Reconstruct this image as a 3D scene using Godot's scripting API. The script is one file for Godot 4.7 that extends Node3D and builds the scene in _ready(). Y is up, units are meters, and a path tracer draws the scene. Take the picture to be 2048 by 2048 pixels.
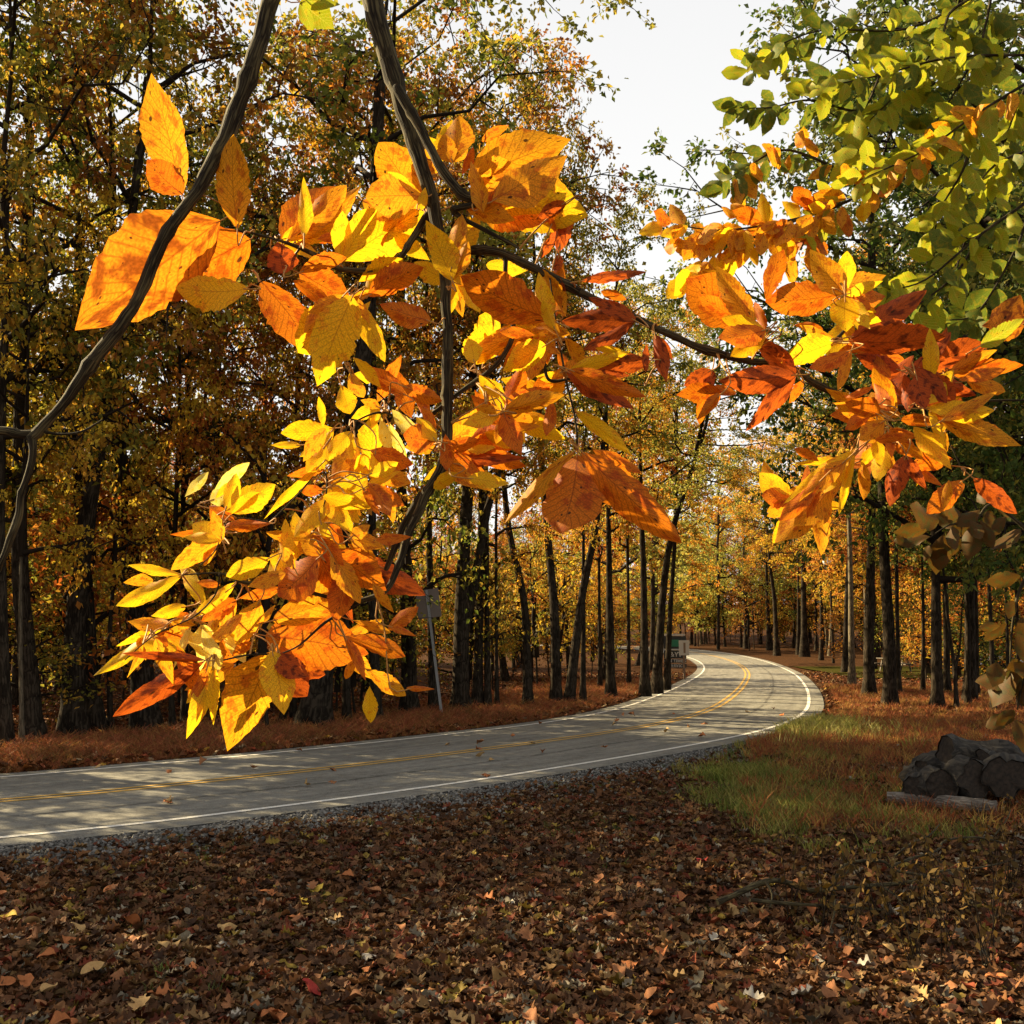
extends Node3D
# An autumn road through woodland. Units are metres, y is up, the camera looks towards -z.

var rng := RandomNumberGenerator.new()
var used := {}
var M := {}
var sway := FastNoiseLite.new()

# ---------------------------------------------------------------- helpers
class Shape:
	var v := PackedVector3Array()
	var n := PackedVector3Array()
	var uv := PackedVector2Array()
	var c := PackedColorArray()
	var i := PackedInt32Array()
	func mesh() -> ArrayMesh:
		var a := []
		a.resize(Mesh.ARRAY_MAX)
		a[Mesh.ARRAY_VERTEX] = v
		if n.size() == v.size(): a[Mesh.ARRAY_NORMAL] = n
		if uv.size() == v.size(): a[Mesh.ARRAY_TEX_UV] = uv
		if c.size() == v.size(): a[Mesh.ARRAY_COLOR] = c
		a[Mesh.ARRAY_INDEX] = i
		var m := ArrayMesh.new()
		m.add_surface_from_arrays(Mesh.PRIMITIVE_TRIANGLES, a)
		return m
	func smooth() -> void:
		n.resize(v.size())
		n.fill(Vector3.ZERO)
		for k in range(0, i.size(), 3):
			var f := (v[i[k + 2]] - v[i[k]]).cross(v[i[k + 1]] - v[i[k]])
			n[i[k]] += f; n[i[k + 1]] += f; n[i[k + 2]] += f
		for k in n.size(): n[k] = n[k].normalized() if n[k].length_squared() > 1e-20 else Vector3.UP
	func quad(a: Vector3, b: Vector3, d: Vector3, e: Vector3) -> void:   # corners clockwise as seen from the front
		var s := v.size()
		var f := (e - a).cross(b - a).normalized()
		for p in [a, b, d, e]: v.append(p); n.append(f); uv.append(Vector2(p.x + p.z, p.y))
		i.append_array(PackedInt32Array([s, s + 1, s + 2, s, s + 2, s + 3]))
	func box(at: Vector3, size: Vector3, turn := Basis()) -> void:
		var h := size / 2.0
		var q := []
		for k in 8: q.append(at + turn * Vector3(h.x * (1 if k & 1 else -1), h.y * (1 if k & 2 else -1), h.z * (1 if k & 4 else -1)))
		quad(q[4], q[6], q[7], q[5]); quad(q[1], q[3], q[2], q[0]); quad(q[5], q[7], q[3], q[1])
		quad(q[0], q[2], q[6], q[4]); quad(q[6], q[2], q[3], q[7]); quad(q[0], q[4], q[5], q[1])
	func bevelled(at: Vector3, size: Vector3, b: float, turn := Basis()) -> void:
		# a box whose long edges (local x) are chamfered
		var h := size / 2.0
		var o := [Vector2(-h.y + b, -h.z), Vector2(h.y - b, -h.z), Vector2(h.y, -h.z + b), Vector2(h.y, h.z - b), Vector2(h.y - b, h.z), Vector2(-h.y + b, h.z), Vector2(-h.y, h.z - b), Vector2(-h.y, -h.z + b)]
		for k in 8:
			var p: Vector2 = o[k]
			var q: Vector2 = o[(k + 1) % 8]
			quad(at + turn * Vector3(-h.x, p.x, p.y), at + turn * Vector3(-h.x, q.x, q.y), at + turn * Vector3(h.x, q.x, q.y), at + turn * Vector3(h.x, p.x, p.y))
		for k in range(1, 7):
			for s in [-1.0, 1.0]:
				var w := v.size()
				var three := [o[0], o[k], o[k + 1]] if s > 0 else [o[0], o[k + 1], o[k]]
				for p in three: v.append(at + turn * Vector3(h.x * s, p.x, p.y)); n.append(turn * Vector3(s, 0, 0)); uv.append(p)
				i.append_array(PackedInt32Array([w, w + 2, w + 1]))

func tube(sh: Shape, pts: Array, rad: Array, sides: int, rough := 0.0, capped := true, vstep := 0.6) -> void:
	# swept tube; rough shifts the skin in and out so that no ring is a true circle
	var s0 := sh.v.size()
	var up := Vector3.UP
	var along := 0.0
	var t0: Vector3 = (pts[1] - pts[0]).normalized()
	up = Vector3.RIGHT if absf(t0.dot(Vector3.RIGHT)) < 0.9 else Vector3.FORWARD
	var bi := t0.cross(up).normalized()
	for k in pts.size():
		var t: Vector3 = (pts[mini(k + 1, pts.size() - 1)] - pts[maxi(k - 1, 0)]).normalized()
		bi = (bi - t * bi.dot(t)).normalized()
		var no := bi.cross(t)
		if k: along += pts[k].distance_to(pts[k - 1])
		for j in sides + 1:
			var a := TAU * j / sides
			var d := bi * cos(a) + no * sin(a)
			var r: float = rad[k]
			if rough > 0.0:
				var q: Vector3 = pts[k] + d * r
				r *= 1.0 + rough * sway.get_noise_3d(q.x * 14.0 + (0.0 if j < sides else 0.0), q.y * 5.0, q.z * 14.0)
			sh.v.append(pts[k] + d * r)
			sh.n.append(d)
			sh.uv.append(Vector2(float(j) / sides, along / vstep))
	for k in pts.size() - 1:
		for j in sides:
			var a := s0 + k * (sides + 1) + j
			var b := a + sides + 1
			sh.i.append_array(PackedInt32Array([a, a + 1, b, a + 1, b + 1, b]))
	if capped:
		for end in 2:
			var k0 := s0 + (0 if end == 0 else (pts.size() - 1) * (sides + 1))
			var ctr := sh.v.size()
			var dirn: Vector3 = (pts[0] - pts[1]).normalized() if end == 0 else (pts[-1] - pts[-2]).normalized()
			sh.v.append(pts[0] if end == 0 else pts[-1]); sh.n.append(dirn); sh.uv.append(Vector2(0.5, 0.5))
			for j in sides:
				sh.v.append(sh.v[k0 + j]); sh.n.append(dirn); sh.uv.append(Vector2(float(j) / sides, 0.1))
			for j in sides:
				var p := ctr + 1 + j
				var q := ctr + 1 + (j + 1) % sides
				sh.i.append_array(PackedInt32Array([ctr, q, p] if end == 0 else [ctr, p, q]))

func curve(pts: Array, per: int) -> Array:
	# Catmull-Rom through the points
	var out := []
	for k in pts.size() - 1:
		var a: Vector3 = pts[maxi(k - 1, 0)]
		var d: Vector3 = pts[mini(k + 2, pts.size() - 1)]
		for j in per: out.append(pts[k].cubic_interpolate(pts[k + 1], a, d, float(j) / per))
	out.append(pts[-1])
	return out

func ramp(vals: Array, per: int) -> Array:
	var out := []
	for k in vals.size() - 1:
		for j in per: out.append(lerpf(vals[k], vals[k + 1], float(j) / per))
	out.append(vals[-1])
	return out

func lin(r: float, g: float, b: float) -> Color:
	return Color(r, g, b).linear_to_srgb()

func mat(called: String, col: Color, rough := 0.8, metal := 0.0) -> StandardMaterial3D:
	var m := StandardMaterial3D.new()
	m.resource_name = called
	m.albedo_color = col
	m.roughness = rough
	m.metallic = metal
	M[called] = m
	return m

func numbered(called: String) -> String:
	used[called] = used.get(called, -1) + 1
	return called if used[called] == 0 else "%s_%03d" % [called, used[called]]

func tag(o: Node, label: String, category: String, group := "", kind := "") -> Node:
	o.set_meta("label", label)
	if category: o.set_meta("category", category)
	if group: o.set_meta("group", group)
	if kind: o.set_meta("kind", kind)
	return o

func thing(called: String, label: String, category: String, at := Vector3.ZERO, group := "") -> Node3D:
	var o := Node3D.new()
	o.name = numbered(called)
	add_child(o)
	o.position = at
	tag(o, label, category, group)
	return o

func part(called: String, m: Mesh, material: Material, parent: Node = self, at := Transform3D()) -> MeshInstance3D:
	var o := MeshInstance3D.new()
	o.name = called if parent != self else numbered(called)
	o.mesh = m
	o.material_override = material
	o.transform = at
	parent.add_child(o, true)
	return o

func structure(called: String, m: Mesh, material: Material) -> MeshInstance3D:
	var o := part(called, m, material)
	o.set_meta("kind", "structure")
	return o

func rr(a: float, b: float) -> float: return rng.randf_range(a, b)
func any_dir() -> Vector3: return Vector3(rng.randfn(), rng.randfn(), rng.randfn()).normalized()

func height(x: float, z: float) -> float:
	return 1.1 * smoothstep(65.0, 130.0, -z) + 9.0 * smoothstep(128.0, 260.0, -z)

# ---------------------------------------------------------------- computed textures
func noise_tex(size: int, freq: float, octaves: int, a: Color, b: Color, seed_: int, mid := 0.5, kind := FastNoiseLite.TYPE_SIMPLEX_SMOOTH, stretch := Vector2.ONE) -> ImageTexture:
	var f := FastNoiseLite.new()
	f.seed = seed_; f.frequency = freq; f.fractal_octaves = octaves; f.noise_type = kind
	var im := Image.create(size, size, false, Image.FORMAT_RGB8)
	for y in size:
		for x in size:
			# wrapped so that the tiles meet
			var u := TAU * x / size
			var w := TAU * y / size
			var k := size / TAU
			var h := f.get_noise_3d(cos(u) * k * stretch.x + sin(w) * k * stretch.y * 0.7, sin(u) * k * stretch.x + cos(w) * k * stretch.y * 0.7, (cos(w) + sin(u) * 0.4) * k * stretch.y)
			im.set_pixel(x, y, a.lerp(b, clampf((h * 0.75 + 0.5 - mid) * 1.3 + 0.5, 0.0, 1.0)))
	im.generate_mipmaps()
	return ImageTexture.create_from_image(im)

func grain(size: int, a: Color, b: Color, seed_: int, freq: float, speck: float) -> ImageTexture:
	# two octaves of value noise and salt-and-pepper grain
	var r := RandomNumberGenerator.new()
	r.seed = seed_
	var f := FastNoiseLite.new()
	f.seed = seed_; f.frequency = freq; f.fractal_octaves = 4
	var im := Image.create(size, size, false, Image.FORMAT_RGB8)
	for y in size:
		for x in size:
			var h := 0.5 + 0.5 * f.get_noise_2d(x, y)
			im.set_pixel(x, y, a.lerp(b, clampf(h + r.randfn() * speck, 0.0, 1.0)))
	return ImageTexture.create_from_image(im)

func worn(paint: Color, under: Color, seed_: int, kept: float) -> ImageTexture:
	# road paint rubbed through to the asphalt in specks and patches
	var r := RandomNumberGenerator.new()
	r.seed = seed_
	var f := FastNoiseLite.new()
	f.seed = seed_; f.frequency = 0.05; f.fractal_octaves = 4
	var im := Image.create(256, 256, false, Image.FORMAT_RGB8)
	for y in 256:
		for x in 256:
			var h := kept + 0.75 * f.get_noise_2d(x, y) + 0.16 * r.randfn()
			im.set_pixel(x, y, under.lerp(paint, clampf(h * 1.6, 0.0, 1.0)) * (1.0 + 0.05 * r.randfn()))
	return ImageTexture.create_from_image(im)

func bark_tex(seed_: int, dark: Color, pale: Color) -> ImageTexture:
	var f := FastNoiseLite.new()
	f.seed = seed_; f.frequency = 0.03; f.fractal_octaves = 4; f.noise_type = FastNoiseLite.TYPE_SIMPLEX
	var g := FastNoiseLite.new()
	g.seed = seed_ + 5; g.frequency = 0.008; g.fractal_octaves = 2
	var w := 256
	var h := 512
	var im := Image.create(w, h, false, Image.FORMAT_RGB8)
	for y in h:
		for x in w:
			var a := TAU * x / w
			var q := Vector3(cos(a) * 62.0, sin(a) * 62.0, y * 0.17)
			var ridge := absf(f.get_noise_3dv(q + Vector3(0, 0, g.get_noise_2d(x, y) * 9.0)))
			var p := g.get_noise_3d(cos(a) * 60.0, sin(a) * 60.0, y * 0.8)
			im.set_pixel(x, y, dark.lerp(pale, clampf(ridge * 2.0 + 0.18 + p * 0.45, 0.0, 1.0)))
	return ImageTexture.create_from_image(im)

func leaf_tex(seed_: int, base: Color, patch: Color, vein: Color, patchy: float, spots: int) -> ImageTexture:
	# print of one big leaf: blade, midrib, side veins, decay blotches, insect spots. Colours are linear.
	var r := RandomNumberGenerator.new()
	r.seed = seed_
	var f := FastNoiseLite.new()
	f.seed = seed_; f.frequency = 0.012; f.fractal_octaves = 4
	var g := FastNoiseLite.new()
	g.seed = seed_ + 3; g.frequency = 0.11; g.fractal_octaves = 3
	var sp := []
	for k in spots: sp.append(Vector3(r.randf_range(0.12, 0.88), r.randf_range(0.1, 0.95), 0.004 + 0.03 * pow(r.randf(), 3.0)))
	var w := 200
	var h := 320
	var im := Image.create(w, h, false, Image.FORMAT_RGB8)
	for y in h:
		for x in w:
			var u := float(x) / w
			var t := float(y) / h
			var s := absf(u - 0.5)
			var k := clampf((f.get_noise_2d(x, y) * 1.4 + 0.5 - (1.0 - patchy)) * 2.2, 0.0, 1.0)
			var col := base.lerp(patch, k)
			col = col * (1.0 + 0.5 * g.get_noise_2d(x, y) + 0.05 * r.randfn())
			var wob := 0.012 * f.get_noise_2d(x * 2.0, y * 2.0)
			var line := fposmod(t - s * 0.62 + s * s * 0.35 + wob, 0.083) / 0.083
			var d := minf(line, 1.0 - line)
			col = col.lerp(vein, 0.72 * clampf(1.0 - d * 9.0, 0.0, 1.0))
			var fine := fposmod(s * 1.1 + t * 0.2 + 0.01 * g.get_noise_2d(x, y), 0.03) / 0.03
			col = col.lerp(vein, 0.13 * clampf(1.0 - minf(fine, 1.0 - fine) * 6.0, 0.0, 1.0))
			col = col.lerp(vein, 0.85 * clampf(1.0 - s * 55.0 * (0.6 + t), 0.0, 1.0))
			for q in sp:
				var e := Vector2((u - q.x) * 0.7, t - q.y).length() + 0.006 * g.get_noise_2d(x * 3.0, y * 3.0)
				if e < q.z: col = col.lerp(Color(0.05, 0.018, 0.006), clampf((q.z - e) / q.z * 3.0, 0.0, 0.93))
			im.set_pixel(x, y, Color(clampf(col.r, 0, 1), clampf(col.g, 0, 1), clampf(col.b, 0, 1)).linear_to_srgb())
	return ImageTexture.create_from_image(im)

# ---------------------------------------------------------------- leaves
func blade(seed_: int, kind := 0) -> ArrayMesh:
	# one large leaf: base at the origin, tip at (0, 1, 0), about 1 wide before scaling
	var r := RandomNumberGenerator.new()
	r.seed = seed_
	var sh := Shape.new()
	var rows := 24
	var cols := 8
	var fold := r.randf_range(0.02, 0.2)
	var bend := r.randf_range(-0.22, 0.26)
	var twist := r.randf_range(-0.3, 0.3)
	var wave := r.randf_range(0.02, 0.06)
	var ea := [0.95, 0.75, 1.15, 0.9][kind % 4] as float
	var eb := [0.95, 1.05, 0.9, 1.15][kind % 4] as float
	var peak := pow(ea / (ea + eb), ea) * pow(eb / (ea + eb), eb)
	var lop := r.randf_range(0.9, 1.1)
	var side := r.randf_range(-0.09, 0.09)
	var ph := r.randf() * 9.0
	for j in rows + 1:
		var t := float(j) / rows
		var w := pow(t, ea) * pow(1.0 - t, eb) / peak      # widest past the middle, drawn out to a point
		for k in cols + 1:
			var x := (float(k) / cols - 0.5) * 2.0
			var edge := absf(x)
			var ww := w * (lop if x > 0 else 2.0 - lop)
			if edge > 0.99: ww *= 1.0 + (0.025 if j % 2 else -0.015) + 0.035 * sin(j * 0.8 + ph * 2.0) - 0.16 * pow(r.randf(), 7.0) + 0.014 * r.randfn()
			var px := x * 0.5 * ww
			var z := -fold * (sqrt(px * px + 0.006) - 0.077) * (1.0 + 0.5 * sin(t * 3.0 + ph)) + bend * (t * t - 0.35 * t) + wave * edge * edge * sin(t * 8.0 + ph + x * 1.3) * w
			z += twist * px * (t - 0.3)
			sh.v.append(Vector3(px + side * sin(PI * t), t, z))
			sh.uv.append(Vector2(0.5 + x * 0.5, t))
	for j in rows:
		for k in cols:
			var a := j * (cols + 1) + k
			var b := a + cols + 1
			sh.i.append_array(PackedInt32Array([a, b, a + 1, a + 1, b, b + 1]))
	sh.smooth()
	return sh.mesh()

func litter_leaf(seed_: int, lobed: bool) -> ArrayMesh:
	# a dry leaf on the ground, about 1 long; lobed like an oak leaf or plain
	var r := RandomNumberGenerator.new()
	r.seed = seed_
	var sh := Shape.new()
	var rows := 15 if lobed else 9
	var curl := r.randf_range(0.3, 1.1)
	var roll := r.randf_range(-0.5, 0.6)
	var tw := r.randf_range(-0.7, 0.7)
	for j in rows + 1:
		var t := float(j) / rows
		var w := 0.3 * pow(sin(PI * pow(t, 1.15)), 0.75)
		if lobed: w = 0.05 + 0.33 * pow(sin(PI * pow(clampf(t, 0.0, 1.0), 1.25)), 0.8) * (0.62 + 0.38 * cos(j * TAU / 4.0 + 2.2))
		if j == 0: w = 0.012
		if j == rows: w = 0.02
		for k in 3:
			var x := (k - 1) * w * r.randf_range(0.85, 1.15)
			sh.v.append(Vector3(x, curl * absf(x) * (1.0 + tw * (t - 0.5)) + roll * (t - 0.5) * (t - 0.5) + 0.05 * sin(t * 9.0 + k), t - 0.5))
	for j in rows:
		for k in 2:
			var a := j * 3 + k
			sh.i.append_array(PackedInt32Array([a, a + 1, a + 3, a + 1, a + 4, a + 3]))
	sh.smooth()
	return sh.mesh()

# ---------------------------------------------------------------- trees
func crown(seed_: int, tall: float, wide: float, limbs: int, per: int, palette: Array, size: float, low := 0.0) -> Array:
	# [branches, leaves] round a stem that runs up the y axis from the origin
	var keep := rng.state
	rng.seed = seed_
	var wood := Shape.new()
	var lf := Shape.new()
	var stem := []
	var srad := []
	for k in 7:
		stem.append(Vector3(rr(-0.12, 0.12) * k * 0.35, tall * k / 6.0 * 0.97, rr(-0.12, 0.12) * k * 0.35))
		srad.append(0.105 * (1.0 - k / 6.6))
	stem[0] = Vector3.ZERO
	tube(wood, stem, srad, 6, 0.0, false)
	var spin := rr(0, TAU)
	for l in limbs:
		var f := (l + rr(0.0, 0.8)) / limbs
		f = lerpf(low, 0.97, f)
		var at: Vector3 = stem[int(f * 5.99)].lerp(stem[int(f * 5.99) + 1], fposmod(f * 5.99, 1.0))
		spin += 2.4 + rr(-0.5, 0.5)
		var reach := wide * (0.55 + 0.5 * sin(PI * clampf(0.18 + f * 0.8, 0.0, 1.0))) * rr(0.7, 1.08) * (1.0 if f < 0.85 else 0.65)
		var rise := lerpf(0.25, 1.15, f) * rr(0.75, 1.25)
		var out := Vector3(cos(spin), 0, sin(spin))
		var lp := [at]
		for k in range(1, 5):
			var u := k / 4.0
			lp.append(at + out * reach * u + Vector3.UP * (reach * rise * (u - 0.35 * u * u)) + any_dir() * reach * 0.07)
		var lr0 := 0.052 * (1.25 - f) + 0.012
		tube(wood, lp, [lr0, lr0 * 0.8, lr0 * 0.6, lr0 * 0.4, lr0 * 0.18], 5, 0.0, false)
		var subs := 5 + int(reach)
		for s in subs:
			var u := lerpf(0.28, 1.0, (s + rr(0.0, 0.9)) / subs)
			var sp: Vector3 = lp[int(u * 3.99)].lerp(lp[int(u * 3.99) + 1], fposmod(u * 3.99, 1.0))
			var sd := (out * 0.6 + any_dir() * 0.9 + Vector3.UP * 0.18).normalized()
			var sl := reach * rr(0.22, 0.42)
			var s1 := sp + sd * sl * 0.5 + any_dir() * sl * 0.1
			var s2 := sp + sd * sl + any_dir() * sl * 0.15 + Vector3.DOWN * sl * 0.06
			tube(wood, [sp, s1, s2], [lr0 * 0.34, lr0 * 0.22, lr0 * 0.08], 4, 0.0, false)
			for tw in 4:
				var tb := sp.lerp(s1, rr(0.2, 1.0)) if tw == 0 else s1.lerp(s2, rr(0.0, 1.0))
				var td := (sd * 0.7 + any_dir()).normalized()
				var tl := rr(0.35, 0.8) * (0.6 + size * 2.5)
				var te := tb + td * tl + Vector3.DOWN * tl * 0.12
				tube(wood, [tb, te], [lr0 * 0.13, lr0 * 0.05], 3, 0.0, false)
				var hue: Color = palette[rng.randi() % palette.size()]
				for q in per:
					var p := tb.lerp(te, rr(0.15, 1.1)) + any_dir() * Vector3(1, 0.45, 1) * rr(0.0, 0.36) * (0.5 + size * 3.0)
					var d := (td * 0.5 + any_dir() + Vector3.DOWN * 0.45).normalized()
					var nn := (any_dir() + Vector3.UP * 0.7)
					var sd2 := d.cross(nn).normalized()
					nn = sd2.cross(d)
					var L := size * rr(0.7, 1.3)
					var w := L * rr(0.24, 0.38)
					var b := lf.v.size()
					lf.v.append(p); lf.v.append(p + d * L * 0.5 + sd2 * w + nn * w * 0.35); lf.v.append(p + d * L - nn * L * rr(0.0, 0.2)); lf.v.append(p + d * L * 0.45 - sd2 * w + nn * w * 0.35)
					var col: Color = hue if rng.randf() < 0.62 else palette[rng.randi() % palette.size()]
					col = col * rr(0.7, 1.25)
					for z in 4: lf.c.append(col)
					lf.i.append_array(PackedInt32Array([b, b + 1, b + 2, b, b + 2, b + 3]))
	var made := [wood.mesh(), lf.mesh()]
	rng.state = keep
	return made

func trunk_path(base: Vector3, pts: Array, top: float) -> Array:
	# base, the bends given, then on upwards to the height `top`
	var out := [base + Vector3.DOWN * 0.25, base]
	for p in pts: out.append(p)
	var last: Vector3 = out[-1]
	var dirn: Vector3 = ((last - out[-2]).normalized() * 0.7 + Vector3.UP * 0.6).normalized()
	while last.y < top - 0.5:
		dirn = (dirn + Vector3.UP * 0.12).normalized()
		last += dirn * minf(2.2, maxf(0.6, (top - last.y)))
		out.append(last)
	return out

func tree(label: String, base: Vector3, bends: Array, r: float, tall: float, low: float, wide: float, kind: Array, group := "", called := "tree", bark := "bark", fork := []) -> Node3D:
	var t := thing(called, label, "tree", base, group)
	var path := trunk_path(base, bends, low + (tall - low) * 0.55)
	var local := []
	for p in path: local.append(p - base)
	var sh := Shape.new()
	var fine := curve(local, 3)
	var rad := []
	var len_ := 0.0
	for k in fine.size(): len_ += fine[k].distance_to(fine[maxi(k - 1, 0)])
	var go := 0.0
	for k in fine.size():
		go += fine[k].distance_to(fine[maxi(k - 1, 0)])
		var u := go / len_
		rad.append(r * (1.0 - 0.78 * u) * (1.0 + 0.55 * exp(-maxf(fine[k].y, 0.0) / 0.28)))
	tube(sh, fine, rad, 14 if r > 0.12 else 9, 0.16, true, 1.1)
	for f in fork:
		var fl := []
		for p in f: fl.append(p - base)
		var fc := curve(fl, 3)
		var fr := []
		for k in fc.size(): fr.append(r * 0.66 * (1.0 - 0.7 * k / fc.size()))
		tube(sh, fc, fr, 10, 0.14, true, 1.1)
	part("trunk", sh.mesh(), M[bark], t)
	# the crown sits on the stem where the trunk passes the height `low`
	var at := Vector3(0, low, 0)
	var lean := Vector3.UP
	for k in fine.size() - 1:
		if fine[k].y <= low and fine[k + 1].y > low:
			at = fine[k].lerp(fine[k + 1], (low - fine[k].y) / (fine[k + 1].y - fine[k].y))
	lean = (fine[-1] - at).normalized() if fine[-1].y > at.y + 0.5 else Vector3.UP
	var b := Basis(Quaternion(Vector3.UP, lean)) * Basis(Vector3.UP, rng.randf() * TAU)
	b = b * Basis().scaled(Vector3(wide / 4.0, (tall - low) / 11.0, wide / 4.0))
	var c: Array = kind
	part("branches", c[0], M["twig_bark"], t, Transform3D(b, at))
	part("crown", c[1], M["foliage"], t, Transform3D(b, at))
	return t

func sapling(label: String, base: Vector3, tall: float, wide: float, kind: Array, group := "", called := "sapling") -> Node3D:
	var t := thing(called, label, "tree", base, group)
	var sh := Shape.new()
	var lean := Vector3(rr(-0.3, 0.3), 0, rr(-0.3, 0.3))
	var pts := curve([Vector3(0, -0.15, 0), Vector3(0, 0.2, 0) + lean * 0.1, Vector3(0, tall * 0.35, 0) + lean * 0.7, Vector3(0, tall * 0.6, 0) + lean], 2)
	var r := 0.018 + tall * 0.006
	var rad := []
	for k in pts.size(): rad.append(r * (1.0 - 0.6 * k / pts.size()))
	tube(sh, pts, rad, 7, 0.1)
	part("trunk", sh.mesh(), M["bark"], t)
	var b := Basis(Vector3.UP, rng.randf() * TAU) * Basis().scaled(Vector3(wide / 1.6, tall * 0.8 / 3.4, wide / 1.6))
	var at := Transform3D(b, Vector3(0, tall * 0.2, 0) + lean * 0.4)
	part("branches", kind[0], M["twig_bark"], t, at)
	part("crown", kind[1], M["foliage"], t, at)
	return t

# ---------------------------------------------------------------- scattered ground cover
func scatter(called: String, label: String, m: Mesh, material: Material, xf: Array, col: PackedColorArray, parent: Node = self) -> void:
	var mm := MultiMesh.new()
	mm.transform_format = MultiMesh.TRANSFORM_3D
	mm.use_colors = true
	mm.mesh = m
	mm.instance_count = xf.size()
	for k in xf.size():
		mm.set_instance_transform(k, xf[k])
		mm.set_instance_color(k, col[k])
	var o := MultiMeshInstance3D.new()
	o.name = numbered(called)
	o.multimesh = mm
	o.material_override = material
	parent.add_child(o)
	tag(o, label, "", "", "stuff")

var road_pts := PackedVector2Array()
func road_side(x: float, z: float) -> float:
	# signed distance to the centre line: positive on the camera's side
	var best := 1e9
	var s := 1.0
	var p := Vector2(x, z)
	for k in road_pts.size() - 1:
		var q := Geometry2D.get_closest_point_to_segment(p, road_pts[k], road_pts[k + 1])
		var d := q.distance_to(p)
		if d < best:
			best = d
			var t := road_pts[k + 1] - road_pts[k]
			s = signf(t.cross(p - q))
	return best * s

func strip(off0: float, off1: float, y0: float, cells := 1, from := 0, upto := -1) -> ArrayMesh:
	# a band along the road between two offsets from its centre line
	var sh := Shape.new()
	var along := 0.0
	var last := road_pts.size() if upto < 0 else upto
	for k in range(from, last):
		var t := (road_pts[mini(k + 1, road_pts.size() - 1)] - road_pts[maxi(k - 1, 0)]).normalized()
		var nn := Vector2(-t.y, t.x)
		if k > from: along += road_pts[k].distance_to(road_pts[k - 1])
		for j in cells + 1:
			var o := lerpf(off0, off1, float(j) / cells)
			var p := road_pts[k] + nn * o
			sh.v.append(Vector3(p.x, height(p.x, p.y) + y0 - 0.012 * absf(o) * 0.6, p.y))
			sh.n.append(Vector3.UP)
			sh.uv.append(Vector2(float(j) / cells, along / 8.0))
	for k in last - from - 1:
		for j in cells:
			var a := k * (cells + 1) + j
			var b := a + cells + 1
			sh.i.append_array(PackedInt32Array([a, a + 1, b, a + 1, b + 1, b] if off1 < off0 else [a, b, a + 1, a + 1, b, b + 1]))
	sh.smooth()
	return sh.mesh()

func _ready() -> void:
	rng.seed = 20
	sway.seed = 4; sway.frequency = 0.35; sway.fractal_octaves = 3
	# ------------------------------------------------ camera, sky, sun, exposure
	var cam := Camera3D.new()
	cam.name = "camera"
	cam.fov = 52.0
	cam.near = 0.05
	cam.far = 900.0
	add_child(cam)
	cam.position = Vector3(0, 2, 0)
	cam.rotation_degrees = Vector3(6.8159, 0, 0)
	cam.current = true
	var env := Environment.new()
	env.background_mode = Environment.BG_SKY
	var skym := ProceduralSkyMaterial.new()
	skym.sky_top_color = Color(0.74, 0.74, 0.75)
	skym.sky_horizon_color = Color(0.93, 0.93, 0.92)
	skym.sky_curve = 0.5
	skym.sun_angle_max = 25.0
	skym.ground_bottom_color = Color(0.16, 0.12, 0.08)
	skym.ground_horizon_color = Color(0.5, 0.45, 0.36)
	var sk := Sky.new()
	sk.sky_material = skym
	env.sky = sk
	env.background_energy_multiplier = 0.4
	env.tonemap_mode = Environment.TONE_MAPPER_LINEAR
	env.tonemap_exposure = 3.6
	env.sdfgi_enabled = true
	env.ssao_enabled = true
	env.ssil_enabled = true
	var we := WorldEnvironment.new()
	we.name = "environment"
	we.environment = env
	add_child(we)
	var sun := DirectionalLight3D.new()
	sun.name = "sun"
	sun.light_energy = 1.6
	sun.light_color = Color(1.0, 0.9, 0.7)
	sun.light_angular_distance = 0.5
	sun.shadow_enabled = true
	add_child(sun)
	var az := deg_to_rad(62.0)
	var el := deg_to_rad(30.0)
	sun.look_at_from_position(Vector3.ZERO, -Vector3(-sin(az) * cos(el), sin(el), -cos(az) * cos(el)), Vector3.UP)

	materials()
	ground_and_road()
	woods()
	roadside_things()
	log_pile()
	ground_cover()
	hickory()
	oak_spray()

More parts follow.
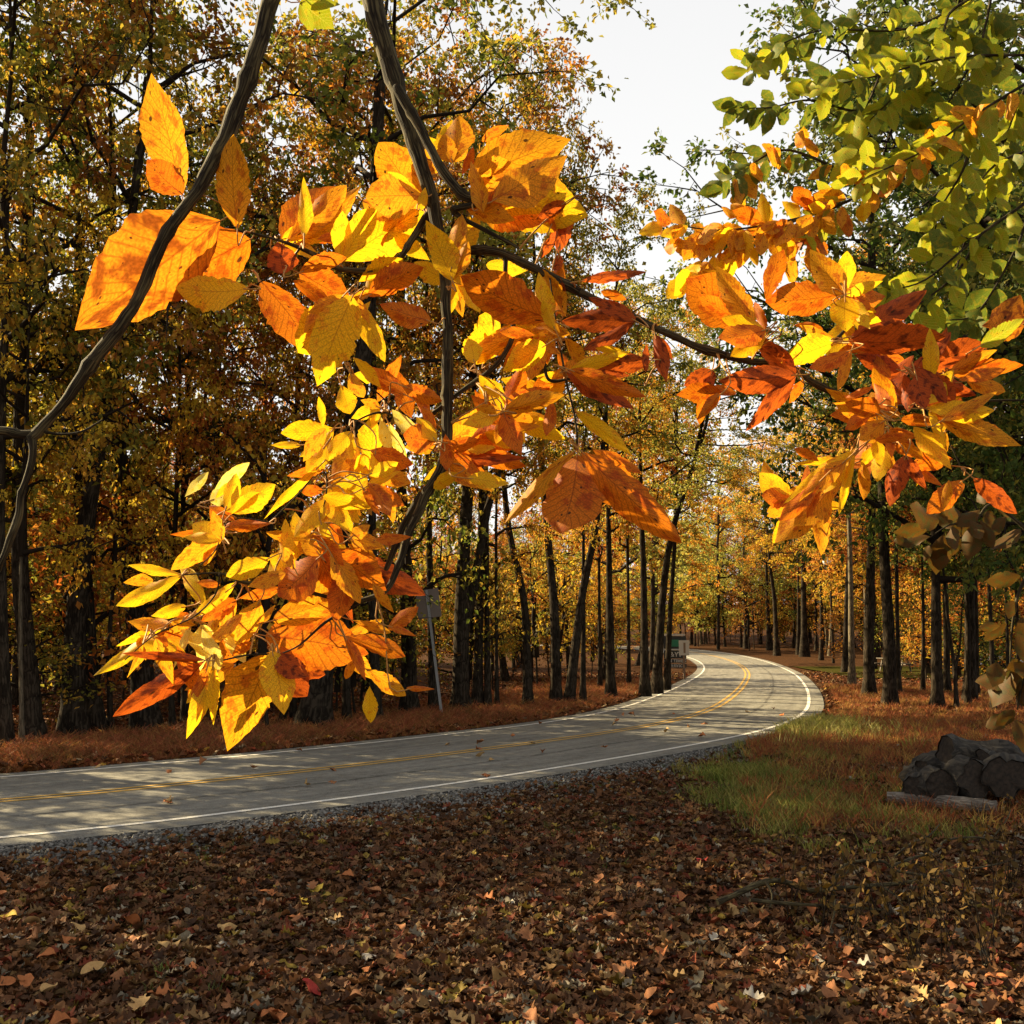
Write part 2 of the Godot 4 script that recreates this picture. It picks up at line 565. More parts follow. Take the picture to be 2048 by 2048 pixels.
func materials() -> void:
	var m := mat("bark", Color.WHITE, 0.95)
	var bt := bark_tex(3, lin(0.008, 0.006, 0.004), lin(0.05, 0.039, 0.027))
	m.albedo_texture = bt
	m.heightmap_enabled = true; m.heightmap_texture = bt; m.heightmap_scale = 3.0
	m.metallic_specular = 0.2
	m = mat("pale_bark", Color.WHITE, 0.9)
	bt = bark_tex(9, lin(0.04, 0.033, 0.022), lin(0.2, 0.165, 0.11))
	m.albedo_texture = bt
	m.heightmap_enabled = true; m.heightmap_texture = bt; m.heightmap_scale = 2.0
	m.metallic_specular = 0.2
	m = mat("twig_bark", lin(0.022, 0.016, 0.011), 0.9)
	m.metallic_specular = 0.2
	m = mat("bough_bark", Color.WHITE, 0.85)
	bt = bark_tex(14, lin(0.008, 0.0055, 0.0035), lin(0.1, 0.085, 0.042))
	m.albedo_texture = bt
	m.heightmap_enabled = true; m.heightmap_texture = bt; m.heightmap_scale = 0.5
	m.metallic_specular = 0.3
	m = mat("foliage", Color.WHITE, 0.6)
	m.vertex_color_use_as_albedo = true
	m.backlight_enabled = true; m.backlight = Color.WHITE
	m.metallic_specular = 0.3
	m = mat("dry_leaf", Color.WHITE, 0.75)
	m.vertex_color_use_as_albedo = true
	m.backlight_enabled = true; m.backlight = Color(0.5, 0.5, 0.5)
	m.metallic_specular = 0.3
	m = mat("grass_blade", Color.WHITE, 0.7)
	m.vertex_color_use_as_albedo = true
	m.backlight_enabled = true; m.backlight = Color(0.8, 0.8, 0.8)
	m.metallic_specular = 0.3
	m = mat("stone", Color.WHITE, 0.9)
	m.vertex_color_use_as_albedo = true
	m = mat("soil", Color.WHITE, 1.0)
	m.albedo_texture = grain(512, lin(0.018, 0.011, 0.006), lin(0.1, 0.043, 0.018), 5, 0.03, 0.22)
	m.uv1_triplanar = true; m.uv1_world_triplanar = true; m.uv1_scale = Vector3(0.22, 0.22, 0.22)
	m.metallic_specular = 0.1
	m = mat("lawn", Color.WHITE, 1.0)
	m.albedo_texture = grain(256, lin(0.025, 0.025, 0.006), lin(0.065, 0.058, 0.016), 8, 0.05, 0.2)
	m.metallic_specular = 0.0
	m.uv1_triplanar = true; m.uv1_world_triplanar = true; m.uv1_scale = Vector3(0.4, 0.4, 0.4)
	m = mat("white_paint", Color.WHITE, 0.7)
	m.albedo_texture = worn(lin(0.66, 0.64, 0.58), lin(0.2, 0.18, 0.15), 21, 0.85)
	m.uv1_triplanar = true; m.uv1_world_triplanar = true; m.uv1_scale = Vector3(0.9, 0.9, 0.9)
	m = mat("yellow_paint", Color.WHITE, 0.7)
	m.albedo_texture = worn(lin(0.5, 0.29, 0.04), lin(0.19, 0.16, 0.12), 22, 0.66)
	m.uv1_triplanar = true; m.uv1_world_triplanar = true; m.uv1_scale = Vector3(0.9, 0.9, 0.9)
	# asphalt: chippings, lengthwise wear and a tar seam, laid along the road
	var f := FastNoiseLite.new()
	f.seed = 31; f.frequency = 0.02; f.fractal_octaves = 4
	var r := RandomNumberGenerator.new()
	r.seed = 77
	var w := 512
	var im := Image.create(w, 1024, false, Image.FORMAT_RGB8)
	for y in 1024:
		for x in w:
			var wy := absf(y - 512.0)
			var h := 0.165 + 0.06 * f.get_noise_2d(x * 1.6, wy * 0.12) + 0.045 * f.get_noise_2d(x * 3.0 + 900.0, wy * 1.4) + 0.028 * r.randfn()
			var seam := absf(x - 362.0 - 3.0 * f.get_noise_2d(7.0, wy * 2.0))
			if seam < 3.5 and f.get_noise_2d(90.0, wy * 1.2) > -0.25: h *= 0.5
			var crack := absf(f.get_noise_2d(x * 0.9 + 300.0, wy * 1.1 + 77.0))
			if crack < 0.012 and f.get_noise_2d(x * 0.3, wy * 0.3 + 400.0) > 0.05: h *= 0.55
			h = clampf(h, 0.02, 0.5)
			im.set_pixel(x, y, Color(h * 1.04, h, h * 0.87).linear_to_srgb())
	m = mat("asphalt", Color.WHITE, 0.85)
	m.albedo_texture = ImageTexture.create_from_image(im)
	m.metallic_specular = 0.35
	# leaf prints
	var tones := {
		"yellow": [Color(0.84, 0.54, 0.012), Color(0.74, 0.33, 0.012), Color(0.46, 0.2, 0.008), 0.3, 9],
		"gold": [Color(0.72, 0.33, 0.012), Color(0.5, 0.15, 0.009), Color(0.27, 0.09, 0.006), 0.35, 10],
		"orange": [Color(0.64, 0.19, 0.008), Color(0.46, 0.09, 0.006), Color(0.2, 0.045, 0.004), 0.4, 12],
		"spotted": [Color(0.58, 0.2, 0.01), Color(0.24, 0.06, 0.006), Color(0.2, 0.05, 0.005), 0.5, 30],
		"red": [Color(0.45, 0.09, 0.01), Color(0.17, 0.03, 0.006), Color(0.13, 0.03, 0.006), 0.5, 12],
		"pale": [Color(0.82, 0.7, 0.16), Color(0.78, 0.58, 0.05), Color(0.6, 0.42, 0.06), 0.4, 4],
		"lime": [Color(0.29, 0.32, 0.012), Color(0.38, 0.3, 0.012), Color(0.55, 0.52, 0.08), 0.4, 5],
		"green": [Color(0.1, 0.14, 0.015), Color(0.2, 0.18, 0.015), Color(0.2, 0.22, 0.04), 0.4, 6],
		"brown": [Color(0.1, 0.05, 0.008), Color(0.07, 0.06, 0.012), Color(0.08, 0.04, 0.008), 0.45, 10],
	}
	var s := 100
	for t in tones:
		var a: Array = tones[t]
		m = mat("leaf_" + t, Color.WHITE, 0.55)
		m.albedo_texture = leaf_tex(s, a[0], a[1], a[2], a[3], a[4])
		m.backlight_enabled = true; m.backlight = Color.WHITE
		m.metallic_specular = 0.35
		s += 7
	mat("galvanised", lin(0.32, 0.32, 0.31), 0.5, 0.7)
	mat("sign_back", lin(0.19, 0.155, 0.13), 0.6, 0.4)
	mat("board_dark", lin(0.012, 0.014, 0.013), 0.5)
	mat("sign_green", lin(0.01, 0.16, 0.08), 0.5)
	mat("sign_white", lin(0.5, 0.47, 0.4), 0.6)
	mat("post_wood", lin(0.2, 0.13, 0.08), 0.9)
	m = mat("old_wood", Color.WHITE, 0.9)
	m.albedo_texture = bark_tex(40, lin(0.045, 0.036, 0.028), lin(0.2, 0.17, 0.14))
	m = mat("log_bark", Color.WHITE, 0.95)
	bt = bark_tex(44, lin(0.007, 0.0055, 0.004), lin(0.045, 0.036, 0.026))
	m.albedo_texture = bt
	m.heightmap_enabled = true; m.heightmap_texture = bt; m.heightmap_scale = 4.0
	m = mat("cut_wood", Color.WHITE, 0.9)
	# growth rings, drying cracks and a weathered skin
	var rn := FastNoiseLite.new()
	rn.seed = 51; rn.frequency = 0.02; rn.fractal_octaves = 4
	var ri := Image.create(192, 192, false, Image.FORMAT_RGB8)
	for y in 192:
		for x in 192:
			var q := Vector2(x - 92, y - 99) / 96.0
			var h := 0.018 + 0.007 * sin(q.length() * 95.0 + 5.0 * rn.get_noise_2d(x, y)) + 0.018 * rn.get_noise_2d(x * 2.0, y * 2.0)
			if absf(sin(q.angle() * 3.5 + rn.get_noise_2d(x, y))) < 0.035 * (0.4 + q.length()): h *= 0.25
			h = clampf(h, 0.004, 0.2)
			ri.set_pixel(x, y, lin(h * 1.3, h * 0.85, h * 0.52))
	m.albedo_texture = ImageTexture.create_from_image(ri)
	mat("car_paint", lin(0.55, 0.56, 0.57), 0.3, 0.4).clearcoat_enabled = true
	mat("tyre", lin(0.015, 0.015, 0.016), 0.9)
	mat("rim", lin(0.5, 0.5, 0.5), 0.35, 0.9)
	mat("dark_glass", lin(0.015, 0.018, 0.02), 0.08)
	mat("tail_red", lin(0.4, 0.01, 0.01), 0.3)
	mat("lamp_glass", lin(0.85, 0.85, 0.82), 0.3)

func ground_and_road() -> void:
	# the centre line, smoothed
	var raw := [Vector2(-60, 14), Vector2(-34, 2), Vector2(-22, -4), Vector2(-14, -8.6), Vector2(-9.4, -11.4), Vector2(-6.3, -13.3), Vector2(-4.6, -14.75), Vector2(-2.5, -16.9), Vector2(-0.2, -19.7), Vector2(2.1, -22.8), Vector2(3.75, -25.6), Vector2(5.3, -29.2), Vector2(7, -34.6), Vector2(9.8, -45.1), Vector2(13.3, -60), Vector2(16.1, -75), Vector2(17.4, -88), Vector2(17, -101), Vector2(14, -113), Vector2(7, -124), Vector2(-4, -133), Vector2(-20, -140)]
	for k in raw.size() - 1:
		var a: Vector2 = raw[maxi(k - 1, 0)]
		var d: Vector2 = raw[mini(k + 2, raw.size() - 1)]
		for j in 10: road_pts.append(raw[k].cubic_interpolate(raw[k + 1], a, d, j / 10.0))
	road_pts.append(raw[-1])
	var sh := Shape.new()
	var xs := []
	var zs := []
	var x := -420.0
	while x <= 420.0:
		xs.append(x); x += 1.2 if absf(x) < 30.0 else 14.0
	var z := 60.0
	while z >= -600.0:
		zs.append(z); z -= 1.2 if z > -50.0 and z < 6.0 else 6.0 if z > -140.0 else 30.0
	for q in zs:
		for p in xs:
			var dist := absf(road_side(p, q)) if q > -150.0 and absf(p) < 60.0 else 30.0
			var rough := 0.05 * sway.get_noise_2d(p * 1.1, q * 1.1) * smoothstep(3.2, 7.0, dist) + 0.35 * sway.get_noise_2d(p * 0.12 + 50.0, q * 0.12) * smoothstep(8.0, 20.0, dist) * smoothstep(16.0, 30.0, Vector2(p, q).length())
			sh.v.append(Vector3(p, height(p, q) + rough - 0.05 * (1.0 - smoothstep(2.9, 3.2, dist)) - 0.03, q))
			sh.n.append(Vector3.UP); sh.uv.append(Vector2(p, q))
	var nx := xs.size()
	for k in zs.size() - 1:
		for j in nx - 1:
			var a := k * nx + j
			sh.i.append_array(PackedInt32Array([a, a + nx, a + 1, a + 1, a + nx, a + nx + 1]))
	sh.smooth()
	structure("ground", sh.mesh(), M["soil"])
	structure("road", strip(-3.0, 3.0, 0.0, 8), M["asphalt"])
	var e := [[-2.6, -2.5, "white"], [2.5, 2.6, "white"], [-0.15, -0.06, "yellow"], [0.06, 0.15, "yellow"]]
	for q in e:
		var o := structure("road_marking", strip(q[0], q[1], 0.006), M[q[2] + "_paint"])
		o.set_meta("label", "solid white edge line painted along the road" if q[2] == "white" else "yellow centre line painted along the road")
	# dark broken edge of the asphalt
	var ed := Shape.new()
	for side: float in [-1.0, 1.0]:
		var prev := []
		for k in road_pts.size():
			var t := (road_pts[mini(k + 1, road_pts.size() - 1)] - road_pts[maxi(k - 1, 0)]).normalized()
			var nn := Vector2(-t.y, t.x) * side
			var p := road_pts[k] + nn * 3.0
			var q := road_pts[k] + nn * (3.08 + 0.05 * sway.get_noise_1d(k * 9.0))
			var y := height(p.x, p.y)
			var now := [Vector3(p.x, y - 0.0216, p.y), Vector3(q.x, y - 0.13, q.y)]
			if k:
				if side > 0: ed.quad(prev[0], now[0], now[1], prev[1])
				else: ed.quad(prev[0], prev[1], now[1], now[0])
			prev = now
	structure("road_edge", ed.mesh(), mat("tar", lin(0.02, 0.019, 0.018), 0.9))
	# the mown lawn beyond the trees on the right
	var lw := Shape.new()
	var lp := [Vector3(17, 0.05, -52), Vector3(19, 0.05, -72), Vector3(60, 0.05, -72), Vector3(60, 0.05, -52)]
	lw.quad(lp[0], lp[1], lp[2], lp[3])
	structure("lawn", lw.mesh(), M["lawn"])

func landmark(ratio: float, left: bool) -> String:
	if left:
		for q in [[-0.42, "at the extreme left edge"], [-0.33, "behind the thick pair of trunks at left"], [-0.24, "behind the lowest hanging leaves"], [-0.15, "behind the massive dark trunk"], [-0.05, "behind the blank sign plate"], [0.05, "behind the split trunk"], [0.12, "behind the hanging leaf trio"]]:
			if ratio < q[0]: return q[1]
		return "behind the dark park board"
	for q in [[0.1, "left of the road's end"], [0.2, "where the road vanishes"], [0.28, "past the outside of the bend"], [0.33, "behind the pale sunlit stem"], [0.37, "behind the nearest tall right trunk"], [0.42, "behind the sturdy trunk above the logs"]]:
		if ratio < q[0]: return q[1]
	return "by the silver truck at the right edge"

var told := {}
func tell(what: String, tone: String, ratio: float, left: bool, far_: float) -> String:
	var word: String = {"ochre": "ochre", "brown": "brown", "olive": "olive", "golden": "golden", "yellow": "yellow", "rust": "rust-red", "green": "dark green", "pale": "pale yellow"}[tone]
	var spot := landmark(ratio, left)
	var key := what + word + spot
	told[key] = told.get(key, 0) + 1
	var turn: String = ["", "second ", "third ", "fourth ", "fifth ", "sixth ", "seventh "][mini(told[key] - 1, 6)]
	return "%s%s-leaved %s %s, %d m off" % [turn, word, what, spot, int(far_)]

func woods() -> void:
	var pal := {
		"ochre": [Color(0.36, 0.25, 0.03), Color(0.22, 0.2, 0.03), Color(0.44, 0.24, 0.03), Color(0.15, 0.14, 0.02)],
		"brown": [Color(0.4, 0.15, 0.02), Color(0.28, 0.1, 0.02), Color(0.45, 0.24, 0.03), Color(0.18, 0.09, 0.02)],
		"olive": [Color(0.2, 0.21, 0.03), Color(0.3, 0.27, 0.04), Color(0.11, 0.14, 0.02), Color(0.42, 0.32, 0.04)],
		"pale": [Color(0.5, 0.42, 0.08), Color(0.4, 0.38, 0.08), Color(0.3, 0.32, 0.06)],
		"golden": [Color(0.62, 0.32, 0.03), Color(0.56, 0.23, 0.03), Color(0.46, 0.34, 0.04)],
		"green": [Color(0.055, 0.09, 0.018), Color(0.08, 0.12, 0.022), Color(0.12, 0.14, 0.028), Color(0.2, 0.18, 0.03)],
		"yellow": [Color(0.66, 0.46, 0.04), Color(0.55, 0.38, 0.04), Color(0.5, 0.26, 0.03)],
		"rust": [Color(0.42, 0.12, 0.02), Color(0.3, 0.08, 0.015), Color(0.46, 0.19, 0.03)],
	}
	var s := 300
	for p in pal:
		K[p] = crown(s, 11.0, 4.0, 18, 16, pal[p], 0.15)
		K[p + "_small"] = crown(s + 1, 3.4, 1.6, 9, 6, pal[p], 0.13, 0.1)
		s += 10
	print("crowns")
	for a in [["dark trunk at the extreme left edge, first beyond the road", Vector3(-9.063, -0.001, -19.18), [Vector3(-9.195, 2.224, -19.039), Vector3(-9.295, 4.478, -18.901)], 0.123, 17, 4.5, 3.6, "ochre", "bark"],
		["second trunk from the left edge beyond the road, bowed slightly left", Vector3(-9.196, -0.001, -20.54), [Vector3(-9.463, 1.758, -20.661), Vector3(-9.464, 3.194, -20.198), Vector3(-9.795, 5.699, -20.569)], 0.196, 18, 5, 3.8, "olive", "bark"],
		["thin pale-edged stem close beside the second trunk from the left", Vector3(-9.101, -0.001, -19.88), [Vector3(-9.177, 1.768, -19.773), Vector3(-9.156, 3.62, -19.526)], 0.043, 11, 3.5, 2.2, "yellow", "pale_bark"],
		["thick dark trunk near left leaning right, front one of a close pair", Vector3(-8.801, -0.001, -21.44), [Vector3(-8.875, 2.252, -21.446), Vector3(-8.597, 4.254, -21.07), Vector3(-8.484, 6.372, -21.387), Vector3(-8.137, 7.991, -21.096)], 0.235, 19, 7, 4.2, "brown", "bark"],
		["dark upright trunk behind the thick leaning one at left", Vector3(-8.739, -0.001, -22.32), [Vector3(-8.897, 2.778, -21.993), Vector3(-9.236, 4.919, -22.26), Vector3(-9.621, 8.299, -22.581)], 0.197, 18, 6, 4, "ochre", "bark"],
		["slender young trunk right of the thick pair at left", Vector3(-8.464, -0.002, -22.56), [Vector3(-8.471, 1.739, -22.259), Vector3(-8.467, 3.32, -22.339)], 0.064, 10, 3, 2.2, "golden", "bark"],
		["broad trunk leaning left, behind the lowest orange leaves at left", Vector3(-7.822, 0, -22.9), [Vector3(-8.157, 2.27, -23.002), Vector3(-8.55, 4.153, -23.258), Vector3(-8.637, 5.569, -22.962), Vector3(-8.833, 7.454, -22.817)], 0.262, 19, 6.5, 4.2, "olive", "bark"],
		["thin stem between the broad leaning trunk and the hanging leaf tips", Vector3(-7.474, 0, -23.52), [Vector3(-7.719, 1.72, -23.901), Vector3(-7.487, 3.369, -23.157)], 0.067, 12, 3, 2.4, "yellow", "bark"],
		["slim forked tree rising behind the yellow leaf sprays at left", Vector3(-7.726, 0, -25.3), [Vector3(-7.97, 2.905, -25.587), Vector3(-7.941, 5.296, -25.132), Vector3(-7.911, 6.744, -25.015)], 0.096, 16, 6.2, 3.4, "ochre", "bark", [[Vector3(-7.995, 5.318, -25.3), Vector3(-7.708, 7.171, -25.3), Vector3(-7.223, 9.184, -25.3), Vector3(-7.075, 10.333, -25.3)]]],
		["thin stem just right of the longest hanging orange leaf", Vector3(-6.832, -0.001, -24.32), [Vector3(-6.78, 1.719, -24.014)], 0.058, 11, 3, 2.4, "rust", "bark"],
		["thin crooked stem left of the massive trunk in the middle distance", Vector3(-5.69, -0.001, -24.6), [Vector3(-5.792, 0.802, -24.447), Vector3(-5.907, 2.292, -24.853)], 0.076, 12, 3, 2.4, "golden", "bark"],
		["leaning thin stem left of the massive trunk", Vector3(-5.26, -0.001, -24.32), [Vector3(-5.048, 0.932, -24.065), Vector3(-5.011, 2.287, -24.385)], 0.075, 12, 3.4, 2.4, "ochre", "bark"],
		["narrow upright stem touching the massive trunk's left side", Vector3(-5.045, -0.001, -24.6), [Vector3(-5.087, 1.71, -24.711)], 0.076, 13, 4, 2.6, "brown", "bark"],
		["massive dark trunk below the big orange leaf cluster", Vector3(-4.359, 0, -23.52), [Vector3(-4.147, 2.275, -23.418), Vector3(-3.79, 5.661, -23.558), Vector3(-3.409, 7.884, -23.17), Vector3(-3.283, 9.162, -23.168)], 0.325, 21, 9, 4.6, "olive", "bark"],
		["straight slim trunk right of the massive trunk", Vector3(-3.845, -0.001, -24.88), [Vector3(-3.863, 1.711, -24.645), Vector3(-3.991, 4.076, -25.024)], 0.101, 16, 5, 3, "golden", "bark"],
		["medium trunk behind the curled leaf tips, right of the massive trunk", Vector3(-3.223, 0, -25.3), [Vector3(-3.289, 1.704, -25.242), Vector3(-3.351, 4.087, -25.151)], 0.139, 17, 6, 3.4, "brown", "bark"],
		["grey-barked trunk close left of the blank sign plate", Vector3(-2.701, -0.001, -28.1), [Vector3(-2.774, 2.331, -28.168), Vector3(-2.93, 5.002, -28.063), Vector3(-3.031, 7.711, -27.94)], 0.214, 20, 8, 4.2, "ochre", "bark"],
		["dark narrow trunk directly behind the leaning sign post", Vector3(-2.11, -0.001, -28.84), [Vector3(-2.23, 2.342, -29.076), Vector3(-2.305, 5.102, -28.999)], 0.124, 17, 6, 3.2, "olive", "bark"],
		["stout trunk right of the blank sign, splitting into two stems", Vector3(-1.411, 0, -29.22), [Vector3(-1.399, 1.932, -29.015), Vector3(-1.342, 4.429, -29.28), Vector3(-1.211, 6.544, -29.24), Vector3(-1.133, 8.763, -29.52)], 0.243, 20, 8.5, 4, "brown", "bark", [[Vector3(-1.354, 2.069, -29.22), Vector3(-1.002, 3.727, -29.22), Vector3(-0.687, 5.549, -29.22), Vector3(-0.338, 6.826, -29.22), Vector3(-0.199, 8.695, -29.22)]]],
		["dark trunk in the gap right of the split trunk", Vector3(-0.972, -0.001, -30.04), [Vector3(-0.944, 2.355, -30.224), Vector3(-0.884, 4.478, -29.87)], 0.150, 17, 6.5, 3, "golden", "bark"],
		["slim upright trunk right of the split trunk, before brown foliage", Vector3(-0.672, -0.001, -29.84), [Vector3(-0.716, 2.355, -30.224), Vector3(-0.721, 5.16, -29.534)], 0.099, 16, 6, 2.8, "ochre", "bark"],
		["thin stem next to the slim trunk before brown foliage", Vector3(-0.429, -0.001, -30.46), [Vector3(-0.445, 1.644, -30.394)], 0.065, 12, 4, 2, "golden", "bark"],
		["trunk bending left above the brown foliage in the centre", Vector3(0.464, -0.001, -30.9), [Vector3(0.441, 1.635, -31.106), Vector3(0.32, 3.228, -30.622), Vector3(-0.089, 5.156, -30.891)], 0.140, 17, 7, 3.2, "ochre", "bark"],
		["upright dark trunk under the hanging trio of orange leaves", Vector3(1.304, -0.001, -31.58), [Vector3(1.271, 2.367, -31.211), Vector3(1.15, 4.328, -31.715), Vector3(0.934, 6.941, -31.792)], 0.158, 20, 8, 2.6, "ochre", "bark"],
		["dark trunk leaning right under the hanging trio of orange leaves", Vector3(1.714, -0.001, -32.04), [Vector3(1.91, 1.624, -32.098), Vector3(2.183, 3.45, -32.34), Vector3(2.566, 5.412, -31.891)], 0.160, 15.5, 7.5, 2.6, "olive", "bark"],
		["slim straight stem right of the right-leaning trunk", Vector3(2.167, -0.001, -32.52), [Vector3(2.212, 2.384, -32.676)], 0.093, 12.5, 5, 2.2, "golden", "bark"],
		["lone dark trunk between the hanging leaf trio and the park board", Vector3(3.297, -0.001, -35.46), [Vector3(3.298, 2.418, -35.535), Vector3(3.287, 4.608, -35.524)], 0.160, 13.5, 5.5, 2.8, "golden", "bark"],
		["left one of three dark trunks beside the park board", Vector3(4.621, -0.001, -36.98), [Vector3(4.631, 3.306, -36.945), Vector3(4.616, 6.885, -37.252)], 0.158, 15, 6, 3.2, "pale", "bark"],
		["middle one of three trunks beside the park board, arching right over the road", Vector3(5.245, 0, -38.62), [Vector3(5.57, 3.378, -38.976), Vector3(5.89, 5.758, -38.599), Vector3(6.644, 8.023, -38.751), Vector3(7.192, 9.822, -38.269)], 0.184, 14, 8.5, 3.4, "pale", "bark"],
		["right one of three trunks beside the park board", Vector3(5.987, -0.001, -41.22), [Vector3(6.248, 3.463, -41.381), Vector3(6.442, 5.826, -41.338)], 0.128, 15, 6, 2.8, "golden", "bark"],
		["far thin trunk left of the lone dark trunk", Vector3(3.41, -0.001, -41.22), [Vector3(3.448, 2.489, -41.614)], 0.088, 14, 5, 2.8, "rust", "bark"],
		["far thin trunk left of the three by the park board", Vector3(4.762, 0, -43.28), [Vector3(4.803, 2.512, -43.538)], 0.093, 14, 5, 2.8, "golden", "bark"],
		["small dark trunk on the outside of the bend, leftmost there", Vector3(24.46, 0.861, -110.44), [Vector3(24.399, 5.899, -110.268)], 0.263, 19, 8, 4.4, "brown", "bark"],
		["slim trunk on the outside of the bend, left of a close pair", Vector3(25.756, 0.759, -105.92), [Vector3(25.678, 5.742, -105.829)], 0.252, 20, 8, 4.4, "ochre", "bark"],
		["trunk curving left on the outside of the bend", Vector3(23.229, 0.433, -92.88), [Vector3(23.187, 5.289, -93.015), Vector3(22.784, 7.907, -92.498)], 0.243, 19, 8, 4, "golden", "bark"],
		["thin stem left of the tall straight trunk past the bend", Vector3(25.689, 0.486, -95), [Vector3(25.868, 6.258, -94.969)], 0.181, 16, 7, 3, "rust", "bark"],
		["tall straight trunk past the bend, right of the curving one", Vector3(25.073, 0.383, -90.84), [Vector3(25.144, 7.353, -90.574), Vector3(25.189, 11.686, -90.534)], 0.324, 21, 9, 4.4, "ochre", "bark"],
		["thin dark-sided trunk left of the pale sunlit stem", Vector3(18.894, 0, -60.24), [Vector3(19.052, 4.118, -59.887), Vector3(19.428, 7.016, -60.455)], 0.172, 19, 9, 3.6, "ochre", "bark"],
		["pale sunlit stem beside the bend at right", Vector3(14.122, 0, -44.16), [Vector3(14.121, 3.551, -43.863), Vector3(14.19, 5.647, -43.958)], 0.137, 18, 9, 3.4, "yellow", "pale_bark"],
		["thick dark trunk right of the bend, left of the nearest right trunk", Vector3(12.421, -0.001, -36.98), [Vector3(12.472, 2.434, -36.893), Vector3(12.766, 4.736, -37.277), Vector3(12.742, 7.695, -36.644)], 0.194, 21, 9, 4.6, "green", "bark"],
		["nearest tall trunk right of the bend, bowed left", Vector3(10.974, -0.001, -30.9), [Vector3(11.003, 2.363, -30.859), Vector3(10.992, 4.567, -30.94), Vector3(11.115, 6.698, -31.207)], 0.191, 23, 7.5, 5.6, "green", "bark"],
		["thin trunk just right of the nearest tall right trunk", Vector3(13.797, 0, -37.94), [Vector3(13.944, 2.449, -38.195), Vector3(14.015, 4.624, -38.231)], 0.090, 17, 7, 3, "golden", "bark"],
		["sturdy dark trunk above the log pile", Vector3(11.991, -0.001, -30.04), [Vector3(11.971, 1.65, -29.863), Vector3(12.102, 3.771, -29.972)], 0.165, 20, 3.4, 5, "green", "bark"],
		["short slim trunk right of the sturdy one above the log pile", Vector3(15.788, 0, -38.62), [Vector3(15.844, 2.453, -38.507)], 0.129, 15, 5, 3, "rust", "bark"],
		["thin forked stem above the log pile", Vector3(12.364, 0, -29.62), [Vector3(12.47, 1.23, -29.927), Vector3(12.38, 2.635, -29.986)], 0.063, 10, 4, 2.4, "green", "bark", [[Vector3(12.377, 1.099, -29.62), Vector3(12.538, 1.792, -29.62), Vector3(12.672, 3.047, -29.62)]]],
		["thin straight stem left of a dark slim trunk above the logs", Vector3(13.411, 0, -31.34), [Vector3(13.405, 1.927, -31.061)], 0.075, 13, 5, 2.6, "olive", "bark"],
		["dark slim trunk left of the silver truck", Vector3(15.323, 0, -35.16), [Vector3(15.335, 2.41, -34.901)], 0.109, 16, 5, 3.2, "green", "bark"],
		["thin stem in front of the silver truck", Vector3(13.023, -0.001, -28.84), [Vector3(12.975, 1.664, -28.626), Vector3(12.989, 3.42, -28.627)], 0.069, 14, 4.5, 3, "green", "bark"],
		["thin stem right of the silver truck, nearer of two", Vector3(14.588, 0, -31.34), [Vector3(14.675, 1.926, -31.328)], 0.060, 12, 4, 2.6, "olive", "bark"],
		["last thin stem at the right edge", Vector3(14.489, -0.001, -30.46), [Vector3(14.605, 1.928, -30.531)], 0.058, 12, 4, 2.8, "green", "bark"],
		["slender stem between the nearest right trunk and the sturdy one", Vector3(15.197, -0.001, -39.34), [Vector3(15.256, 2.46, -39.15)], 0.075, 14, 5, 2.6, "rust", "bark"]]:
		var fork: Array = a[9] if a.size() > 9 else []
		tree(a[0], a[1], a[2], a[3], a[4], a[5], a[6], K[a[7]], "", "tree", a[8], fork)
	# deeper in the woods
	var placed := PackedVector2Array()
	for a in [Vector2(-9.06, -19.18), Vector2(-9.20, -20.54), Vector2(-9.10, -19.88), Vector2(-8.80, -21.44), Vector2(-8.74, -22.32), Vector2(-8.46, -22.56), Vector2(-7.82, -22.90), Vector2(-7.47, -23.52), Vector2(-7.73, -25.30), Vector2(-6.83, -24.32), Vector2(-5.69, -24.60), Vector2(-5.26, -24.32), Vector2(-5.05, -24.60), Vector2(-4.36, -23.52), Vector2(-3.84, -24.88), Vector2(-3.22, -25.30), Vector2(-2.70, -28.10), Vector2(-2.11, -28.84), Vector2(-1.41, -29.22), Vector2(-0.97, -30.04), Vector2(-0.67, -29.84), Vector2(-0.43, -30.46), Vector2(0.46, -30.90), Vector2(1.30, -31.58), Vector2(1.71, -32.04), Vector2(2.17, -32.52), Vector2(3.30, -35.46), Vector2(4.62, -36.98), Vector2(5.24, -38.62), Vector2(5.99, -41.22), Vector2(3.41, -41.22), Vector2(4.76, -43.28), Vector2(24.46, -110.44), Vector2(25.76, -105.92), Vector2(23.23, -92.88), Vector2(25.69, -95.00), Vector2(25.07, -90.84), Vector2(18.89, -60.24), Vector2(14.12, -44.16), Vector2(12.42, -36.98), Vector2(10.97, -30.90), Vector2(13.80, -37.94), Vector2(11.99, -30.04), Vector2(15.79, -38.62), Vector2(12.36, -29.62), Vector2(13.41, -31.34), Vector2(15.32, -35.16), Vector2(13.02, -28.84), Vector2(14.59, -31.34), Vector2(14.49, -30.46), Vector2(15.20, -39.34)]: placed.append(a)
	rng.seed = 91
